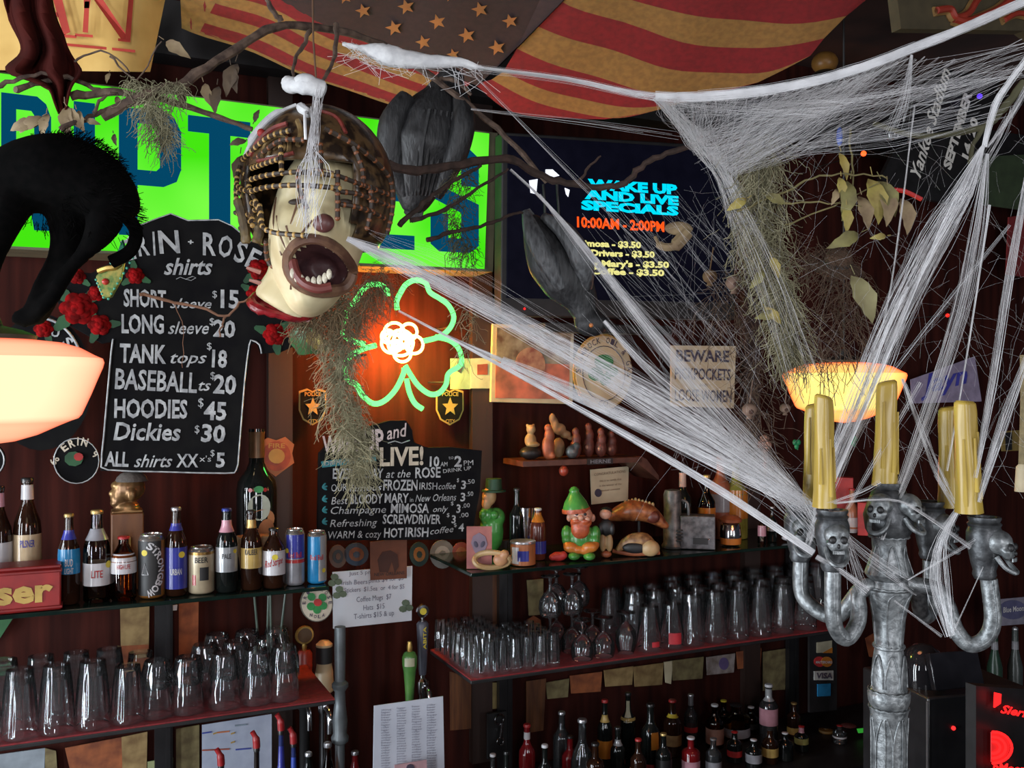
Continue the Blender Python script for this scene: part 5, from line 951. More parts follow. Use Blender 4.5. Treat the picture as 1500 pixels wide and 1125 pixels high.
for i in range(34):
    x = 486 + random.gauss(0, 5); x2 = 486 + random.gauss(0, 10); y0 = random.uniform(150, 190); b.strand(sm([hp(x, y0, -110 if y0 > 165 else -90), hp(487 + random.gauss(0, 4), 245, -142), hp(x2, random.uniform(280, 300), -145), hp(478 + random.gauss(0, 9), random.uniform(340, 372), -138)], 4), .35 * KH)
v_ = b.build('cotton_veil', WEB, o, smooth=False); v_['kind'] = 'stuff'
b = MB(); b.tube([P(458, -2, YH), P(459, 60, YH), P(464, 128, YH)], .0016, 6); w_ = b.build('hook_wire', mat('rusty_wire', (.12, .06, .03), .5), smooth=True); tag(w_, 'thin rusty wire from the ceiling down to the caged helmet', 'wire')

# ------------------------------------------------------------------ black cat
YK = 1.42; KK = YK / F; o = thing('cat_prop', 'furry black arched cat prop on the branch at upper left', 'cat', P(100, 330, YK))
def kp(px, py, d=0): return Vector(((px - 100) * KK, d * KK, (330 - py) * KK))
b = MB()
for q, r in (([(-25, 300, 0), (0, 280, 0), (40, 258, 0), (85, 252, 0), (130, 265, 4), (160, 290, 6), (168, 318, 6)], [40, 46, 54, 58, 52, 42, 34]), ([(158, 320, -8), (150, 345, -12), (130, 372, -14), (112, 392, -14), (98, 412, -14), (82, 440, -14), (60, 462, -14)], [30, 22, 13, 11, 12, 12, 10]),
             ([(90, 300, 20), (92, 340, 22), (84, 380, 20), (62, 420, 18), (48, 452, 16), (36, 470, 14)], [36, 28, 24, 22, 20, 17]), ([(30, 300, -20), (14, 340, -24), (-4, 385, -24), (-14, 440, -24)], [30, 24, 20, 18]), ([(18, 466, 0), (40, 468, -2), (62, 464, -6)], [12, 13, 9]),
             ([(-25, 290, 0), (-50, 275, 0), (-70, 285, 0)], [38, 34, 30])):
    b.tube(sm([kp(*p) for p in q], 4), [v * KK for v in sm1(r, 4)], 12)
b.ball(kp(100, 240), (50 * KK, 40 * KK, 40 * KK)); b.build('body', FURB, o, remesh=.008)
b = MB(); b.tube(sm([kp(160, 300, 30), kp(185, 330, 34), kp(178, 362, 34), kp(150, 380, 30)], 4), [10 * KK] * 13, 8); b.build('tail', FURB, o)
b = MB()
for i in range(2600):
    a = random.uniform(-.5, pi + .6) if random.random() < .75 else random.uniform(0, 6.28); rr = random.uniform(.86, 1.0); y = random.uniform(-.8, .8)
    cx, cy, rx, ry = (92, 268, 92, 74) if random.random() < .8 else (150, 310, 50, 50)
    q = sqrt(1 - y * y); px, py = cx + rx * rr * cos(a) * q, cy - ry * rr * sin(a) * q
    dx, dz = cos(a) * 9 + random.gauss(0, 3) + 3, -sin(a) * 8 + random.gauss(0, 3) + 3
    b.strand([kp(px, py, y * 48), kp(px + dx, py + dz, y * 52)], .5 * KK)
f_ = b.build('fur', FURB, o, smooth=False); f_['kind'] = 'stuff'

# beaded mask ornament hanging under the cat
o = thing('beaded_mask', 'green and gold jewelled mask ornament hanging beside the shirt board', 'ornament', P(163, 400, 1.62)); KM = 1.62 / F
def mp(px, py, d=0): return Vector(((px - 163) * KM, d * KM, (400 - py) * KM))
b = MB(); b.prism([((x - 163) * KM, (400 - y) * KM) for x, y in ((141, 405), (152, 392), (166, 392), (180, 376), (184, 380), (178, 410), (164, 436), (152, 438), (144, 420))], -.004, .004); b.build('mask_plate', mat('glitter_gold', (.30, .24, .05), .3, .5, c2=(.06, .14, .03), scale=90), o, bevel=.002)
b = MB(); b.prism([((x - 163) * KM, (400 - y) * KM) for x, y in ((160, 386), (174, 366), (180, 350), (184, 362), (180, 378), (168, 392))], -.004, .004); b.build('green_horn', mat('glitter_green', (.02, .20, .09), .3, .4, c2=(.01, .08, .05), scale=90), o, bevel=.002)
for x, y in ((156, 413), (172, 380)): b = MB(); b.ball(mp(x, y, -4), 5 * KM, 10, 7); b.build('red_gem', mat('gem_red', (.5, .04, .03), .2), o)
b = MB(); b.tube(sm([mp(146, 398, -5), mp(158, 394, -6), mp(170, 392, -6), mp(180, 384, -5)], 5), 4 * KM, 6); b.build('gold_band', GOLD, o)
for i, (x, y) in enumerate([(142 + i * 2.2, 410 + i * 5.2) for i in range(6)] + [(160 + i * 4.5, 438 - i * 7.5) for i in range(9)]): b = MB(); b.ball(mp(x, y, -3), 2.0 * KM, 8, 5); b.build('bead', mat('bead_teal', (.08, .42, .30), .2), o)

# ------------------------------------------------------------------ two ravens
def raven(name, label, Y, ref, body, rr, extra): 
    global o, KR, RF
    KR = Y / F; RF = ref; o = thing(name, label, 'raven', P(ref[0], ref[1], Y)); b = MB(); b.tube(sm([rp(*p) for p in body], 5), [v * KR for v in sm1(rr, 5)], 18); b.v = [tuple(v) for v in b.v]
    for c_, r in extra: b.ball(rp(*c_), [x * KR for x in r], 16, 10)
    b.build('body', RAVEN, o, remesh=.006)
def rp(px, py, d=0): return Vector(((px - RF[0]) * KR, d * KR, (RF[1] - py) * KR))
raven('raven', 'grey-black raven prop seen from behind on the branch before the green sign', 1.95, (628, 210), [(655, 118, 0), (650, 145, 0), (634, 180, 0), (622, 215, 0), (614, 250, 0), (608, 290, 0), (604, 312, 0)], [20, 34, 52, 58, 46, 28, 12], [((660, 120, -4), (22, 20, 20))])
for q, r in (([(600, 150, -30), (580, 190, -36), (578, 235, -30), (596, 290, -16)], [12, 20, 20, 8]), ([(676, 150, -26), (680, 190, -34), (668, 235, -30), (640, 292, -16)], [12, 18, 18, 8])): b = MB(); b.tube(sm([rp(*p) for p in q], 5), [v * KR for v in sm1(r, 5)], 10); b.build('wing', RAVEN, o)
for i in range(9):
    x = 588 + i * 8; b = MB(); b.tube(sm([rp(x + 14, 175, -52 + abs(i - 4) * 4), rp(x + 4, 230, -54 + abs(i - 4) * 5), rp(x + (610 - x) * .4, 292, -30 + abs(i - 4) * 2)], 4), [3 * KR] * 5 + [4 * KR] * 3 + [1.5 * KR], 6); b.build('feather_ridge', RAVEN, o)
b = MB(); b.prism([((x - 628) * KR, (210 - y) * KR) for x, y in ((596, 286), (624, 288), (618, 322), (604, 326), (592, 312))], -.006, .006); b.build('tail', RAVEN, o, smooth=False)
raven('raven', 'black raven prop hanging head down in front of the television', 1.9, (830, 390), [(775, 318, 0), (790, 345, 0), (808, 380, 0), (832, 412, 0), (850, 438, 0), (858, 460, 0), (866, 474, 0)], [10, 26, 38, 38, 26, 19, 22], [((866, 474, -3), (26, 22, 20))])
for q, r in (([(770, 312, -14), (780, 345, -26), (800, 385, -32), (822, 425, -26)], [5, 14, 16, 8]), ([(795, 320, -16), (826, 345, -32), (850, 385, -34), (858, 425, -20)], [6, 14, 18, 8])): b = MB(); b.tube(sm([rp(*p) for p in q], 5), [v * KR for v in sm1(r, 5)], 10); b.build('wing', mat('grey_feather', (.10, .105, .11), .45, c2=(.03, .03, .032), scale=120, stretch=(1, 1, .25), bump=.7), o)
b = MB(); b.tube([rp(885, 474, -8), rp(900, 482, -10), rp(914, 488, -10)], [9 * KR, 6 * KR, 1 * KR], 8); b.build('beak', BLACK, o)
b = MB(); b.ball(rp(864, 478, -24), 3.2 * KR, 10, 7); b.build('eye', mat('eye_orange', (.6, .2, .05), .3), o)
b = MB(); b.prism([((x - 830) * KR, (390 - y) * KR) for x, y in ((764, 310), (776, 306), (800, 335), (782, 345), (768, 335))], -.006, .006); b.build('tail', RAVEN, o, smooth=False)
for x in (800, 820): b = MB(); b.tube([rp(x, 350, -5), rp(x - 2, 300, 0), rp(x - 4, 270, 0)], 2 * KR, 6); b.build('leg', BLACK, o)
# ------------------------------------------------------------------ branches, leaves, moss
def branch(label, trunk, r, twigs=(), m=BRANCH):
    p0 = P(*trunk[0]); o = thing('tree_branch', label, 'branch', p0)
    def tb(q, rr, nm):
        pts = [P(*a) - p0 for a in q]; n = 5; s = sm(pts, n)
        s = [v + Vector((random.gauss(0, .0012), random.gauss(0, .0012), random.gauss(0, .0012))) for v in s]; k = len(s)
        b = MB(); b.tube(s, [rr * (1.06 - .5 * i / k) * (1 + .10 * sin(i * 1.7)) for i in range(k)], 8); return b.build(nm, m, o)
    tb(trunk, r, 'stem')
    for t in twigs: tb(t[0], t[1], 'twig')
    return o
branch('long grey branch running from the moss up to the hanging wire and into the raven', [(150, 170, 1.5), (215, 138, 1.5), (262, 124, 1.52), (330, 82, 1.56), (405, 40, 1.62), (480, 42, 1.7), (560, 66, 1.8), (640, 118, 1.88), (700, 165, 1.9), (765, 225, 1.9), (800, 268, 1.9)], .0085,
       [([(412, 30, 1.62), (395, 8, 1.6), (388, -10, 1.6)], .005), ([(455, 44, 1.66), (440, 72, 1.62), (430, 95, 1.58), (432, 118, 1.56)], .0038), ([(494, 36, 1.7), (490, 80, 1.64), (474, 118, 1.58)], .0045), ([(640, 118, 1.88), (665, 116, 1.88), (690, 138, 1.88)], .005), ([(560, 66, 1.8), (610, 88, 1.84), (650, 92, 1.85)], .004)])
branch('thin brown branch sloping over the green sign to the helmet', [(105, 140, 1.5), (165, 136, 1.5), (240, 146, 1.52), (310, 168, 1.53), (368, 190, 1.54)], .0065, [([(20, 132, 1.48), (60, 118, 1.5), (110, 118, 1.5), (150, 136, 1.5)], .005), ([(-5, 128, 1.47), (40, 112, 1.48), (90, 108, 1.5)], .004)])
branch('forked twig with withered leaves above the black cat', [(88, 190, 1.46), (125, 174, 1.48), (165, 160, 1.5), (205, 146, 1.52)], .0042, [([(135, 168, 1.48), (150, 145, 1.48), (172, 135, 1.49)], .0028), ([(110, 90, 1.5), (150, 76, 1.5), (190, 104, 1.5)], .0018), ([(160, 82, 1.5), (200, 115, 1.5), (235, 60, 1.5)], .0016)])
branch('dark knotted branch crossing from the helmet to the right of the television', [(565, 240, 1.72), (610, 250, 1.75), (660, 244, 1.78), (740, 232, 1.8), (785, 254, 1.82), (830, 268, 1.82), (880, 274, 1.82), (915, 268, 1.8), (945, 240, 1.78), (985, 222, 1.76), (1040, 205, 1.72)], .0085,
       [([(585, 330, 1.7), (620, 298, 1.72), (660, 268, 1.75), (705, 242, 1.78)], .005), ([(600, 322, 1.72), (650, 308, 1.75), (700, 276, 1.77), (745, 248, 1.8)], .004), ([(625, 352, 1.76), (660, 340, 1.78), (705, 332, 1.8), (740, 318, 1.82), (766, 310, 1.84)], .0042), ([(850, 268, 1.82), (862, 245, 1.82), (880, 228, 1.82)], .003)], mat('dark_branch', (.055, .03, .022), .9, c2=(.025, .014, .01), scale=60, bump=.5))
branch('thin forked twig across the shirt price board', [(205, 430, 1.6), (240, 440, 1.6), (280, 448, 1.6), (330, 462, 1.6), (352, 445, 1.6), (384, 424, 1.6)], .0028, [([(330, 462, 1.6), (325, 478, 1.6), (322, 495, 1.6)], .002), ([(255, 445, 1.6), (268, 478, 1.6), (266, 540, 1.6)], .0008)], mat('light_twig', (.24, .12, .07), .9))
branch('slender olive twig holding yellow leaves at the upper right', [(1080, 310, 1.7), (1140, 285, 1.7), (1190, 262, 1.68), (1240, 255, 1.66), (1300, 260, 1.65)], .0022, [([(1140, 300, 1.7), (1200, 296, 1.68), (1262, 302, 1.66)], .0018), ([(1150, 330, 1.7), (1220, 300, 1.68), (1290, 268, 1.66)], .0016), ([(1245, 190, 1.7), (1248, 240, 1.68), (1250, 300, 1.66)], .002)], mat('olive_twig', (.16, .13, .05), .9))
branch('dim olive branch behind the right-hand webs', [(1500, 120, 1.9), (1470, 160, 1.9), (1440, 185, 1.9), (1350, 200, 1.9), (1280, 180, 1.9)], .008, [([(1440, 185, 1.9), (1420, 230, 1.9), (1425, 245, 1.9)], .005)], mat('olive_bark', (.09, .085, .045), .9))
def leaf(px, py, Y, L, ang, m, curl=.4, w=.2, label='', group=None):
    k = Y / F; b = MB(); n = 8; vs = []; c = P(px, py, Y)
    for i in range(n + 1):
        t = i / n; wd = w * L * sin(pi * t ** .8) + .3
        for j in (-1, -.5, 0, .5, 1):
            u = t * L; v = j * wd * (1 + .12 * sin(i * 2.1 + j)); y = curl * L * (t - .5) ** 2 * 2 - .5 * abs(j) * wd * .5
            vs.append(((u * cos(ang) - v * sin(ang)) * k, y * k, -(u * sin(ang) + v * cos(ang)) * k))
    b.add(vs, [(i * 5 + j, i * 5 + j + 1, (i + 1) * 5 + j + 1, (i + 1) * 5 + j) for i in range(n) for j in range(4)])
    b.tube([(-.2 * L * cos(ang) * k, 0, .2 * L * sin(ang) * k), (0, 0, 0)], .7 * k, 5)
    o = b.build('leaf', m, loc=c); return tag(o, label, 'leaf', group)
YL = mat('yellow_leaf', (.34, .28, .07), .7, c2=(.2, .14, .04), scale=30); OL = mat('olive_leaf', (.20, .18, .06), .75, c2=(.1, .08, .03), scale=30); TL = mat('tan_leaf', (.26, .19, .10), .8, c2=(.14, .09, .05), scale=30)
LL = 'dried leaf in the cluster on the olive twig'
for _i, (px, py, L, a, m) in enumerate(sorted(((1232, 258, 34, 1.5, YL), (1246, 262, 60, 1.7, OL), (1262, 285, 52, 1.3, TL), (1278, 258, 70, 1.35, YL), (1290, 262, 60, 1.1, OL), (1240, 300, 40, 1.5, YL), (1262, 340, 52, 2.7, OL), (1300, 270, 60, 1.5, TL), (1325, 288, 55, 1.4, TL), (1228, 275, 26, 1.9, TL), (1300, 345, 24, 3.0, YL)), key=lambda q: q[0])): leaf(px, py, 1.66, L, a, m, label=LL + ', ' + ORD[_i] + ' counted from its left', group='dried leaves on the olive twig', curl=.5)
leaf(1252, 402, 1.75, 78, 1.15, mat('pale_leaf', (.30, .27, .13), .7, c2=(.2, .17, .08)), label='single pale leaf hanging above the right lamp', w=.2)
leaf(1232, 222, 1.68, 42, 1.3, mat('ochre_leaf', (.3, .22, .05), .6), label='narrow ochre leaf below the blue glint', w=.14)
for i, (px, py, L, a) in enumerate(((1008, 335, 26, 2.4), (1005, 338, 44, 2.9), (985, 352, 24, 3.4))): pass
b = MB(); k = 1.78 / F; c0 = P(985, 345, 1.78)
pts = [((x - 985) * k, y_ * k, (345 - y) * k) for x, y, y_ in ((1012, 334, 0), (1000, 348, -4), (985, 362, -6), (968, 360, 0), (960, 346, 4))]; b.tube(sm(pts, 5), [4 * k] * 3 + [10 * k] * 7 + [6 * k] * 7 + [2.5 * k] * 4, 8)
b.ball((8 * k, -3 * k, 10 * k), (20 * k, 5 * k, 10 * k), 12, 8); o = b.build('leaf', TL, loc=c0); tag(o, 'curled tan leaf hanging before the television screen', 'leaf')
LB = 'withered leaf on the branches over the green sign'
for _i, (px, py, L, a, m) in enumerate(sorted(((268, 130, 30, 1.6, LEAFB), (298, 120, 36, 1.3, TL), (318, 124, 42, 1.7, LEAFB), (345, 90, 52, 1.9, LEAFB), (338, 95, 40, 1.4, LEAFB), (240, 58, 44, .6, TL), (160, 106, 16, 1.9, TL), (168, 140, 22, 1.0, TL), (112, 160, 34, 1.3, TL), (95, 152, 50, 1.5, TL), (98, 156, 40, 1.0, TL), (62, 170, 44, 2.6, TL), (55, 178, 46, 2.9, TL), (68, 165, 36, 1.8, TL), (125, 175, 22, .3, TL), (360, 205, 26, 2.9, LEAFB), (352, 225, 46, 1.7, LEAFB), (166, 195, 18, 1.4, LEAFB), (372, 178, 20, -1.2, LEAFB)), key=lambda q: q[0])):
    leaf(px, py, 1.52 if px > 140 else 1.47, L, a, m, label=LB + ', ' + ORD[_i] + ' counted from the left', group='withered leaves on the upper left branches')
# artificial green bird-of-paradise leaf behind the moss
leaf(420, 490, 2.2, 70, .3, mat('green_leaf', (.03, .12, .03), .5), label='dark green leaf beside the painted roses under the head', w=.3); leaf(450, 480, 2.19, 44, 1.0, YL, label='yellow-striped green leaf near the neon sign left edge', w=.25)
def moss(label, path, wid, Y, n, L, m=MOSS, curly=1.0, grav=.6):
    p0 = P(path[0][0], path[0][1], Y); b = MB(); k = Y / F; sp = sm([(x, y, 0) for x, y in path], 8); ws = sm1(wid, 8)
    for i in range(n):
        j = random.randrange(len(sp)); q = sp[j]; w = ws[j]; x, y, d = q.x + random.gauss(0, w * .5), q.y + random.gauss(0, w * .4), random.gauss(0, w * .35)
        a = random.uniform(0, 6.28); pts = []; st = L * random.uniform(.5, 1.2) / 6
        for s in range(7):
            pts.append(Vector(((x - path[0][0]) * k, d * k, (path[0][1] - y) * k))); a += random.gauss(0, .75) * curly
            x += st * cos(a) * .8; y += st * (sin(a) * .8 + grav); d += random.gauss(0, st * .4)
        b.strand(pts, random.uniform(.28, .6) * k)
    o = b.build('moss_clump', m, loc=p0, smooth=False); return tag(o, label, 'moss', None, 'stuff')
moss('grey-green moss clump on the branch above the capitals of the green sign', [(190, 122), (225, 132), (262, 128)], [12, 16, 12], 1.5, 260, 34); moss('pale moss tuft hanging over the green sign', [(218, 150), (232, 172), (245, 200)], [14, 16, 12], 1.49, 420, 40)
moss('long pale moss hanging down over the neon sign and the chalk board', [(505, 425), (500, 480), (498, 530), (503, 590), (520, 640), (524, 690)], [30, 26, 18, 24, 20, 12], 1.75, 1500, 46); moss('brown-grey moss tuft under the screaming head', [(440, 470), (480, 462), (535, 440), (560, 400)], [14, 20, 24, 22], 1.7, 620, 44, mat('brown_moss', (.20, .14, .075), .95, c2=(.11, .075, .04)))
moss('thin dark moss on the branch before the sign edge', [(680, 250), (672, 290), (668, 340), (690, 370)], [16, 18, 18, 10], 1.8, 260, 36, mat('dark_moss', (.09, .085, .035), .95, c2=(.05, .045, .02)))
moss('wispy moss strand beside the neon right leaf', [(678, 440), (690, 480), (680, 520)], [6, 8, 6], 1.9, 40, 40)
moss('large dry moss clump hanging right of the television', [(1110, 215), (1110, 270), (1115, 330), (1130, 400), (1150, 460), (1158, 520)], [34, 34, 32, 28, 22, 14], 1.72, 2100, 46, mat('grey_moss', (.30, .275, .17), .95, c2=(.17, .155, .09)))
moss('dry tangle of stems left of the right lamp', [(1050, 420), (1100, 500), (1105, 600), (1110, 660)], [26, 20, 16, 12], 1.95, 260, 60, mat('brown_stem', (.12, .075, .05), .95), .6); moss('dim leafy tangle above the right lamp', [(1180, 370), (1230, 390), (1240, 450), (1200, 520)], [30, 34, 30, 26], 1.95, 420, 60, mat('brown_stem', ()if 0 else (.12, .075, .05)), .7)
for i, (px, py) in enumerate(((1095, 290), (1122, 285), (1130, 375), (1120, 395), (1122, 450), (1140, 458))):
    leaf(px, py, 1.69, 34, (2.6, .4, 1.2, 2.2, .8, 2.9)[i], OL if i % 2 else YL, label='olive lichen-like leaf in the large moss clump, ' + ('upper left', 'upper right', 'middle', 'just below the middle', 'lower left', 'lowest right')[i], group='leaves caught in the large moss clump')
# dried poppy pods and thistle tangle
def pod(px, py, Y, r, label, m):
    k = Y / F; b = MB(); b.ball((0, 0, 0), (r * k, r * k, r * .9 * k), 14, 10); b.lathe([(r * .3 * k, -r * .8 * k), (r * .5 * k, -r * 1.25 * k), (r * .2 * k, -r * 1.3 * k)], n=10); b.tube([(0, 0, r * .8 * k), (r * .6 * k, .01, r * 4 * k)], 1.0 * k, 6)
    o = b.build('seed_pod', m, loc=P(px, py, Y)); tag(o, label, 'seed pod'); q = MB(); q.ball((0, -r * .75 * k, -.2 * r * k), (r * .4 * k, r * .3 * k, r * .4 * k), 10, 7); q.build('opening', mat('pod_dark', (.06, .025, .015), .8), o)
PODM = mat('pod_tan', (.22, .14, .10), .8, c2=(.12, .07, .05), scale=40)
pod(1076, 414, 1.8, 13, 'tan dried seed pod with a dark hole beside the moss', PODM); pod(1040, 405, 1.82, 11, 'brown dried seed pod left of the tan one', mat('pod_brown', (.14, .08, .035), .8)); pod(1098, 600, 1.9, 11, 'pale dried seed pod below the warning sign', PODM); pod(1150, 598, 1.95, 8, 'small pale seed pod at the left rim of the right lamp', PODM)

# ------------------------------------------------------------------ spider webs
def bundle(b, path, n, r=.15, jit=.6, stray=.12):
    """path: (x, y, Y, width) stations; every strand runs the whole way, keeping its place across the bundle"""
    m = len(path); nr = []
    for i in range(m):
        x0, y0 = path[max(i - 1, 0)][:2]; x1, y1 = path[min(i + 1, m - 1)][:2]; L = sqrt((x1 - x0) ** 2 + (y1 - y0) ** 2); nr.append((-(y1 - y0) / L, (x1 - x0) / L))
    for s in range(n):
        a = random.gauss(0, .30) if random.random() > .35 else random.uniform(-.62, .62); i0, i1 = 0, m - 1
        if m > 2 and random.random() < stray: i0 = random.randrange(0, m - 1)
        if random.random() < stray: i1 = random.randrange(i0 + 1, m)
        pts = []
        for i in range(i0, i1 + 1):
            x, y, Y, w = path[i]; o = a * w + random.gauss(0, jit) + random.gauss(0, .10 * w); pts.append(P(x + nr[i][0] * o, y + nr[i][1] * o, Y + a * .01))
        for e_, n_, w_ in ((0, 1, path[i0][3]), (-1, -2, path[i1][3])):
            if w_ > 9 and len(pts) > 1: pts[e_] = pts[e_].lerp(pts[n_], random.uniform(-.25, .55))
        b.strand(sm(pts, 3), r * random.choice((.6, .8, 1, 1.3, 1.8)) * path[m // 2][2] / F)
def web(label, bl, extra=None):
    b = MB()
    for q in bl: bundle(b, *q)
    if extra: extra(b)
    o = b.build('spider_web', WEB, smooth=False); return tag(o, label, 'spider web', None, 'stuff')
web('thick white web stretched from the nose of the head to the left candles', [([(508, 350, 1.42, 4), (600, 392, 1.43, 18), (740, 466, 1.45, 20), (850, 527, 1.43, 24), (960, 590, 1.41, 30), (1080, 665, 1.36, 28), (1182, 742, 1.31, 16)], 150), ([(512, 350, 1.42, 3), (640, 408, 1.43, 4), (800, 500, 1.44, 6), (980, 625, 1.41, 8), (1180, 735, 1.31, 8)], 26),
    ([(560, 350, 1.45, 10), (660, 400, 1.45, 34), (800, 490, 1.45, 40), (960, 585, 1.42, 44), (1100, 690, 1.35, 40), (1185, 775, 1.3, 24)], 16, .08)])
web('lower white web from the neon sign to the left candle cup', [([(584, 455, 1.6, 2), (660, 495, 1.57, 3), (740, 530, 1.53, 5), (860, 590, 1.49, 8), (1000, 650, 1.43, 12), (1190, 745, 1.31, 10)], 30), ([(735, 528, 1.53, 9), (780, 548, 1.52, 13), (860, 584, 1.49, 14), (960, 632, 1.45, 15), (1080, 690, 1.37, 18), (1186, 745, 1.31, 14)], 80),
    ([(640, 485, 1.57, 2), (760, 550, 1.53, 4), (930, 645, 1.46, 7), (1060, 722, 1.38, 9), (1192, 810, 1.29, 8)], 56), ([(760, 540, 1.53, 8), (900, 610, 1.47, 20), (1060, 690, 1.39, 46), (1190, 775, 1.3, 40)], 12, .08)])
web('thin slanting web from the twig by the television down to the left candles', [([(748, 248, 1.72, 1), (800, 298, 1.69, 3), (870, 380, 1.65, 8), (940, 470, 1.57, 12), (1040, 595, 1.47, 26), (1120, 680, 1.38, 26), (1180, 738, 1.31, 12)], 60), ([(790, 285, 1.7, 2), (880, 400, 1.64, 16), (980, 520, 1.53, 30), (1080, 640, 1.42, 44), (1182, 770, 1.3, 26)], 28, .09), ([(885, 470, 1.62, 3), (940, 530, 1.56, 10), (1040, 620, 1.46, 26), (1182, 760, 1.3, 30)], 36, .12)])
def sheet(b, polyA, polyB, n, Ya, Yb, r=.13, jit=6):
    A = sm([(x, y, 0) for x, y in polyA], 8); B_ = sm([(x, y, 0) for x, y in polyB], 8)
    for i in range(n):
        t = random.random(); u = min(1, max(0, t + random.gauss(0, .16))); a = A[int(t * (len(A) - 1))]; c = B_[int(u * (len(B_) - 1))]; y0 = Ya + random.gauss(0, .02); y1 = Yb + random.gauss(0, .02); pts = []; m1, m2 = random.gauss(0, jit), random.gauss(0, jit); ph = random.uniform(0, 6)
        for s in range(8): s /= 7; wv = 3 * sin(ph + s * 9); pts.append(P(a.x + (c.x - a.x) * s + m1 * sin(pi * s) + wv, a.y + (c.y - a.y) * s + m2 * sin(pi * s) + 8 * sin(pi * s) + wv, y0 + (y1 - y0) * s))
        b.strand(pts, r * random.uniform(.5, 1.4) * 1.5 / F)
EDG = [(700, 100), (830, 116), (960, 141), (1080, 138), (1180, 122), (1260, 100), (1340, 70), (1420, 38), (1510, -2)]
def up_edge(b):
    e = sm([(x, y, 0) for x, y in EDG], 4); ws = sm1([1.5, 3, 8, 9, 8, 8, 8, 8, 8], 4)
    for i in range(170):
        a = random.gauss(0, .36); s = random.choice((0, 8, 8, 9, 10, 12)); f = random.choice((len(e), len(e), len(e) - 8)); pts = [P(e[j].x, e[j].y + a * ws[j] + random.gauss(0, .3), 1.62 - .012 * j + a * .01) for j in range(s, f)]; b.strand(pts, .18 * 1.5 / F)
    for i in range(18): a = random.gauss(0, 1); b.strand([P(e[j].x, e[j].y + a * 3, 1.62 - .012 * j) for j in range(0, 10)], .12 * 1.5 / F)
    sheet(b, [(965, 142), (1080, 142), (1200, 126), (1340, 80)], [(1000, 180), (1030, 215), (1055, 240), (1075, 258)], 360, 1.55, 1.7, jit=10)
    sheet(b, [(1180, 130), (1260, 110), (1340, 85), (1500, 100)], [(1000, 200), (1050, 240), (1100, 250), (1180, 215)], 130, 1.5, 1.7, jit=14)
    sheet(b, [(965, 142), (1000, 170), (1040, 220)], [(1200, 170), (1330, 130), (1500, 110), (1500, 60)], 110, 1.68, 1.45, jit=9)
    sheet(b, [(1000, 170), (1030, 190), (1080, 210)], [(1020, 220), (1060, 245), (1075, 275)], 200, 1.7, 1.72, jit=8)
web('broad white web sheet slung from the flag up to the top right corner', [([(960, 142, 1.66, 8), (1000, 180, 1.68, 16), (1035, 220, 1.7, 24), (1062, 262, 1.72, 22), (1095, 330, 1.72, 44)], 90), ([(690, 98, 1.75, 2), (830, 116, 1.7, 6), (980, 150, 1.66, 10)], 14), ([(690, 160, 1.8, 2), (850, 178, 1.75, 8), (1000, 200, 1.7, 14)], 8), ([(1040, 230, 1.72, 26), (1130, 180, 1.66, 40), (1260, 130, 1.6, 30)], 70)], up_edge)
web('web fan falling from the right-hand knot to the left candles', [([(1440, 214, 1.3, 3), (1412, 280, 1.32, 26), (1370, 350, 1.33, 36), (1320, 450, 1.33, 36), (1270, 570, 1.33, 34), (1225, 680, 1.31, 22), (1190, 780, 1.29, 10)], 105), ([(1425, 262, 1.32, 20), (1400, 300, 1.32, 16), (1350, 400, 1.33, 5), (1290, 540, 1.33, 6), (1195, 765, 1.29, 4)], 34), ([(1330, 420, 1.33, 3), (1300, 480, 1.33, 5), (1270, 560, 1.33, 6), (1222, 660, 1.31, 6)], 16)])
web('curved white web cord at the upper right falling to its knot', [([(1506, 84, 1.25, 6), (1480, 118, 1.26, 7), (1458, 155, 1.27, 7), (1442, 215, 1.3, 5)], 60), ([(1508, 120, 1.26, 8), (1480, 170, 1.28, 8), (1446, 215, 1.3, 4)], 24), ([(1325, 155, 1.5, 30), (1400, 140, 1.4, 40), (1490, 100, 1.28, 40)], 26, .10), ([(1480, 165, 1.3, 10), (1465, 200, 1.3, 14), (1430, 260, 1.31, 14)], 18), ([(1180, 215, 1.6, 24), (1310, 200, 1.47, 30), (1450, 165, 1.35, 24)], 30, .10), ([(1335, 80, 1.46, 3), (1325, 140, 1.48, 12), (1305, 190, 1.5, 26)], 24, .12)])
web('narrow web strands falling to the front right candle', [([(1446, 225, 1.3, 4), (1432, 330, 1.29, 16), (1405, 460, 1.28, 18), (1350, 630, 1.28, 14), (1290, 790, 1.28, 6)], 40, .13), ([(1505, 260, 1.25, 8), (1480, 400, 1.24, 12), (1455, 560, 1.24, 12), (1428, 700, 1.24, 6)], 34, .13), ([(1340, 155, 1.5, 1), (1318, 330, 1.42, 1.5), (1295, 470, 1.36, 2), (1240, 640, 1.32, 2)], 9), ([(1510, 510, 1.22, 6), (1470, 620, 1.23, 12), (1432, 735, 1.24, 6)], 34, .13), ([(1450, 300, 1.28, 4), (1420, 500, 1.27, 4), (1388, 690, 1.26, 3)], 12)])
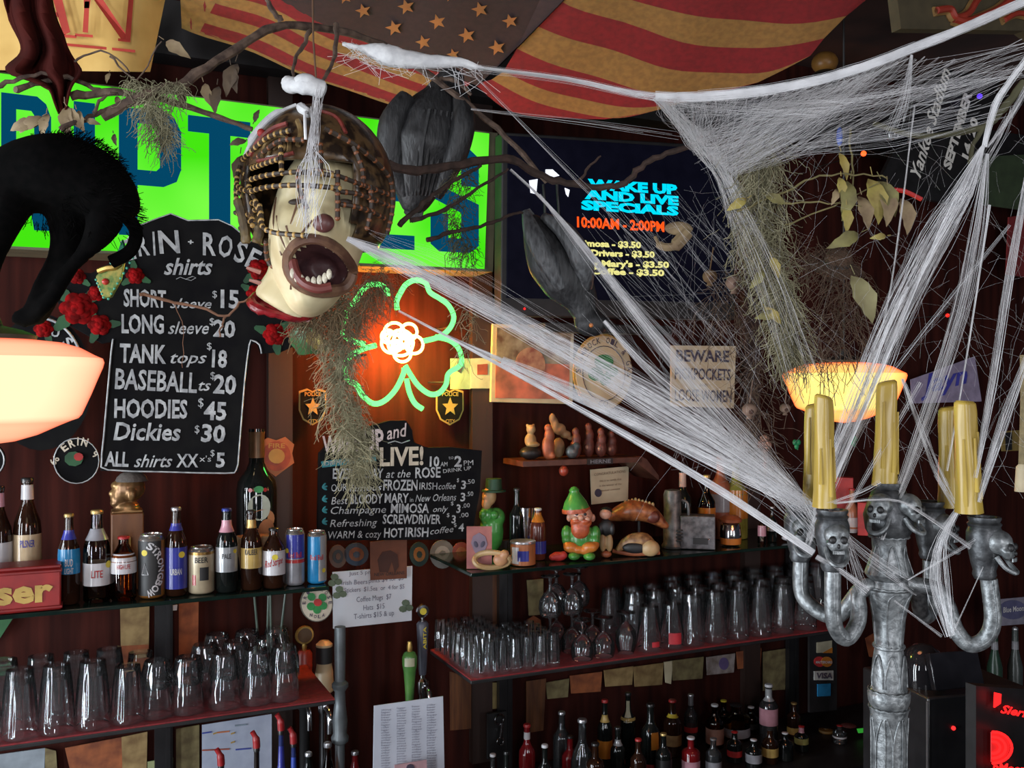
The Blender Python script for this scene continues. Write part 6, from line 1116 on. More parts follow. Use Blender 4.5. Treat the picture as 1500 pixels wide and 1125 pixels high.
web('web threads strung between the candles and cups of the candelabra', [([(1322, 555, 1.4, 3), (1345, 620, 1.35, 10), (1372, 690, 1.3, 12), (1400, 742, 1.27, 10)], 34, .13), ([(1212, 738, 1.26, 2), (1300, 731, 1.25, 3), (1345, 748, 1.245, 4), (1422, 802, 1.24, 6)], 16, .11), ([(1212, 738, 1.26, 2), (1260, 722, 1.26, 4), (1290, 706, 1.27, 5)], 12, .12), ([(1188, 742, 1.28, 20), (1212, 780, 1.27, 26), (1245, 810, 1.26, 20)], 36, .12), ([(1220, 770, 1.26, 6), (1270, 815, 1.25, 12), (1332, 858, 1.25, 12)], 22, .1), ([(1196, 815, 1.26, 6), (1235, 838, 1.255, 8), (1272, 866, 1.25, 9)], 36, .13), ([(1238, 780, 1.27, 6), (1246, 820, 1.27, 16), (1258, 862, 1.27, 26)], 24, .12), ([(1408, 738, 1.26, 3), (1380, 790, 1.26, 10), (1374, 850, 1.26, 22), (1392, 932, 1.26, 8)], 50, .13), ([(1440, 830, 1.24, 2), (1392, 935, 1.25, 3)], 4, .1), ([(1310, 880, 1.26, 2), (1380, 932, 1.25, 6)], 8, .1), ([(1330, 850, 1.26, 2), (1430, 792, 1.24, 6)], 6, .1), ([(1480, 330, 1.3, 4), (1360, 480, 1.32, 6), (1240, 640, 1.32, 8)], 9, .1), ([(1348, 560, 1.3, 6), (1290, 660, 1.29, 8), (1232, 760, 1.28, 6)], 10, .12)])
def mist(b):
    for i in range(330):
        x = random.uniform(960, 1510); y = random.uniform(180, 700)
        if x < 1040 and y < 300: continue
        a = random.choice((random.gauss(.9, .3), random.gauss(2.0, .25), random.uniform(0, 3.1))); L = random.uniform(15, 90); Y = random.uniform(1.5, 2.1); pts = []
        for s in (-1, -.5, 0, .5, 1): pts.append(P(x + s * L * cos(a) + random.gauss(0, 3), y + s * L * sin(a) + random.gauss(0, 3), Y))
        b.strand(pts, random.uniform(.04, .10) * Y / F)
    for i in range(120):
        x = random.uniform(850, 1090); y = random.uniform(270, 480); L = random.uniform(60, 200); a = .85 + random.gauss(0, .12); Y = random.uniform(1.6, 1.85)
        b.strand([P(x, y, Y), P(x + L * cos(a), y + L * sin(a), Y - .05)], random.uniform(.05, .10) * Y / F)
web('faint haze of single web threads in front of the dark right-hand wall', [([(690, 105, 1.75, 1), (850, 270, 1.72, 10), (1000, 420, 1.7, 20)], 9, .1), ([(1060, 260, 1.72, 16), (1120, 400, 1.66, 40), (1180, 560, 1.6, 50)], 30, .11)], mist)
def cot(label, pts, rs, Y, n=40):
    p0 = P(pts[0][0], pts[0][1], Y); k = Y / F; b = MB(); b.tube(sm([P(x, y, Y) - p0 for x, y in pts], 5), [v * k for v in sm1(rs, 5)], 12)
    b.v = [(x + random.gauss(0, .5 * k), y, z + random.gauss(0, .7 * k)) for x, y, z in b.v]; o = b.build('cotton_wad', COT, loc=p0); tag(o, label, 'cotton web')
    b = MB()
    for i in range(n):
        j = random.randrange(len(pts) - 1); x, y = pts[j]; x2, y2 = pts[j + 1]; t = random.random(); x += (x2 - x) * t; y += (y2 - y) * t
        b.strand(sm([P(x + random.gauss(0, 6), y + random.gauss(0, 4), Y) - p0, P(x + random.gauss(0, 14), y + random.uniform(5, 22), Y - .01) - p0, P(x + random.gauss(6, 26), y + random.uniform(10, 46), Y) - p0], 3), .3 * k)
    f_ = b.build('loose_fibres', WEB, o, smooth=False); f_['kind'] = 'stuff'
cot('white cotton web wad draped on the branch in front of the flag', [(502, 64), (525, 70), (552, 76), (572, 82), (620, 90), (675, 92), (708, 101)], [2.5, 4, 13, 16, 11, 7, 2], 1.72, 60)
# ------------------------------------------------------------------ right-hand wall clutter
p = Panel('plaque', 'black plaque with slanted white stadium script and a September date at upper right', 'plaque', .20, (1385, 195))
p.poly([(1345, 290), (1290, 262), (1390, 60), (1475, 90), (1400, 300)], 0, .02, 'plaque_board', BLACK)
W_ = mat('engraved_white', (.8, .78, .72), .7)
for t in [('Yankee Stadium', (1347, 262), (1392, 105), 22, .02, .35), ('SEPTEMBER', (1391, 250), (1423, 138), 16, .05), ('14, 20', (1418, 235), (1432, 176), 15, .05)]: p.text([t], 'lettering', W_, y=-.003)
p = Panel('letter_sign', 'olive sign with a big red gold-edged script letter in the top right corner', 'sign', -.9, (1440, 20)); p.poly([(1310, -40), (1520, -40), (1520, 60), (1500, 45), (1320, 42)], 0, .03, 'sign_board', mat('olive_board', (.06, .045, .02), .8))
RC = sm([(1366, 18, 0), (1385, 16, 0), (1394, 28, 0), (1412, 22, 0), (1424, 4, 0), (1440, -12, 0)], 5); RB = sm([(1392, 30, 0), (1410, 34, 0), (1436, 26, 0), (1460, 14, 0), (1482, -6, 0)], 5); RD = sm([(1465, 32, 0), (1485, 22, 0), (1510, 28, 0)], 5)
for q, r in ((RC, 5), (RB, 6), (RD, 4)):
    b = MB(); b.tube([(p.q(v.x, v.y)[0], -.004, p.q(v.x, v.y)[1]) for v in q], (r + 2) * p.k, 8); b.build('gold_edge', mat('sign_gold', (.30, .16, .05), .6), p.o); b = MB(); b.tube([(p.q(v.x, v.y)[0], -.014, p.q(v.x, v.y)[1]) for v in q], r * p.k, 8); b.build('red_stroke', mat('sign_red', (.30, .03, .015), .5), p.o)
p = Panel('name_card', 'pale lilac paper with blue script pinned beyond the right lamp', 'paper', .36, (1385, 560)); p.poly([(1334, 556), (1428, 522), (1438, 588), (1336, 591)], 0, .003, 'paper', mat('lilac_paper', (.30, .25, .36), .8)); p.text([('Jayn', (1348, 578), (1418, 560), 28, .02, .3)], 'lettering', mat('blue_ink', (.05, .05, .35), .7))
for px, py, r, m, lab in ((1265, 225, 4, glow('led_orange_red', (1, .06, .01), 4), 'tiny glowing red light on the dark upper right wall'), (1435, 141, 4, glow('led_violet', (.12, .05, .8), 1.2), 'tiny violet light beside the date lettering'), (1388, 462, 3, glow('led_red2', (1, .03, .02), 1.0), 'tiny red light above the lilac paper')):
    s, z, t = wp(px, py, .15); b = MB(); b.ball((0, 0, 0), r * t / F, 12, 8); o = b.build('indicator_light', m, loc=W(s, .15, z)); tag(o, lab, 'light'); b = MB(); b.tube([(0, 0, 0), (-E2[0] * -.27, E2[1] * .27, 0)], .002, 6); b.build('cable', BLACK, o)
def ball_thing(px, py, d, r, m, name, lab, cat): s, z, t = wp(px, py, d); k = t / F; b = MB(); b.ball((0, 0, 0), [v * k for v in r], 16, 12); o = b.build(name, m, loc=W(s, d, z), rot=TH); return tag(o, lab, cat)
ball_thing(1230, 200, .1, (5, 5, 14), mat('blue_glass', (.05, .12, .5), .1), 'glass_drop', 'small blue glass drop hanging by the ochre leaf', 'ornament')
ball_thing(1312, 195, .12, (22, 18, 24), mat('black_gloss', (.01, .01, .011), .06), 'black_balloon', 'glossy black ball with white window glints behind the web', 'ball')
ball_thing(1208, 92, -.1, (19, 19, 16), mat('amber_shade', (.30, .14, .03), .4), 'lantern_globe', 'dull amber globe under the right end of the flag', 'globe'); ball_thing(1208, 116, -.1, (21, 21, 14), BLACK, 'lantern_cup', 'black cup directly below the dull amber globe', 'cup')
b = MB(); b.tube(sm([P(1305, 278, 2.4), P(1325, 280, 2.4), P(1350, 292, 2.4)], 4), .006, 6); o = b.build('ribbon', mat('ribbon_red', (.5, .02, .02), .5)); tag(o, 'short red ribbon above the withered leaf, upper right', 'ribbon')
p = Panel('cloth_banner', 'dark red cloth hanging at the right edge under the web cord', 'cloth', .25, (1490, 360)); p.poly([(1478, 318), (1530, 310), (1530, 410), (1474, 402)], 0, .006, 'cloth', mat('cloth_crimson', (.16, .01, .012), .9)); 
p = Panel('cloth_banner', 'dim green cloth banner at the right edge above the red one', 'cloth', .24, (1470, 280)); p.poly([(1430, 230), (1530, 225), (1530, 312), (1440, 300)], 0, .006, 'cloth', mat('cloth_green', (.03, .05, .02), .9))
# straw hat and bone figure
c0 = P(1226, 392, 2.3); k = 2.3 / F; o = thing('straw_hat', 'dim brown brimmed hat hanging above the right lamp', 'hat', c0); b = MB(); b.lathe([(34 * k, -4 * k), (36 * k, -2 * k), (20 * k, 4 * k), (18 * k, 22 * k), (10 * k, 28 * k), (0, 29 * k)], n=24, M=Matrix.Rotation(.5, 4, 'X')); b.build('hat_body', mat('hat_brown', (.09, .05, .03), .9, c2=(.05, .028, .016)), o); b = MB(); b.lathe([(20.5 * k, 5 * k), (19.5 * k, 10 * k)], n=24, M=Matrix.Rotation(.5, 4, 'X')); b.build('hat_band', BLACK, o)
s, z, t = wp(1120, 700, .2); k = t / F; b = MB(); b.tube(sm([(0, 0, 0), (1 * k, 0, 20 * k), (0, 0, 42 * k)], 4), [5 * k, 4 * k, 3.5 * k, 3.2 * k, 3.2 * k, 3.5 * k, 4 * k, 5 * k, 6 * k], 8); b.ball((-4 * k, 0, 48 * k), 6.5 * k); b.ball((4 * k, 0, 48 * k), 6.5 * k); b.ball((0, 0, 58 * k), (7 * k, 7 * k, 5 * k)); o = b.build('bone', mat('bone_pink', (.34, .2, .15), .7), loc=W(s, .2, z)); tag(o, 'pinkish toy bone hanging in the web left of the candles', 'bone')
for px, py, m, lab in ((1167, 650, GREENP, 'small green shamrock charm left of the back candle'), (1250, 645, GREENP, 'tiny green shamrock charm right of the front left candle')):
    s, z, t = wp(px, py, .22); k = t / F; b = MB()
    for a in (0, 2.1, 4.2): b.ball((4 * k * cos(a + .5), 0, 4 * k * sin(a + .5)), (4.2 * k, 2 * k, 4.2 * k), 10, 7)
    b.tube([(0, 0, 0), (2 * k, 0, -9 * k)], .8 * k, 5); o = b.build('shamrock_charm', mat('charm_green', (.03, .3, .12), .4), loc=W(s, .22, z), rot=TH); tag(o, lab, 'charm')
bottle(1248, .12, Z1, 66, 22, 'round', mat('peach_glass', (.36, .15, .08), .3), 'peach coloured bottle with white label seen between the candles', (.0, .34, lw), None, capr, name='liqueur_bottle'); 
loc, k, r = on1(1268, .05); o = thing('red_box', 'red box on the shelf end behind the candelabra', 'box', loc, r); b = MB(); b.box((0, 0, 24 * k), (22 * k, 20 * k, 48 * k)); b.build('box_body', REDP, o, bevel=.002)
loc, k, r = on1(1234, .2); o = thing('red_box', 'taller red box behind the peach coloured bottle', 'box', loc, r); b = MB(); b.box((0, 0, 38 * k), (30 * k, 20 * k, 76 * k)); b.build('box_body', REDP, o, bevel=.002)
c0 = P(1497, 560, 2.0); k = 2.0 / F; o = thing('tassel_cord', 'cream braided cord with a tassel at the right edge', 'cord', c0); b = MB(); b.tube(sm([(2 * k, 0, 40 * k), (3 * k, 0, -20 * k), (0, 0, -120 * k)], 6), 5 * k, 8); b.build('cord', mat('cord_cream', (.24, .19, .10), .9, scale=80, bump=.6), o); b = MB(); b.lathe([(3 * k, -118 * k), (8 * k, -124 * k), (10 * k, -160 * k), (0, -158 * k)], n=12); b.build('tassel', CREAM, o)
s, z, t = wp(1478, 660, .2); p = Panel('gold_label', 'small gold and black label at the right edge beside the cord', 'label', .2, (1478, 645)); p.poly([(1466, 632), (1495, 630), (1495, 660), (1468, 661)], 0, .004, 'plate', mat('label_gold2', (.22, .15, .04), .6)); p.poly([(1472, 634), (1482, 633), (1482, 659), (1473, 660)], -.002, 0, 'black_bar', BLACK)
# ------------------------------------------------------------------ notes and boards on the wall between the shelves
def note(lab, pts, m, d=.40, cat='note', name='wall_note', group=None):
    cx = sum(a[0] for a in pts) / len(pts); cy = sum(a[1] for a in pts) / len(pts); p = Panel(name, lab, cat, d, (cx, cy), group); p.poly(pts, 0, .004, 'paper', m); return p
N1 = mat('note_tan', (.30, .20, .08), .8, c2=(.15, .085, .03), scale=22); N2 = mat('note_rust', (.30, .085, .025), .8, c2=(.14, .035, .012), scale=22); N3 = mat('note_olive', (.20, .16, .07), .8, c2=(.10, .07, .03), scale=26); N4 = mat('wood_note', (.14, .05, .015), .6, c2=(.07, .022, .008), scale=12, stretch=(6, 6, .6)); N5 = mat('note_lilac', (.30, .25, .24), .8, c2=(.15, .11, .09), scale=30)
note('tall tan wall note under the left glass shelf', [(176, 888), (219, 885), (218, 945), (177, 946)], N1); note('rust coloured wall note below the tall tan one', [(177, 946), (218, 944), (216, 990), (175, 994)], N2)
note('orange-brown wall note right of the left shelf post', [(262, 884), (291, 880), (290, 975), (262, 978)], N2); note('crumpled brown note under the left red shelf', [(95, 1096), (178, 1080), (180, 1160), (110, 1160)], N2); note('tan note between the crumpled brown note and the post', [(178, 1080), (216, 1072), (214, 1160), (180, 1160)], N1); note('dark speckled note right of the left post', [(258, 1068), (292, 1062), (292, 1160), (258, 1160)], N3)
note('pale blue paper at the lower left corner', [(-20, 1108), (66, 1096), (64, 1160), (-20, 1160)], mat('paper_blue', (.24, .27, .30), .8)); note('small yellow-green note at the bottom left', [(216, 1116), (254, 1110), (252, 1160), (216, 1160)], mat('note_green', (.28, .30, .14), .8)); note('greenish strip of paper beside the pale blue one', [(66, 1096), (82, 1100), (86, 1160), (66, 1160)], N3)
note('dark green banner in the corner under the glass shelf', [(-20, 905), (24, 898), (0, 935), (-20, 945)], mat('banner_green', (.015, .09, .025), .7)); note('small white tag by the left shelf post', [(240, 888), (260, 886), (259, 894), (243, 895)], WHITEP)
note('tall brown wooden board with pegs left of the black post', [(703, 842), (738, 840), (738, 930), (716, 936), (706, 920)], N4, name='wooden_board', cat='board'); note('orange leaf-shaped tag right of the black post', [(768, 930), (772, 908), (782, 902), (792, 908), (794, 932)], N2); note('mottled brown note above the leaf-shaped tag', [(772, 850), (796, 848), (796, 900), (775, 902)], N3)
note('wide brown wooden panel below the cordial glasses', [(659, 984), (709, 998), (709, 1066), (660, 1070)], N4, name='wooden_board', cat='board'); note('pale olive note with a small dark mark left of the post', [(711, 1000), (742, 1000), (742, 1036), (711, 1040)], mat('note_pale', (.30, .23, .09), .8)); note('brown wooden strip right of the lower post', [(771, 998), (800, 994), (796, 1070), (771, 1074)], N4, name='wooden_board', cat='board')
for i, (x0, x1, y0, y1, m) in enumerate(((835, 882, 990, 1016, N2), (885, 928, 982, 1006, N1), (928, 972, 977, 1006, N1), (984, 1031, 968, 997, N3), (1079, 1116, 955, 980, N2), (800, 834, 1000, 1024, N3))): note(('orange-brown', 'tan', 'wide tan', 'olive', 'rust-red', 'dim olive')[i] + ' note hanging under the right red shelf, ' + ('right of the dim olive one', 'second of the two left tan ones', 'beside a pale strip', 'left of the lilac banknote', 'right of the lilac banknote', 'leftmost of the row')[i], [(x0, y0), (x1, y0 - 6), (x1 - 2, y1 - 3), (x0 + 2, y1)], m)
p = note('lilac and tan banknote pinned under the right red shelf', [(1035, 963), (1077, 957), (1075, 985), (1036, 989)], N5, name='banknote', cat='banknote'); p.poly(ring_pts(1060, 972, 7, 9), -.002, 0, 'portrait', mat('portrait_violet', (.12, .08, .2), .7)); note('narrow white strip hanging by the wide tan note', [(973, 970), (986, 968), (983, 1002), (975, 1000)], CREAM); note('olive panel beside the right post', [(1118, 955), (1152, 950), (1150, 1010), (1118, 1012)], N3)
for px in (718, 726): pass
# card decals on the black strip
p = Panel('card_decals', 'column of payment card decals on a black strip left of the candelabra stem', 'decal', .10, (1206, 980)); p.poly([(1186, 930), (1226, 925), (1226, 1040), (1186, 1044)], 0, .01, 'strip', BLACK)
p.poly([(1196, 941), (1218, 938), (1218, 956), (1196, 956)], -.003, 0, 'orange_decal', mat('decal_cream', (.36, .32, .22), .6)); p.poly([(1204, 956), (1218, 948), (1218, 956)], -.005, -.002, 'orange_corner', lo_)
p.poly(ring_pts(1200, 969, 8, 7.5), -.003, 0, 'red_disc', lr); p.poly(ring_pts(1210, 969, 8, 7.5), -.005, -.002, 'orange_disc', lo_); p.poly([(1192, 983), (1220, 982), (1220, 996), (1192, 996)], -.003, 0, 'white_decal', mat('decal_grey', (.40, .42, .40), .6)); p.text([('VISA', (1194, 993), (1218, 993), 8, .04)], 'lettering', INK, y=-.005); p.poly([(1197, 1002), (1216, 1001), (1216, 1019), (1197, 1020)], -.003, 0, 'blue_decal', lsky); p.text([('MASTERCARD', (1193, 971), (1217, 971), 3.5, .02)], 'lettering', lw, y=-.007)
# ------------------------------------------------------------------ taps, pole, straws
def onC(px, d): s, _, t = wp(px, 600, d); p_ = W(s, d, Z3); return p_, t / F
def zof(py, px, d): return wp(px, py, d)[1] - Z3
def tap(px, d, ytop, ybase, lab, prof, m, extra=None):
    loc, k = onC(px, d); o = thing('beer_tap', lab, 'beer tap', loc, TH); zb = zof(ybase, px, d); zt = zof(ytop, px, d)
    b = MB(); b.lathe([(.03, 0), (.03, .01), (.016, .02), (.016, zb - .06), (.02, zb - .055), (.02, zb - .02), (.008, zb - .01), (.008, zb)], n=18); b.build('tap_column', CHROME if px > 470 else BLACK, o)
    b = MB(); b.tube(sm([(0, 0, zb - .04), (0, -.05, zb - .035), (0, -.07, zb - .06), (0, -.07, zb - .10)], 5), .009, 10); b.build('spout', CHROME, o)
    b = MB(); b.lathe([(r * k, zb + (zt - zb) * h) for r, h in prof], n=18); b.build('tap_handle', m, o)
    return o, zb, zt, k
o, zb, zt, k = tap(446, .385, 952, 1012, 'red beer tap handle topped by a round gold medallion', [(8, 0), (11, .05), (11.5, .9), (8, 1)], mat('tap_red', (.26, .03, .018), .4))
b = MB(); b.lathe([(3 * k, zt), (4 * k, zt + 5 * k), (3 * k, zt + 10 * k)], n=12); b.build('medallion_stem', GOLD, o); b = MB(); b.lathe([(13 * k, -3 * k), (14 * k, 0), (13 * k, 3 * k)], c=(0, 0, zt + 22 * k), n=24, M=Matrix.Rotation(pi / 2, 4, 'X')); b.build('gold_rim', GOLD, o); b = MB(); b.lathe([(10.5 * k, 3.2 * k), (10.5 * k, 3.6 * k), (0, 3.7 * k)], c=(0, 0, zt + 22 * k), n=24, M=Matrix.Rotation(pi / 2, 4, 'X')); b.build('medallion_face', mat('medallion_brown', (.09, .05, .02), .4), o)
o, zb, zt, k = tap(475, .30, 937, 1016, 'cream and brown beer tap handle with a dark band', [(9, 0), (14, .06), (13, .4), (11, .55), (12, .6), (12, .92), (7, .98), (0, 1)], mat('tap_cream', (.42, .33, .2), .4, c2=(.32, .22, .12), scale=6)); b = MB(); b.lathe([(12.4 * k, zb + (zt - zb) * .58), (12.6 * k, zb + (zt - zb) * .88)], n=18); b.build('dark_band', BLACK, o)
o, zb, zt, k = tap(600, .18, 954, 1030, 'green bottle-shaped beer tap handle with a gold tip', [(6, 0), (7, .3), (9, .62), (11, .75), (11, .9), (8, .98), (5, 1)], mat('tap_green', (.09, .22, .05), .25, c2=(.05, .15, .035))); b = MB(); b.lathe([(4 * k, zt), (4.4 * k, zt + 6 * k), (3 * k, zt + 14 * k), (0, zt + 15 * k)], n=12); b.build('gold_tip', GOLD, o); b = MB(); b.lathe([(11.3 * k, zb + (zt - zb) * .74), (11.3 * k, zb + (zt - zb) * .9)], n=14, a0=-2.6, a1=-1.2); b.build('cream_badge', mat('badge_cream', (.45, .45, .3), .3), o)
o, zb, zt, k = tap(619, .22, 910, 988, 'dark grey beer tap handle with yellow letters and a round white top', [(5, 0), (6, .1), (8, .7), (9, .95), (6, 1)], mat('tap_grey', (.07, .075, .10), .4)); b = MB(); b.lathe([(9 * k, -2.5 * k), (10 * k, 0), (9 * k, 2.5 * k), (0, 3 * k)], c=(0, 0, zt + 15 * k), n=22, M=Matrix.Rotation(pi / 2, 4, 'X')); b.build('round_top', CHROME, o); b = MB(); b.lathe([(5 * k, 3 * k), (5 * k, 3.6 * k), (0, 3.8 * k)], c=(0, 0, zt + 15 * k), n=16, M=Matrix.Rotation(pi / 2, 4, 'X')); b.build('yellow_badge', YDOT, o); b = MB(); b.lathe([(2.5 * k, zt), (2.5 * k, zt + 7 * k)], n=10); b.build('neck', CHROME, o); b = MB()
g, fcs = glyphs('ABITA', .02); b.add([(-(bb - .5) * 5 * k, -9.2 * k, zb + (zt - zb) * (.5 + .42 * aa)) for aa, bb in g], fcs); b.build('lettering', YDOT, o, smooth=False)
loc, k = onC(498, .12); zt = zof(918, 498, .12); o = thing('pole', 'grey turned metal pole rising from the lower counter to the white price sheet', 'pole', loc, TH); b = MB(); z1 = zof(1080, 498, .12); z2 = zof(1003, 498, .12)
b.lathe([(.05, 0), (.05, .02), (.03, .04), (.014, .06), (.014, z1 - .02), (.024, z1 - .012), (.026, z1), (.02, z1 + .012), (.022, z1 + .05), (.017, z2 - .06), (.015, z2 - .02), (.024, z2 - .006), (.024, z2 + .004), (.015, z2 + .012), (.0165, z2 + .1), (.016, zt)], n=20); b.build('pole_body', mat('pole_grey', (.17, .19, .20), .4, .5, c2=(.11, .125, .13)), o)
GST = mat('straw_green', (.10, .14, .11), .3); loc, k, r = on_shelf(393, .28, Z2)
for i, (dx, tl) in enumerate(((-.028, -.02), (-.012, .012), (.008, -.005), (.024, .03))): b = MB(); b.tube([(dx * .8, 0, .002), (dx + tl, .0, .30)], .0035, 8); o = b.build('long_straw', GST, loc=loc + Vector((0, .01, .0)), rot=r); tag(o, 'long greenish straw behind the rocks glasses, ' + ORD[i] + ' from the left', 'straw', 'long straws behind the rocks glasses')
o = thing('door_pull', 'black plate with a hanging chrome pull on the lower right post', 'pull', W(wp(732, 1070, .33)[0], .33, wp(732, 1070, .33)[1]), TH); k = wp(732, 1070, .33)[2] / F; b = MB(); b.box((-2 * k, .015, -8 * k), (30 * k, .012, 66 * k)); b.build('plate', BLACK, o); b = MB(); b.tube([(7 * k * cos(a * pi / 6), 0, 16 * k + 7 * k * sin(a * pi / 6)) for a in range(13)], 1.6 * k, 6); b.build('ring', CHROME, o); b = MB(); b.tube([(3 * k, -3 * k, 10 * k), (0, -4 * k, -10 * k)], 2.2 * k, 8); b.build('lever', CHROME, o); b = MB(); b.tube([(5 * k * cos(a * pi / 6), -3 * k, -15 * k + 5 * k * sin(a * pi / 6)) for a in range(13)], 1.5 * k, 6); b.build('end_loop', CHROME, o)
# ------------------------------------------------------------------ bottles on the lower counter
def cb(px, ytop, w, kind, gm, lab, cap, label=None, neck=None, d=.06, cat='bottle', name='liquor_bottle'):
    s, z, t = wp(px, ytop, d); return bottle(px, d, Z3, (z - Z3) / (t / F), w, kind, gm, lab, label, neck, cap, (), name)
CL2 = glass('dim_clear_glass', (.55, .58, .6), .9, .05, .02); REDG = mat('red_glass', (.16, .008, .01), .1)
SP = [(412, 1062, 22, BLACK, 'blue'), (430, 1082, 20, BLACK, 'bright blue'), (376, 1088, 22, BROWNG, 'dark brown'), (324, 1114, 22, DARKG, 'black')]
for (px, y, w, g_, nm), m in zip(SP, (lb, mat('label_bluebright', (.03, .07, .4), .4), lk, lk)):
    o = cb(px, y, w, 'liquor', mat('bottle_' + nm.replace(' ', '_'), (.02, .03, .12) if 'blue' in nm else (.012, .008, .007), .12), nm + ' liquor bottle with a curved red pour spout under the left red shelf', capk, (.3, .85, m) if 'blue' in nm else None); H = max(v[2] for c in o.children for v in [w_.co for w_ in c.data.vertices]); k = .0018
    b = MB(); b.tube(sm([(0, 0, H - .005), (-.002, 0, H + .02), (-.012, 0, H + .04)], 4), [.010] * 5 + [.007] * 4, 10); b.build('pour_spout', mat('spout_red', (.32, .015, .018), .35), o)
LST = [(823, 1040, 26, 'liquor', CL2, caps, None, None, .28, 'clear'), (853, 1050, 34, 'round', CL2, caps, (.05, .3, lg), None, .10, 'broad clear'), (886, 1026, 22, 'wine', DARKG, capr, (.2, .45, lo_), (.70, .80, ly), .24, 'dark red-capped'), (920, 1016, 22, 'wine', DARKG, capk, (.60, .9, mat('label_bright', (.5, .46, .3), .5), -2.2, -1.0), (.62, .66, ly), .28, 'thin dark'), (953, 1032, 28, 'wine', DARKG, capk, (.40, .64, lo_, -1.5, -.6), (.1, .2, lr), .14, 'black orange-badged'), (985, 1026, 26, 'wine', BROWNG, capr, (.2, .4, N1), (.70, .76, YDOT), .26, 'brown yellow-ringed'), (1012, 1018, 20, 'wine', CL2, caps, (.3, .4, lr), (.8, .98, caps), .30, 'slim silver-foiled'),
       (1047, 1030, 26, 'liquor', GOLDG, capw, (.1, .45, mat('label_pinkdim', (.28, .14, .1), .6)), None, .26, 'gold white-capped'), (1060, 1024, 22, 'liquor', GOLDG, YDOT, (.2, .4, ly), None, .33, 'gold yellow-capped'), (1078, 1030, 40, 'square', GOLDG, capk, (.1, .35, lg), None, .30, 'wide golden'), (1100, 1034, 24, 'liquor', GOLDG, capw, (.2, .4, lk), None, .32, 'small golden'), (1126, 1000, 26, 'square', CL2, capw, (.3, .58, lp), (.7, .9, lsil), .22, 'tall white-capped'), (1163, 1030, 20, 'wine', BROWNG, capg, (.1, .3, ly), None, .22, 'brown gold-capped'), (1150, 1072, 24, 'liquor', DARKG, capw, None, None, .06, 'short dark'), (1174, 1064, 20, 'wine', DARKG, capr, (.3, .55, mat('label_lime', (.35, .34, .1), .6)), (.75, .95, lp), .10, 'lime-labelled'), (1104, 1082, 24, 'liquor', DARKG, capw, (.2, .5, lg), None, .05, 'white-topped'),
       (772, 1062, 24, 'wine', REDG, capr, None, (.8, .9, lw), .18, 'red-lit'), (742, 1098, 22, 'liquor', DARKG, capk, None, None, .04, 'green-black'), (798, 1088, 24, 'liquor', DARKG, capw, None, None, .05, 'dark white-stoppered'), (722, 1102, 22, 'liquor', CL2, capw, None, None, .10, 'clear white-necked'), (835, 1076, 24, 'liquor', REDG, capk, None, None, .18, 'ruby'), (872, 1086, 26, 'square', BROWNG, capk, (.1, .4, N1), None, .05, 'square brown'), (905, 1066, 22, 'wine', DARKG, capk, None, (.7, .8, lsil), .12, 'black slim'), (935, 1080, 24, 'liquor', BROWNG, capr, (.2, .45, N2), None, .05, 'red-stoppered brown'), (972, 1072, 24, 'liquor', DARKG, capg, (.2, .5, lk), None, .06, 'black gold-stoppered'), (1012, 1078, 26, 'square', REDG, capw, (.2, .45, lp), None, .06, 'square ruby'), (1045, 1080, 24, 'liquor', CL2, caps, (.2, .4, lg), None, .05, 'clear silver-stoppered'), (1076, 1072, 22, 'wine', DARKG, capr, (.2, .4, lr), None, .12, 'dark red-labelled'), (1128, 1066, 24, 'liquor', BROWNG, capk, (.2, .45, ly), None, .06, 'brown yellow-labelled'),  # red-lit bottle: the red light is put into its glass colour
       (1210, 1066, 20, 'wine', mat('amber_dark', (.16, .07, .015), .2), capk, (.2, .7, mat('label_ochre', (.28, .16, .05), .6)), None, .20, 'amber narrow'), (1230, 1062, 20, 'liquor', CL2, capr, (.3, .4, lw), None, .10, 'bright clear red-tipped'), (1243, 1078, 22, 'liquor', mat('pink_dim', (.2, .07, .07), .3), capk, None, None, .22, 'dull pink')]
for px, y, w, kd, gm, cp, lbl, nk, d, nm in LST: cb(px, y, w, kd, gm, nm + ' liquor bottle on the lower counter, ' + ('back row' if d > .17 else 'front row') + ' below the right red shelf', cp, lbl, nk, d)
for i, (px, y, w, g_) in enumerate(((480, 1085, 26, AMBERG), (520, 1098, 24, REDG), (452, 1100, 24, DARKG))): cb(px, y, w, 'stub', g_, ('amber', 'dark red', 'black')[i] + ' squat bottle on the counter near the grey pole', caps, None, None, .1 + .04 * i)
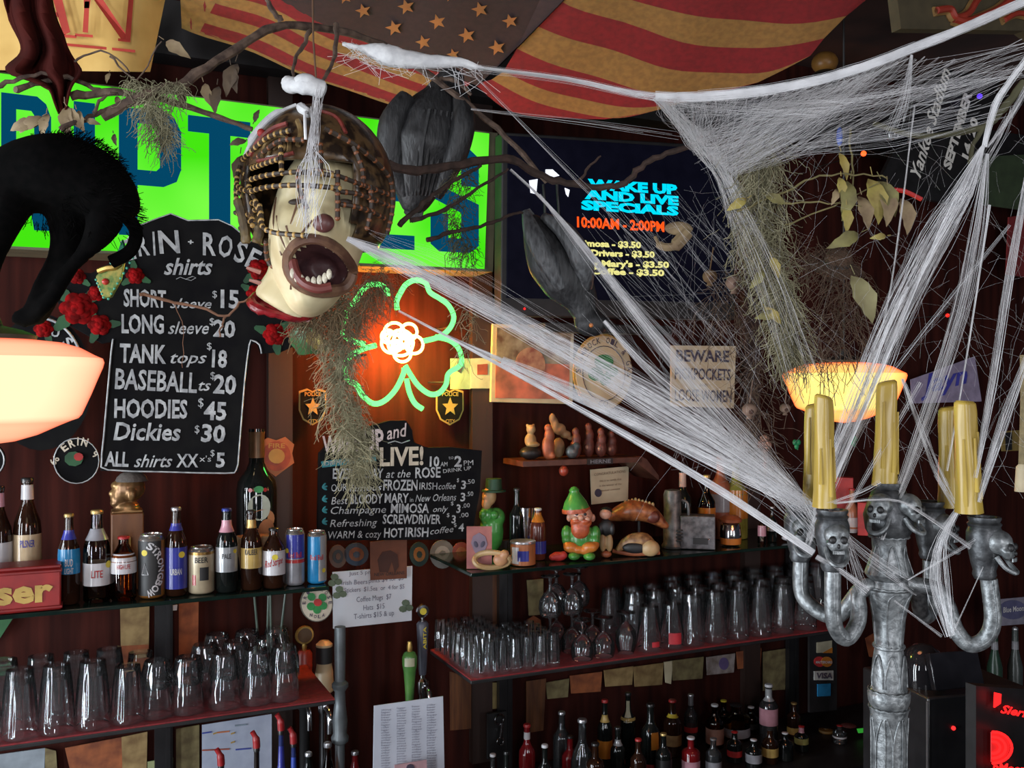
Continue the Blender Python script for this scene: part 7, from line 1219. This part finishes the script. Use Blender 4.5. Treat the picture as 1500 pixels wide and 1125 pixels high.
# ------------------------------------------------------------------ register, cooler and neon at lower right
c0 = P(1425, 1010, 2.7); k = 2.7 / F; o = thing('cash_register', 'black cash register with a tiny red light behind the candelabra', 'cash register', (c0.x, c0.y, .0), .25); zt = c0.z
b = MB(); b.box((0, .12, zt / 2), (.34, .3, zt)); b.build('register_body', mat('register_black', (.018, .018, .02), .35), o, bevel=.006); b = MB(); b.box((-.06, .0, zt + .06), (.16, .02, .10), Matrix.Rotation(-.3, 3, 'X')); b.build('display', mat('display_dark', (.012, .012, .015), .1), o, bevel=.003); b = MB(); b.ball((-.09, -.032, zt - .09), .006, 10, 7); b.build('power_light', glow('led_red3', (1, .02, .02), 2.5), o); b = MB(); b.box((-.172, -.03, zt - .12), (.004, .006, .22)); b.build('metal_edge', caps, o)
c0 = P(1338, 985, 2.75); k = 2.75 / F; o = thing('glass_dome', 'dark glass dome with bright window glints behind the candelabra stem', 'dome', P(1352, 1006, 2.75)); b = MB(); b.lathe([(30 * k, 0), (31 * k, 30 * k), (26 * k, 50 * k), (12 * k, 62 * k), (0, 64 * k)], n=24); b.build('dome_glass', mat('dome_black', (.012, .012, .014), .05), o); b = MB(); b.lathe([(34 * k, -60 * k), (34 * k, -2 * k), (31 * k, 0)], n=24); b.build('dome_base', BLACK, o); b = MB(); b.lathe([(10 * k, -420 * k), (14 * k, -60 * k)], n=12); b.build('stand', BLACK, o)
p = Panel('beer_banner', 'white banner with a dark blue oval badge at the right edge', 'banner', .1, (1470, 898)); p.poly([(1440, 880), (1530, 872), (1530, 912), (1450, 918)], 0, .004, 'cloth', mat('banner_grey', (.20, .19, .24), .8)); p.poly(ring_pts(1483, 893, 20, 14), -.003, 0, 'oval_badge', mat('badge_blue', (.08, .08, .16), .7)); p.text([('Blue Moon', (1468, 897), (1498, 894), 8, .02)], 'lettering', lw, y=-.005)
NE = glow('neon_red', (1.0, .012, .012), 2.6); p = Panel('neon_beer_sign', 'red neon beer sign with script and a half moon badge at lower right', 'neon sign', -1.0, (1480, 1080))
p.poly([(1440, 1008), (1540, 1015), (1540, 1600), (1440, 1600)], .02, .05, 'sign_back', BLACK); p.text([('Sierra', (1463, 1043), (1512, 1052), 12, .03, .3)], 'neon_lettering', NE, y=-.004); p.text([('nMoon', (1452, 1128), (1500, 1132), 12, .04)], 'neon_lettering', NE, y=-.004); p.poly([(1455, 1036), (1464, 1030), (1465, 1016), (1456, 1014)], -.004, 0, 'neon_bar', NE)
q = [(1450, 1072)] + [(1451 + 28 * cos(a), 1094 + 23 * sin(a)) for a in [-pi / 2 + i * pi / 14 for i in range(15)]]
for i, sc_ in enumerate((1, .68, .38)): p.line([(1451 + (x - 1451) * sc_, 1094 + (y - 1094) * sc_) for x, y in q[1:]], .0035, 'neon_arc', NE, y=-.006)
p.poly([(1451 + (x - 1451) * .95, 1094 + (y - 1094) * .95) for x, y in q[1:]], -.003, 0, 'half_moon_face', mat('moon_red', (.5, .02, .02), .6, emit=(1, .02, .02), es=.45))
note('small bright green sticker behind the candelabra stem', [(1256, 1068), (1276, 1066), (1276, 1072), (1258, 1074)], glow('sticker_green_emissive', (.05, .5, .05), .5), d=.1); note('orange paper flower shape left of the candelabra stem', [(1268, 935), (1280, 928), (1290, 940), (1286, 965), (1274, 962)], N2, d=.3)  # green sticker's brightness is put in as emission
for px, m, lab in ((1457, mat('cooler_green', (.02, .05, .03), .3), 'dark green bottle standing under the white beer banner'), (1487, mat('cooler_grey', (.05, .06, .055), .3), 'dim grey bottle right of the dark green one under the banner')):
    s, z, t = wp(px, 990, .2); k = t / F; o = thing('beer_bottle', lab, 'bottle', W(s, .2, Z3 + .001), 0); b = MB(); Hh = wp(px, 922, .2)[1] - Z3; b.lathe([(.03, 0), (.031, Hh - .16), (.014, Hh - .09), (.012, Hh)], n=16); b.build('bottle_body', m, o); b = MB(); b.lathe([(.0145, Hh - .085), (.0132, Hh - .05)], n=14); b.build('neck_label', lg, o); b = MB(); b.ball((.0, 0, Hh), .013, 10, 6); b.build('cap', caps, o)
